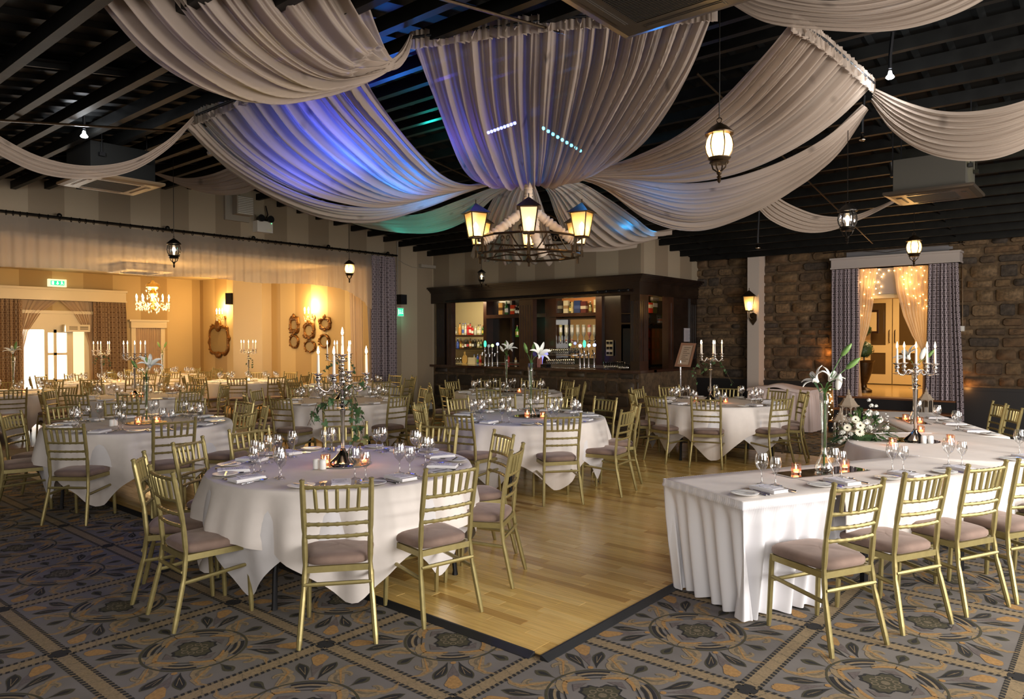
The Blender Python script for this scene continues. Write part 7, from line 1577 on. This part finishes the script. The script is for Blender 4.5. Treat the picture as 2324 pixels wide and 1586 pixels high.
drape('small rear right swag behind the hanging lantern', [
 [(1735, 425, 9.2), (1790, 462, 9.3), (1860, 488, 9.4), (1930, 490, 9.4), (1990, 470, 9.3), (2030, 452, 9.1)], [(1706, 452, 9.3), (1745, 497, 9.4), (1810, 525, 9.5), (1880, 525, 9.5), (1960, 495, 9.4), (2030, 460, 9.2)]], 15, 6, .03, 90, 40, sw)
# crown of LED battens above the canopy
MT['ledb'] = emis('blue_led', (.20, .24, 1), 28); MT['ledc'] = emis('cyan_led', (.10, .64, 1), 28)
def led(label, a, c, m, n=9):
    o = thing('led_batten', label, 'stage light', group='LED battens above the canopy'); KIDS[o.name] = []; A_, B_ = Vector(P(*a)), Vector(P(*c)); b = MB(); b.tube([A_+Vector((0, 0, .04)), B_+Vector((0, 0, .04))], .03, 6); link('housing', b.mesh('housing', MT['black']), o)
    for i in range(n): b = MB(); p = A_.lerp(B_, (i+.5)/n); b.sphere(tuple(p), .022, 6); link('led', b.mesh('led', MT[m]), o)
    return A_.lerp(B_, .5)
p1 = led('LED batten glowing violet-blue behind the near canopy panel', (1105, 302, 9.2), (1172, 278, 8.8), 'ledb'); p2 = led('LED batten glowing cyan behind the near canopy panel', (1228, 288, 8.8), (1322, 345, 9.3), 'ledc')
def up(px, py, d, tgt, e, c, s=110): light('led_wash', 'SPOT', tuple(P(px, py, d)), e, c, .06, target=tuple(P(*tgt)), spot=radians(s), blend=.8)
def wash(px, py, d, e, c, r=.08):
    q = P(px, py, d); g = P(px, py, d-1.0); light('led_wash', 'SPOT', tuple(q), e*1.7, c, r, target=(g[0], g[1], q[2]-.9), spot=radians(150), blend=.9)
wash(800, 300, 7.5, 60, (.04, .12, 1)); wash(900, 355, 7.95, 42, (.03, .20, 1)); wash(700, 330, 7.8, 34, (.05, .10, 1)); wash(760, 205, 7.1, 22, (.08, .08, 1)); wash(960, 400, 8.5, 16, (.02, .3, 1))
wash(1010, 230, 7.3, 16, (.12, .08, 1)); wash(1140, 300, 8.1, 16, (.10, .10, 1)); wash(1290, 320, 8.2, 13, (.05, .3, 1)); wash(1520, 370, 8.4, 10, (.03, .3, 1)); wash(1480, 505, 9.9, 7, (.02, .35, 1)); wash(1420, 500, 9.6, 5, (.02, .35, 1)); wash(930, 490, 10.1, 6, (.0, .75, .70)); wash(1010, 480, 9.8, 4, (.0, .7, .6))
light('led_spill', 'POINT', tuple(P(1200, 250, 9.0)), 4, (.03, .20, .9), .1); light('led_spill', 'POINT', tuple(P(980, 330, 9.5)), 16, (.02, .7, .6), .1)
# ================================================================ LANTERN CHANDELIER
ctr = np.array(P(1200, 560, 8.45)); cx0, cy0 = ctr[0], ctr[1]; zr = P(1200, 543, 8.45)[2]; zl = P(1200, 580, 8.45)[2]; Rr = 118/F*8.45
MT['lampglass'] = emis('amber_lamp_glass', (1, .60, .22), 1.1, (.9, .7, .4))
ch = thing('lantern_chandelier', 'black iron wheel chandelier with six lit coach lanterns', 'chandelier', (cx0, cy0, 0)); KIDS[ch.name] = []
for nm, z in (('upper_ring', zr), ('lower_ring', zl)):
    b = MB(); vs = [(Rr*cos(t), Rr*sin(t), z) for t in np.linspace(0, 2*pi, 13)]; 
    for i in range(12): b.tube([vs[i], vs[i+1]], .014, 6)
    link(nm, b.mesh(nm, MT['bronze']), ch)
ca0 = atan2(-cy0, -cx0)
for i in range(6):
    a = i*pi/3+ca0; b = MB(); e0 = Vector((Rr*cos(a), Rr*sin(a), zl)); e1 = Vector((Rr*cos(a), Rr*sin(a), zr)); b.tube([e0, e1], .016, 6)
    a2 = a+pi/3; f0 = Vector((Rr*cos(a2), Rr*sin(a2), zl)); f1 = Vector((Rr*cos(a2), Rr*sin(a2), zr)); mid = lambda t, s: e0.lerp(f0, t)*(1-s)+e1.lerp(f1, t)*s
    b.tube([mid(.15, 0), mid(.28, .5), mid(.38, 1)], .008, 5); b.tube([mid(.85, 0), mid(.72, .5), mid(.62, 1)], .008, 5)
    for q in (.44, .56): b.tube([mid(q+.045*cos(t)*(1-t/9), .72+.22*sin(t)*(1-t/9)) for t in np.linspace(0, 6, 12)], .006, 5)
    link('scrollwork', b.mesh('scrollwork', MT['bronze']), ch)
b = MB(); b.lathe([(.001, zl-.09), (.03, zl-.07), (.045, zl-.05), (.03, zl-.03), (.02, zl), (.025, zl+.1), (.015, zr), (.02, zr+.1), (.012, zr+.32), (.001, zr+.34)], 12)
for i in range(6): a = i*pi/3+ca0; b.tube([(0, 0, zl-.0), (Rr*.5*cos(a), Rr*.5*sin(a), zl+.03), (Rr*cos(a), Rr*sin(a), zl)], .009, 6)
link('spindle', b.mesh('spindle', MT['bronze']), ch)
def coach_lantern(parent, c, s, ang, lit=True):
    o = link('coach_lantern', None, parent, tuple(c), ang); Hh = .26*s; wt, wb = .095*s, .058*s; b = MB()
    cn = [(1, 1), (-1, 1), (-1, -1), (1, -1)]
    for (x, y) in cn: b.tube([(x*wb, y*wb, 0), (x*wt, y*wt, Hh)], .007*s, 5)
    for z, w_ in ((0, wb), (Hh, wt)):
        for i in range(4): b.tube([(cn[i][0]*w_, cn[i][1]*w_, z), (cn[(i+1) % 4][0]*w_, cn[(i+1) % 4][1]*w_, z)], .008*s, 5)
    e = wt*1.35; b.add([(x*e, y*e, Hh) for x, y in cn]+[(x*wt*.2, y*wt*.2, Hh*1.38) for x, y in cn]+[(0, 0, Hh*1.44)], [(0, 1, 5, 4), (1, 2, 6, 5), (2, 3, 7, 6), (3, 0, 4, 7), (3, 2, 1, 0), (4, 5, 8), (5, 6, 8), (6, 7, 8), (7, 4, 8)]); b.tube([(0, 0, Hh*1.40), (0, 0, Hh*1.58)], .006*s, 5); b.box(-wb, wb, -wb, wb, -.012*s, 0)
    link('cage', b.mesh('cage', MT['bronze'], False), o)
    b = MB()
    for i in range(4): x0, y0 = cn[i]; x1, y1 = cn[(i+1) % 4]; b.add([(x0*wb, y0*wb, 0), (x1*wb, y1*wb, 0), (x1*wt, y1*wt, Hh), (x0*wt, y0*wt, Hh)], [(0, 1, 2, 3)])
    link('glass', b.mesh('glass', MT['amberpane'], False), o)
    b = MB(); b.lathe([(.012*s, 0), (.012*s, .06*s), (.028*s, .10*s), (.026*s, .13*s), (.001, .165*s)], 10); link('bulb', b.mesh('bulb', MT['bulbw']), o); return o
mm, nt, out_ = shader('amber_pane'); tr = N(nt, 'BsdfTransparent'); tr.inputs[0].default_value = (1, .82, .5, 1); tl = N(nt, 'BsdfTranslucent'); tl.inputs[0].default_value = (1, .78, .42, 1); gl_ = N(nt, 'BsdfGlossy'); gl_.inputs['Roughness'].default_value = .1
m1_ = N(nt, 'MixShader'); m1_.inputs[0].default_value = .55; nt.links.new(tr.outputs[0], m1_.inputs[1]); nt.links.new(tl.outputs[0], m1_.inputs[2]); m2_ = N(nt, 'MixShader'); m2_.inputs[0].default_value = .06; nt.links.new(m1_.outputs[0], m2_.inputs[1]); nt.links.new(gl_.outputs[0], m2_.inputs[2]); nt.links.new(m2_.outputs[0], out_.inputs[0]); MT['amberpane'] = mm
lightpos = []
for i in range(6):
    a = i*pi/3+ca0; Ro = Rr*1.13; z = zr-.02; b = MB(); b.tube([(Rr*cos(a), Rr*sin(a), zl+.02), (Ro*1.0*cos(a), Ro*sin(a), zl-.0), (Ro*cos(a), Ro*sin(a), zr-.03)], .010, 6); b.tube([(Ro*cos(a), Ro*sin(a), zl-.06), (Ro*cos(a), Ro*sin(a), zl+.02)], .014, 6); link('bracket', b.mesh('bracket', MT['bronze']), ch)
    coach_lantern(ch, (Ro*cos(a), Ro*sin(a), zr-.02), 1.02, a); light('lantern_light', 'POINT', (cx0+Ro*cos(a), cy0+Ro*sin(a), zr+.10), 50, (1, .56, .22), .03)
# cloth-wrapped chain
hubz = P(*HUB)[2]
def sleeve(pts, r, nm):
    b = MB(); k_ = 60; ps = [Vector(cat([np.array(p) for p in pts], i/(k_-1))) for i in range(k_)]; b.tube([tuple(p) for p in ps], [r*(.75+.35*abs(sin(i*.9))+.12*sin(i*2.3)) for i in range(k_)], 12); return b.mesh(nm, mat('cream_sleeve', (.62, .52, .42), .8), 'all')
zt_ = zr+.38
o = thing('chain_sleeve', 'ruffled cream fabric sleeve around the chandelier chain', 'fabric sleeve', (cx0, cy0, 0)); KIDS[o.name] = []
link('upper_sleeve', sleeve([(0, 0, hubz+.05), (0, 0, (hubz+zt_)/2+.1), (0, 0, zt_)], .045, 'upper_sleeve'), o)
for s_ in (1, -1, .3): r2 = CR*Rr*.62*s_; link('lower_sleeve', sleeve([(0, 0, zt_), (r2[0]*.55, r2[1]*.55, zr+.22), (r2[0]*1.2, r2[1]*1.2-.1*(s_ == .3), zr+.03), (r2[0]*1.5, r2[1]*1.5, zr-.03 if s_ != .3 else zl)], .055, 'lower_sleeve'), o)
b = MB(); b.tube([(0, 0, zr+.3), (0, 0, zroof(cy0)-.1)], .006, 6); link('chain', b.mesh('chain', MT['iron']), ch)
# ================================================================ HANGING LANTERNS
def hanging(label, px, ytop, ybot, d, lit, tint=None, strength=9, finish='bronze'):
    s = (ybot-ytop)/F*d; c = P(px, ybot, d); o = thing('hanging_lantern', label, 'lantern', tuple(c), group='small hanging lanterns'); KIDS[o.name] = []; R_ = s*.205; m = MT[finish]
    b = MB(); b.lathe([(.001, 0), (s*.02, s*.02), (s*.035, s*.05), (s*.015, s*.07), (s*.04, s*.095), (s*.015, s*.12), (s*.035, s*.14), (s*.045, s*.17), (s*.02, s*.19)], 10)
    for i in range(4): a = i*pi/2; b.tube([(s*.02*cos(a), s*.02*sin(a), s*.17), (s*.10*cos(a), s*.10*sin(a), s*.23), (s*.12*cos(a), s*.12*sin(a), s*.30)], s*.012, 5)
    b.lathe([(s*.02, s*.29), (s*.135, s*.30), (s*.15, s*.32), (s*.13, s*.34), (s*.17, s*.37), (s*.175, s*.39), (s*.15, s*.40)], 16); link('base', b.mesh('base', m), o)
    b = MB()
    for i in range(6):
        a = i*pi/3+.3; b.tube([(r_*s*cos(a), r_*s*sin(a), z*s) for r_, z in ((.145, .39), (.19, .48), (.205, .57), (.19, .66), (.155, .74))], s*.010, 5)
    link('ribs', b.mesh('ribs', m), o)
    b = MB(); b.lathe([(s*r_, s*z) for r_, z in ((.14, .40), (.185, .48), (.20, .57), (.185, .66), (.15, .735))], 24); link('glass', b.mesh('glass', MT['amberpane'] if lit else MT['glass'], 'all'), o)
    b = MB(); b.lathe([(s*.16, s*.735), (s*.215, s*.745), (s*.22, s*.765), (s*.18, s*.80), (s*.12, s*.86), (s*.06, s*.90), (s*.035, s*.92), (.001, s*.925)], 16, wob=lambda a, z: 1+.03*cos(8*a)); b.tube([(s*.04*cos(t), 0, s*.96+s*.04*sin(t)) for t in np.linspace(0, 2*pi, 12)], s*.008, 5); link('cap', b.mesh('cap', m), o)
    b = MB(); b.lathe([(s*.03, s*.40), (s*.03, s*.50), (s*.055, s*.56), (s*.045, s*.62), (.001, s*.67)], 10); link('bulb', b.mesh('bulb', MT['bulbw'] if lit else emis('dim_bulb', (1, .75, .45), 5)), o)
    zc_ = zroof(c[1])-.02-c[2]; b = MB(); b.tube([(0, 0, s), (0, 0, zc_)], .004, 5); b.lathe([(.001, zc_-.05), (.03, zc_-.04), (.035, zc_), (0, zc_)], 10); link('cable', b.mesh('cable', MT['iron']), o)
    if lit: light('lantern_light', 'POINT', (c[0], c[1], c[2]+s*.56), strength, (1, .70, .36), .05)
hanging('largest hanging lantern, brightly lit, right of the canopy centre', 1632, 268, 416, 4.95, True, strength=12); hanging('black hanging lantern with a faint bulb, second from the right', 1923, 455, 554, 7.2, False, finish='iron')
hanging('amber-lit hanging lantern in front of the doorway pelmet', 2074, 528, 605, 9.3, True, strength=5); hanging('black unlit hanging lantern before the left valance', 395, 536, 608, 9.8, False, finish='iron')
hanging('lit hanging lantern near the end of the valance', 793, 586, 642, 13.3, True, strength=6); hanging('small dark hanging lantern before the bar cornice', 1093, 608, 652, 16.2, False, finish='iron')
# reflector spot bulbs
MT['spotw'] = emis('cool_spot', (.9, .95, 1), 60)
def spotbulb(label, px, py, d, on=True, target=None, e=60):
    c = P(px, py, d); o = thing('spot_bulb', label, 'spotlight', tuple(c), group='reflector bulbs under the roof'); KIDS[o.name] = []; b = MB(); b.lathe([(.012, .06), (.018, .03), (.034, .008), (.036, 0), (.025, -.01), (0, -.013)], 14); link('bulb', b.mesh('bulb', MT['spotw'] if on else mat('silver_bulb', (.7, .6, .5), .1, 1), 'all'), o)
    zc_ = min(.6, zroof(c[1])-.12-c[2]); b = MB(); b.tube([(0, 0, .08), (0, 0, .2), (.02, 0, max(.25, zc_))], .016, 6); link('holder', b.mesh('holder', MT['black']), o)
    if on: light('spot_light', 'POINT', (c[0], c[1], c[2]-.06), e, (.9, .95, 1), .06)
spotbulb('glaring white spot bulb at upper left among the purlins', 191, 310, 7.6, e=8); spotbulb('glaring white spot bulb at the right end of the pale rod', 2020, 176, 6.6, e=9); spotbulb('unlit silvered bulb right of the canopy', 1957, 318, 7.8, False); spotbulb('silvered bulb hanging above the pillar', 1720, 563, 11.5, False)
# yellow uplights tucked in the swags
light('yellow_spot', 'SPOT', tuple(P(560, 60, 5.3)), 7, (1, .85, .25), .03, target=tuple(P(570, 190, 4.9)), spot=radians(80)); light('yellow_spot', 'SPOT', tuple(P(2330, 290, 6.8)), 26, (1, .9, .2), .03, target=tuple(P(2180, 410, 9.0)), spot=radians(60))
# ================================================================ AIR CONDITIONING CASSETTES
MT['acdark'] = mat('dark_cassette', (.045, .036, .028), .3, .3); MT['acgrille'] = mat('dark_grille', (.02, .017, .014), .6); MT['acwhite'] = mat('pale_cassette', (.20, .13, .07), .4)
def cassette(label, x0, x1, y0, y1, z, body_h, m, body_m, inset=.09):
    o = thing('air_conditioner', label, 'air conditioner'); KIDS[o.name] = []; cx, cy_ = (x0+x1)/2, (y0+y1)/2; b = MB(); W_ = x1-x0
    g = [[(x0, y0, z+.03), (x1, y0, z+.03), (x1, y1, z+.03), (x0, y1, z+.03)], [(x0+.01, y0+.01, z+.012), (x1-.01, y0+.01, z+.012), (x1-.01, y1-.01, z+.012), (x0+.01, y1-.01, z+.012)], [(x0+.06, y0+.06, z), (x1-.06, y0+.06, z), (x1-.06, y1-.06, z), (x0+.06, y1-.06, z)], [(x0+.20, y0+.20, z), (x1-.20, y0+.20, z), (x1-.20, y1-.20, z), (x0+.20, y1-.20, z)]]
    b.grid(g, close=True); b.box(x0+.005, x1-.005, y0+.005, y1-.005, z+.03, z+.045); link('panel', b.mesh('panel', m, False), o)
    b = MB(); b.box(x0+.20, x1-.20, y0+.20, y1-.20, z+.004, z+.02)
    link('intake', b.mesh('intake', MT['acgrille'], False), o); b = MB()
    n = 30
    for i in range(n): y = y0+.205+(y1-y0-.41)*i/n; b.box(x0+.20, x1-.20, y, y+.007, z-.003, z+.004)
    link('grille', b.mesh('grille', MT['acgrille'], False), o, kind='stuff')
    for (a, c, p, q) in ((x0+.22, x1-.22, y0+.09, y0+.15), (x0+.22, x1-.22, y1-.15, y1-.09), (x0+.09, x0+.15, y0+.22, y1-.22), (x1-.15, x1-.09, y0+.22, y1-.22)):
        b = MB(); b.box(a, c, p, q, z-.004, z+.003); b.box(a+.01, c-.01, p+.012, q-.012, z-.008, z-.003); link('outlet_flap', b.mesh('outlet_flap', m, False), o)
    b = MB(); b.box(x0+inset, x1-inset, y0+inset, y1-inset, z+.045, z+body_h); link('body', b.mesh('body', body_m, False), o)
    b = MB()
    for (x, y) in ((x0+inset-.03, y0+.2), (x1-inset+.03, y0+.2), (x0+inset-.03, y1-.2), (x1-inset+.03, y1-.2)): b.box(x-.02, x+.02, y-.03, y+.03, z+body_h*.6, z+body_h*.7); b.tube([(x, y, z+body_h*.6), (x, y, zroof(y)-.05)], .006, 5)
    link('hanger', b.mesh('hanger', MT['black'], False), o); return o
a1 = atZ(1420, 95, 3.62); cassette('large dark ceiling cassette cut by the top edge of the photo', a1[0], a1[0]+.95, a1[1]-.95, a1[1], 3.62, .30, MT['acdark'], MT['black'])
a2 = atZ(300, 446, 3.55); cassette('pale-framed ceiling cassette over the left tables', a2[0]-.0, a2[0]+.92, a2[1]-.88, a2[1]+.02, 3.55, .42, MT['acwhite'], mat('grey_casing', (.018, .018, .017), .8, spec=.1))
a3 = atZ(2045, 469, 3.25); o = cassette('suspended ceiling cassette before the fairy-lit doorway', a3[0]-.02, a3[0]+.84, a3[1]-.80, a3[1], 3.25, .40, MT['acdark'], mat('grey_casing_2', (.05, .046, .038), .8, spec=.2))
a4 = atZ(252, 620, 3.3); o = cassette('white ceiling cassette in the annex', a4[0], a4[0]+1.1, a4[1]-.1, a4[1]+1.0, 3.30, .19, MT['ivory'], MT['white'], .02)
b = MB(); h0 = Vector(P(2040, 455, 9.8)); b.tube([tuple(P(x, y, d)) for x, y, d in ((2028, 400, 9.7), (2018, 340, 9.6), (2030, 300, 9.5), (2060, 285, 9.4))], .03, 8); b.tube([tuple(P(x, y, 9.6)) for x, y in ((2030, 415), (2036, 432), (2048, 440))], .008, 6); thing('hose', 'black pipe looping above the suspended cassette', 'pipe', me=b.mesh('hose', MT['black']))
c = P(349, 0, 10); p = P(480, 345, 9.5); b = MB(); b.lathe([(0, 0), (.05, .01), (.06, .04), (.05, .06), (0, .06)], 14, (0, 0, -.05)); thing('smoke_detector', 'round grey smoke detector among the purlins', 'smoke detector', tuple(p), me=b.mesh('smoke_detector', MT['taupe2']))

# coach lamp on the pillar
wl_ = thing('wall_lantern', 'lit coach lantern on a bracket on the pale pillar', 'wall light'); KIDS[wl_.name] = []
c = atY(1700, 712, YS-.42); co = coach_lantern(wl_, (c[0]-.0, c[1], c[2]+.06), 1.12, .3)
b = MB(); q = atY(1710, 705, YS-.32); b.tube([(c[0], c[1], c[2]+.05), (c[0], c[1], c[2]-.06), (c[0]+.03, c[1]+.03, c[2]-.11), (q[0], YS-.335, c[2]-.09)], .016, 6); b.add([(q[0]+x, YS-.345, c[2]-.10+z) for x, z in ((0, -.13), (.07, -.03), (.07, .09), (0, .13), (-.07, .09), (-.07, -.03))]+[(q[0]+x, YS-.32, c[2]-.10+z) for x, z in ((0, -.13), (.07, -.03), (.07, .09), (0, .13), (-.07, .09), (-.07, -.03))], [tuple(range(6)), tuple(range(11, 5, -1))]+[(i, (i+1) % 6, 6+(i+1) % 6, 6+i) for i in range(6)]); link('bracket', b.mesh('bracket', MT['bronze']), wl_)
light('wall_lantern_light', 'POINT', (c[0]+.02, c[1]+.0, c[2]+.17), 7, (1, .70, .30), .03)
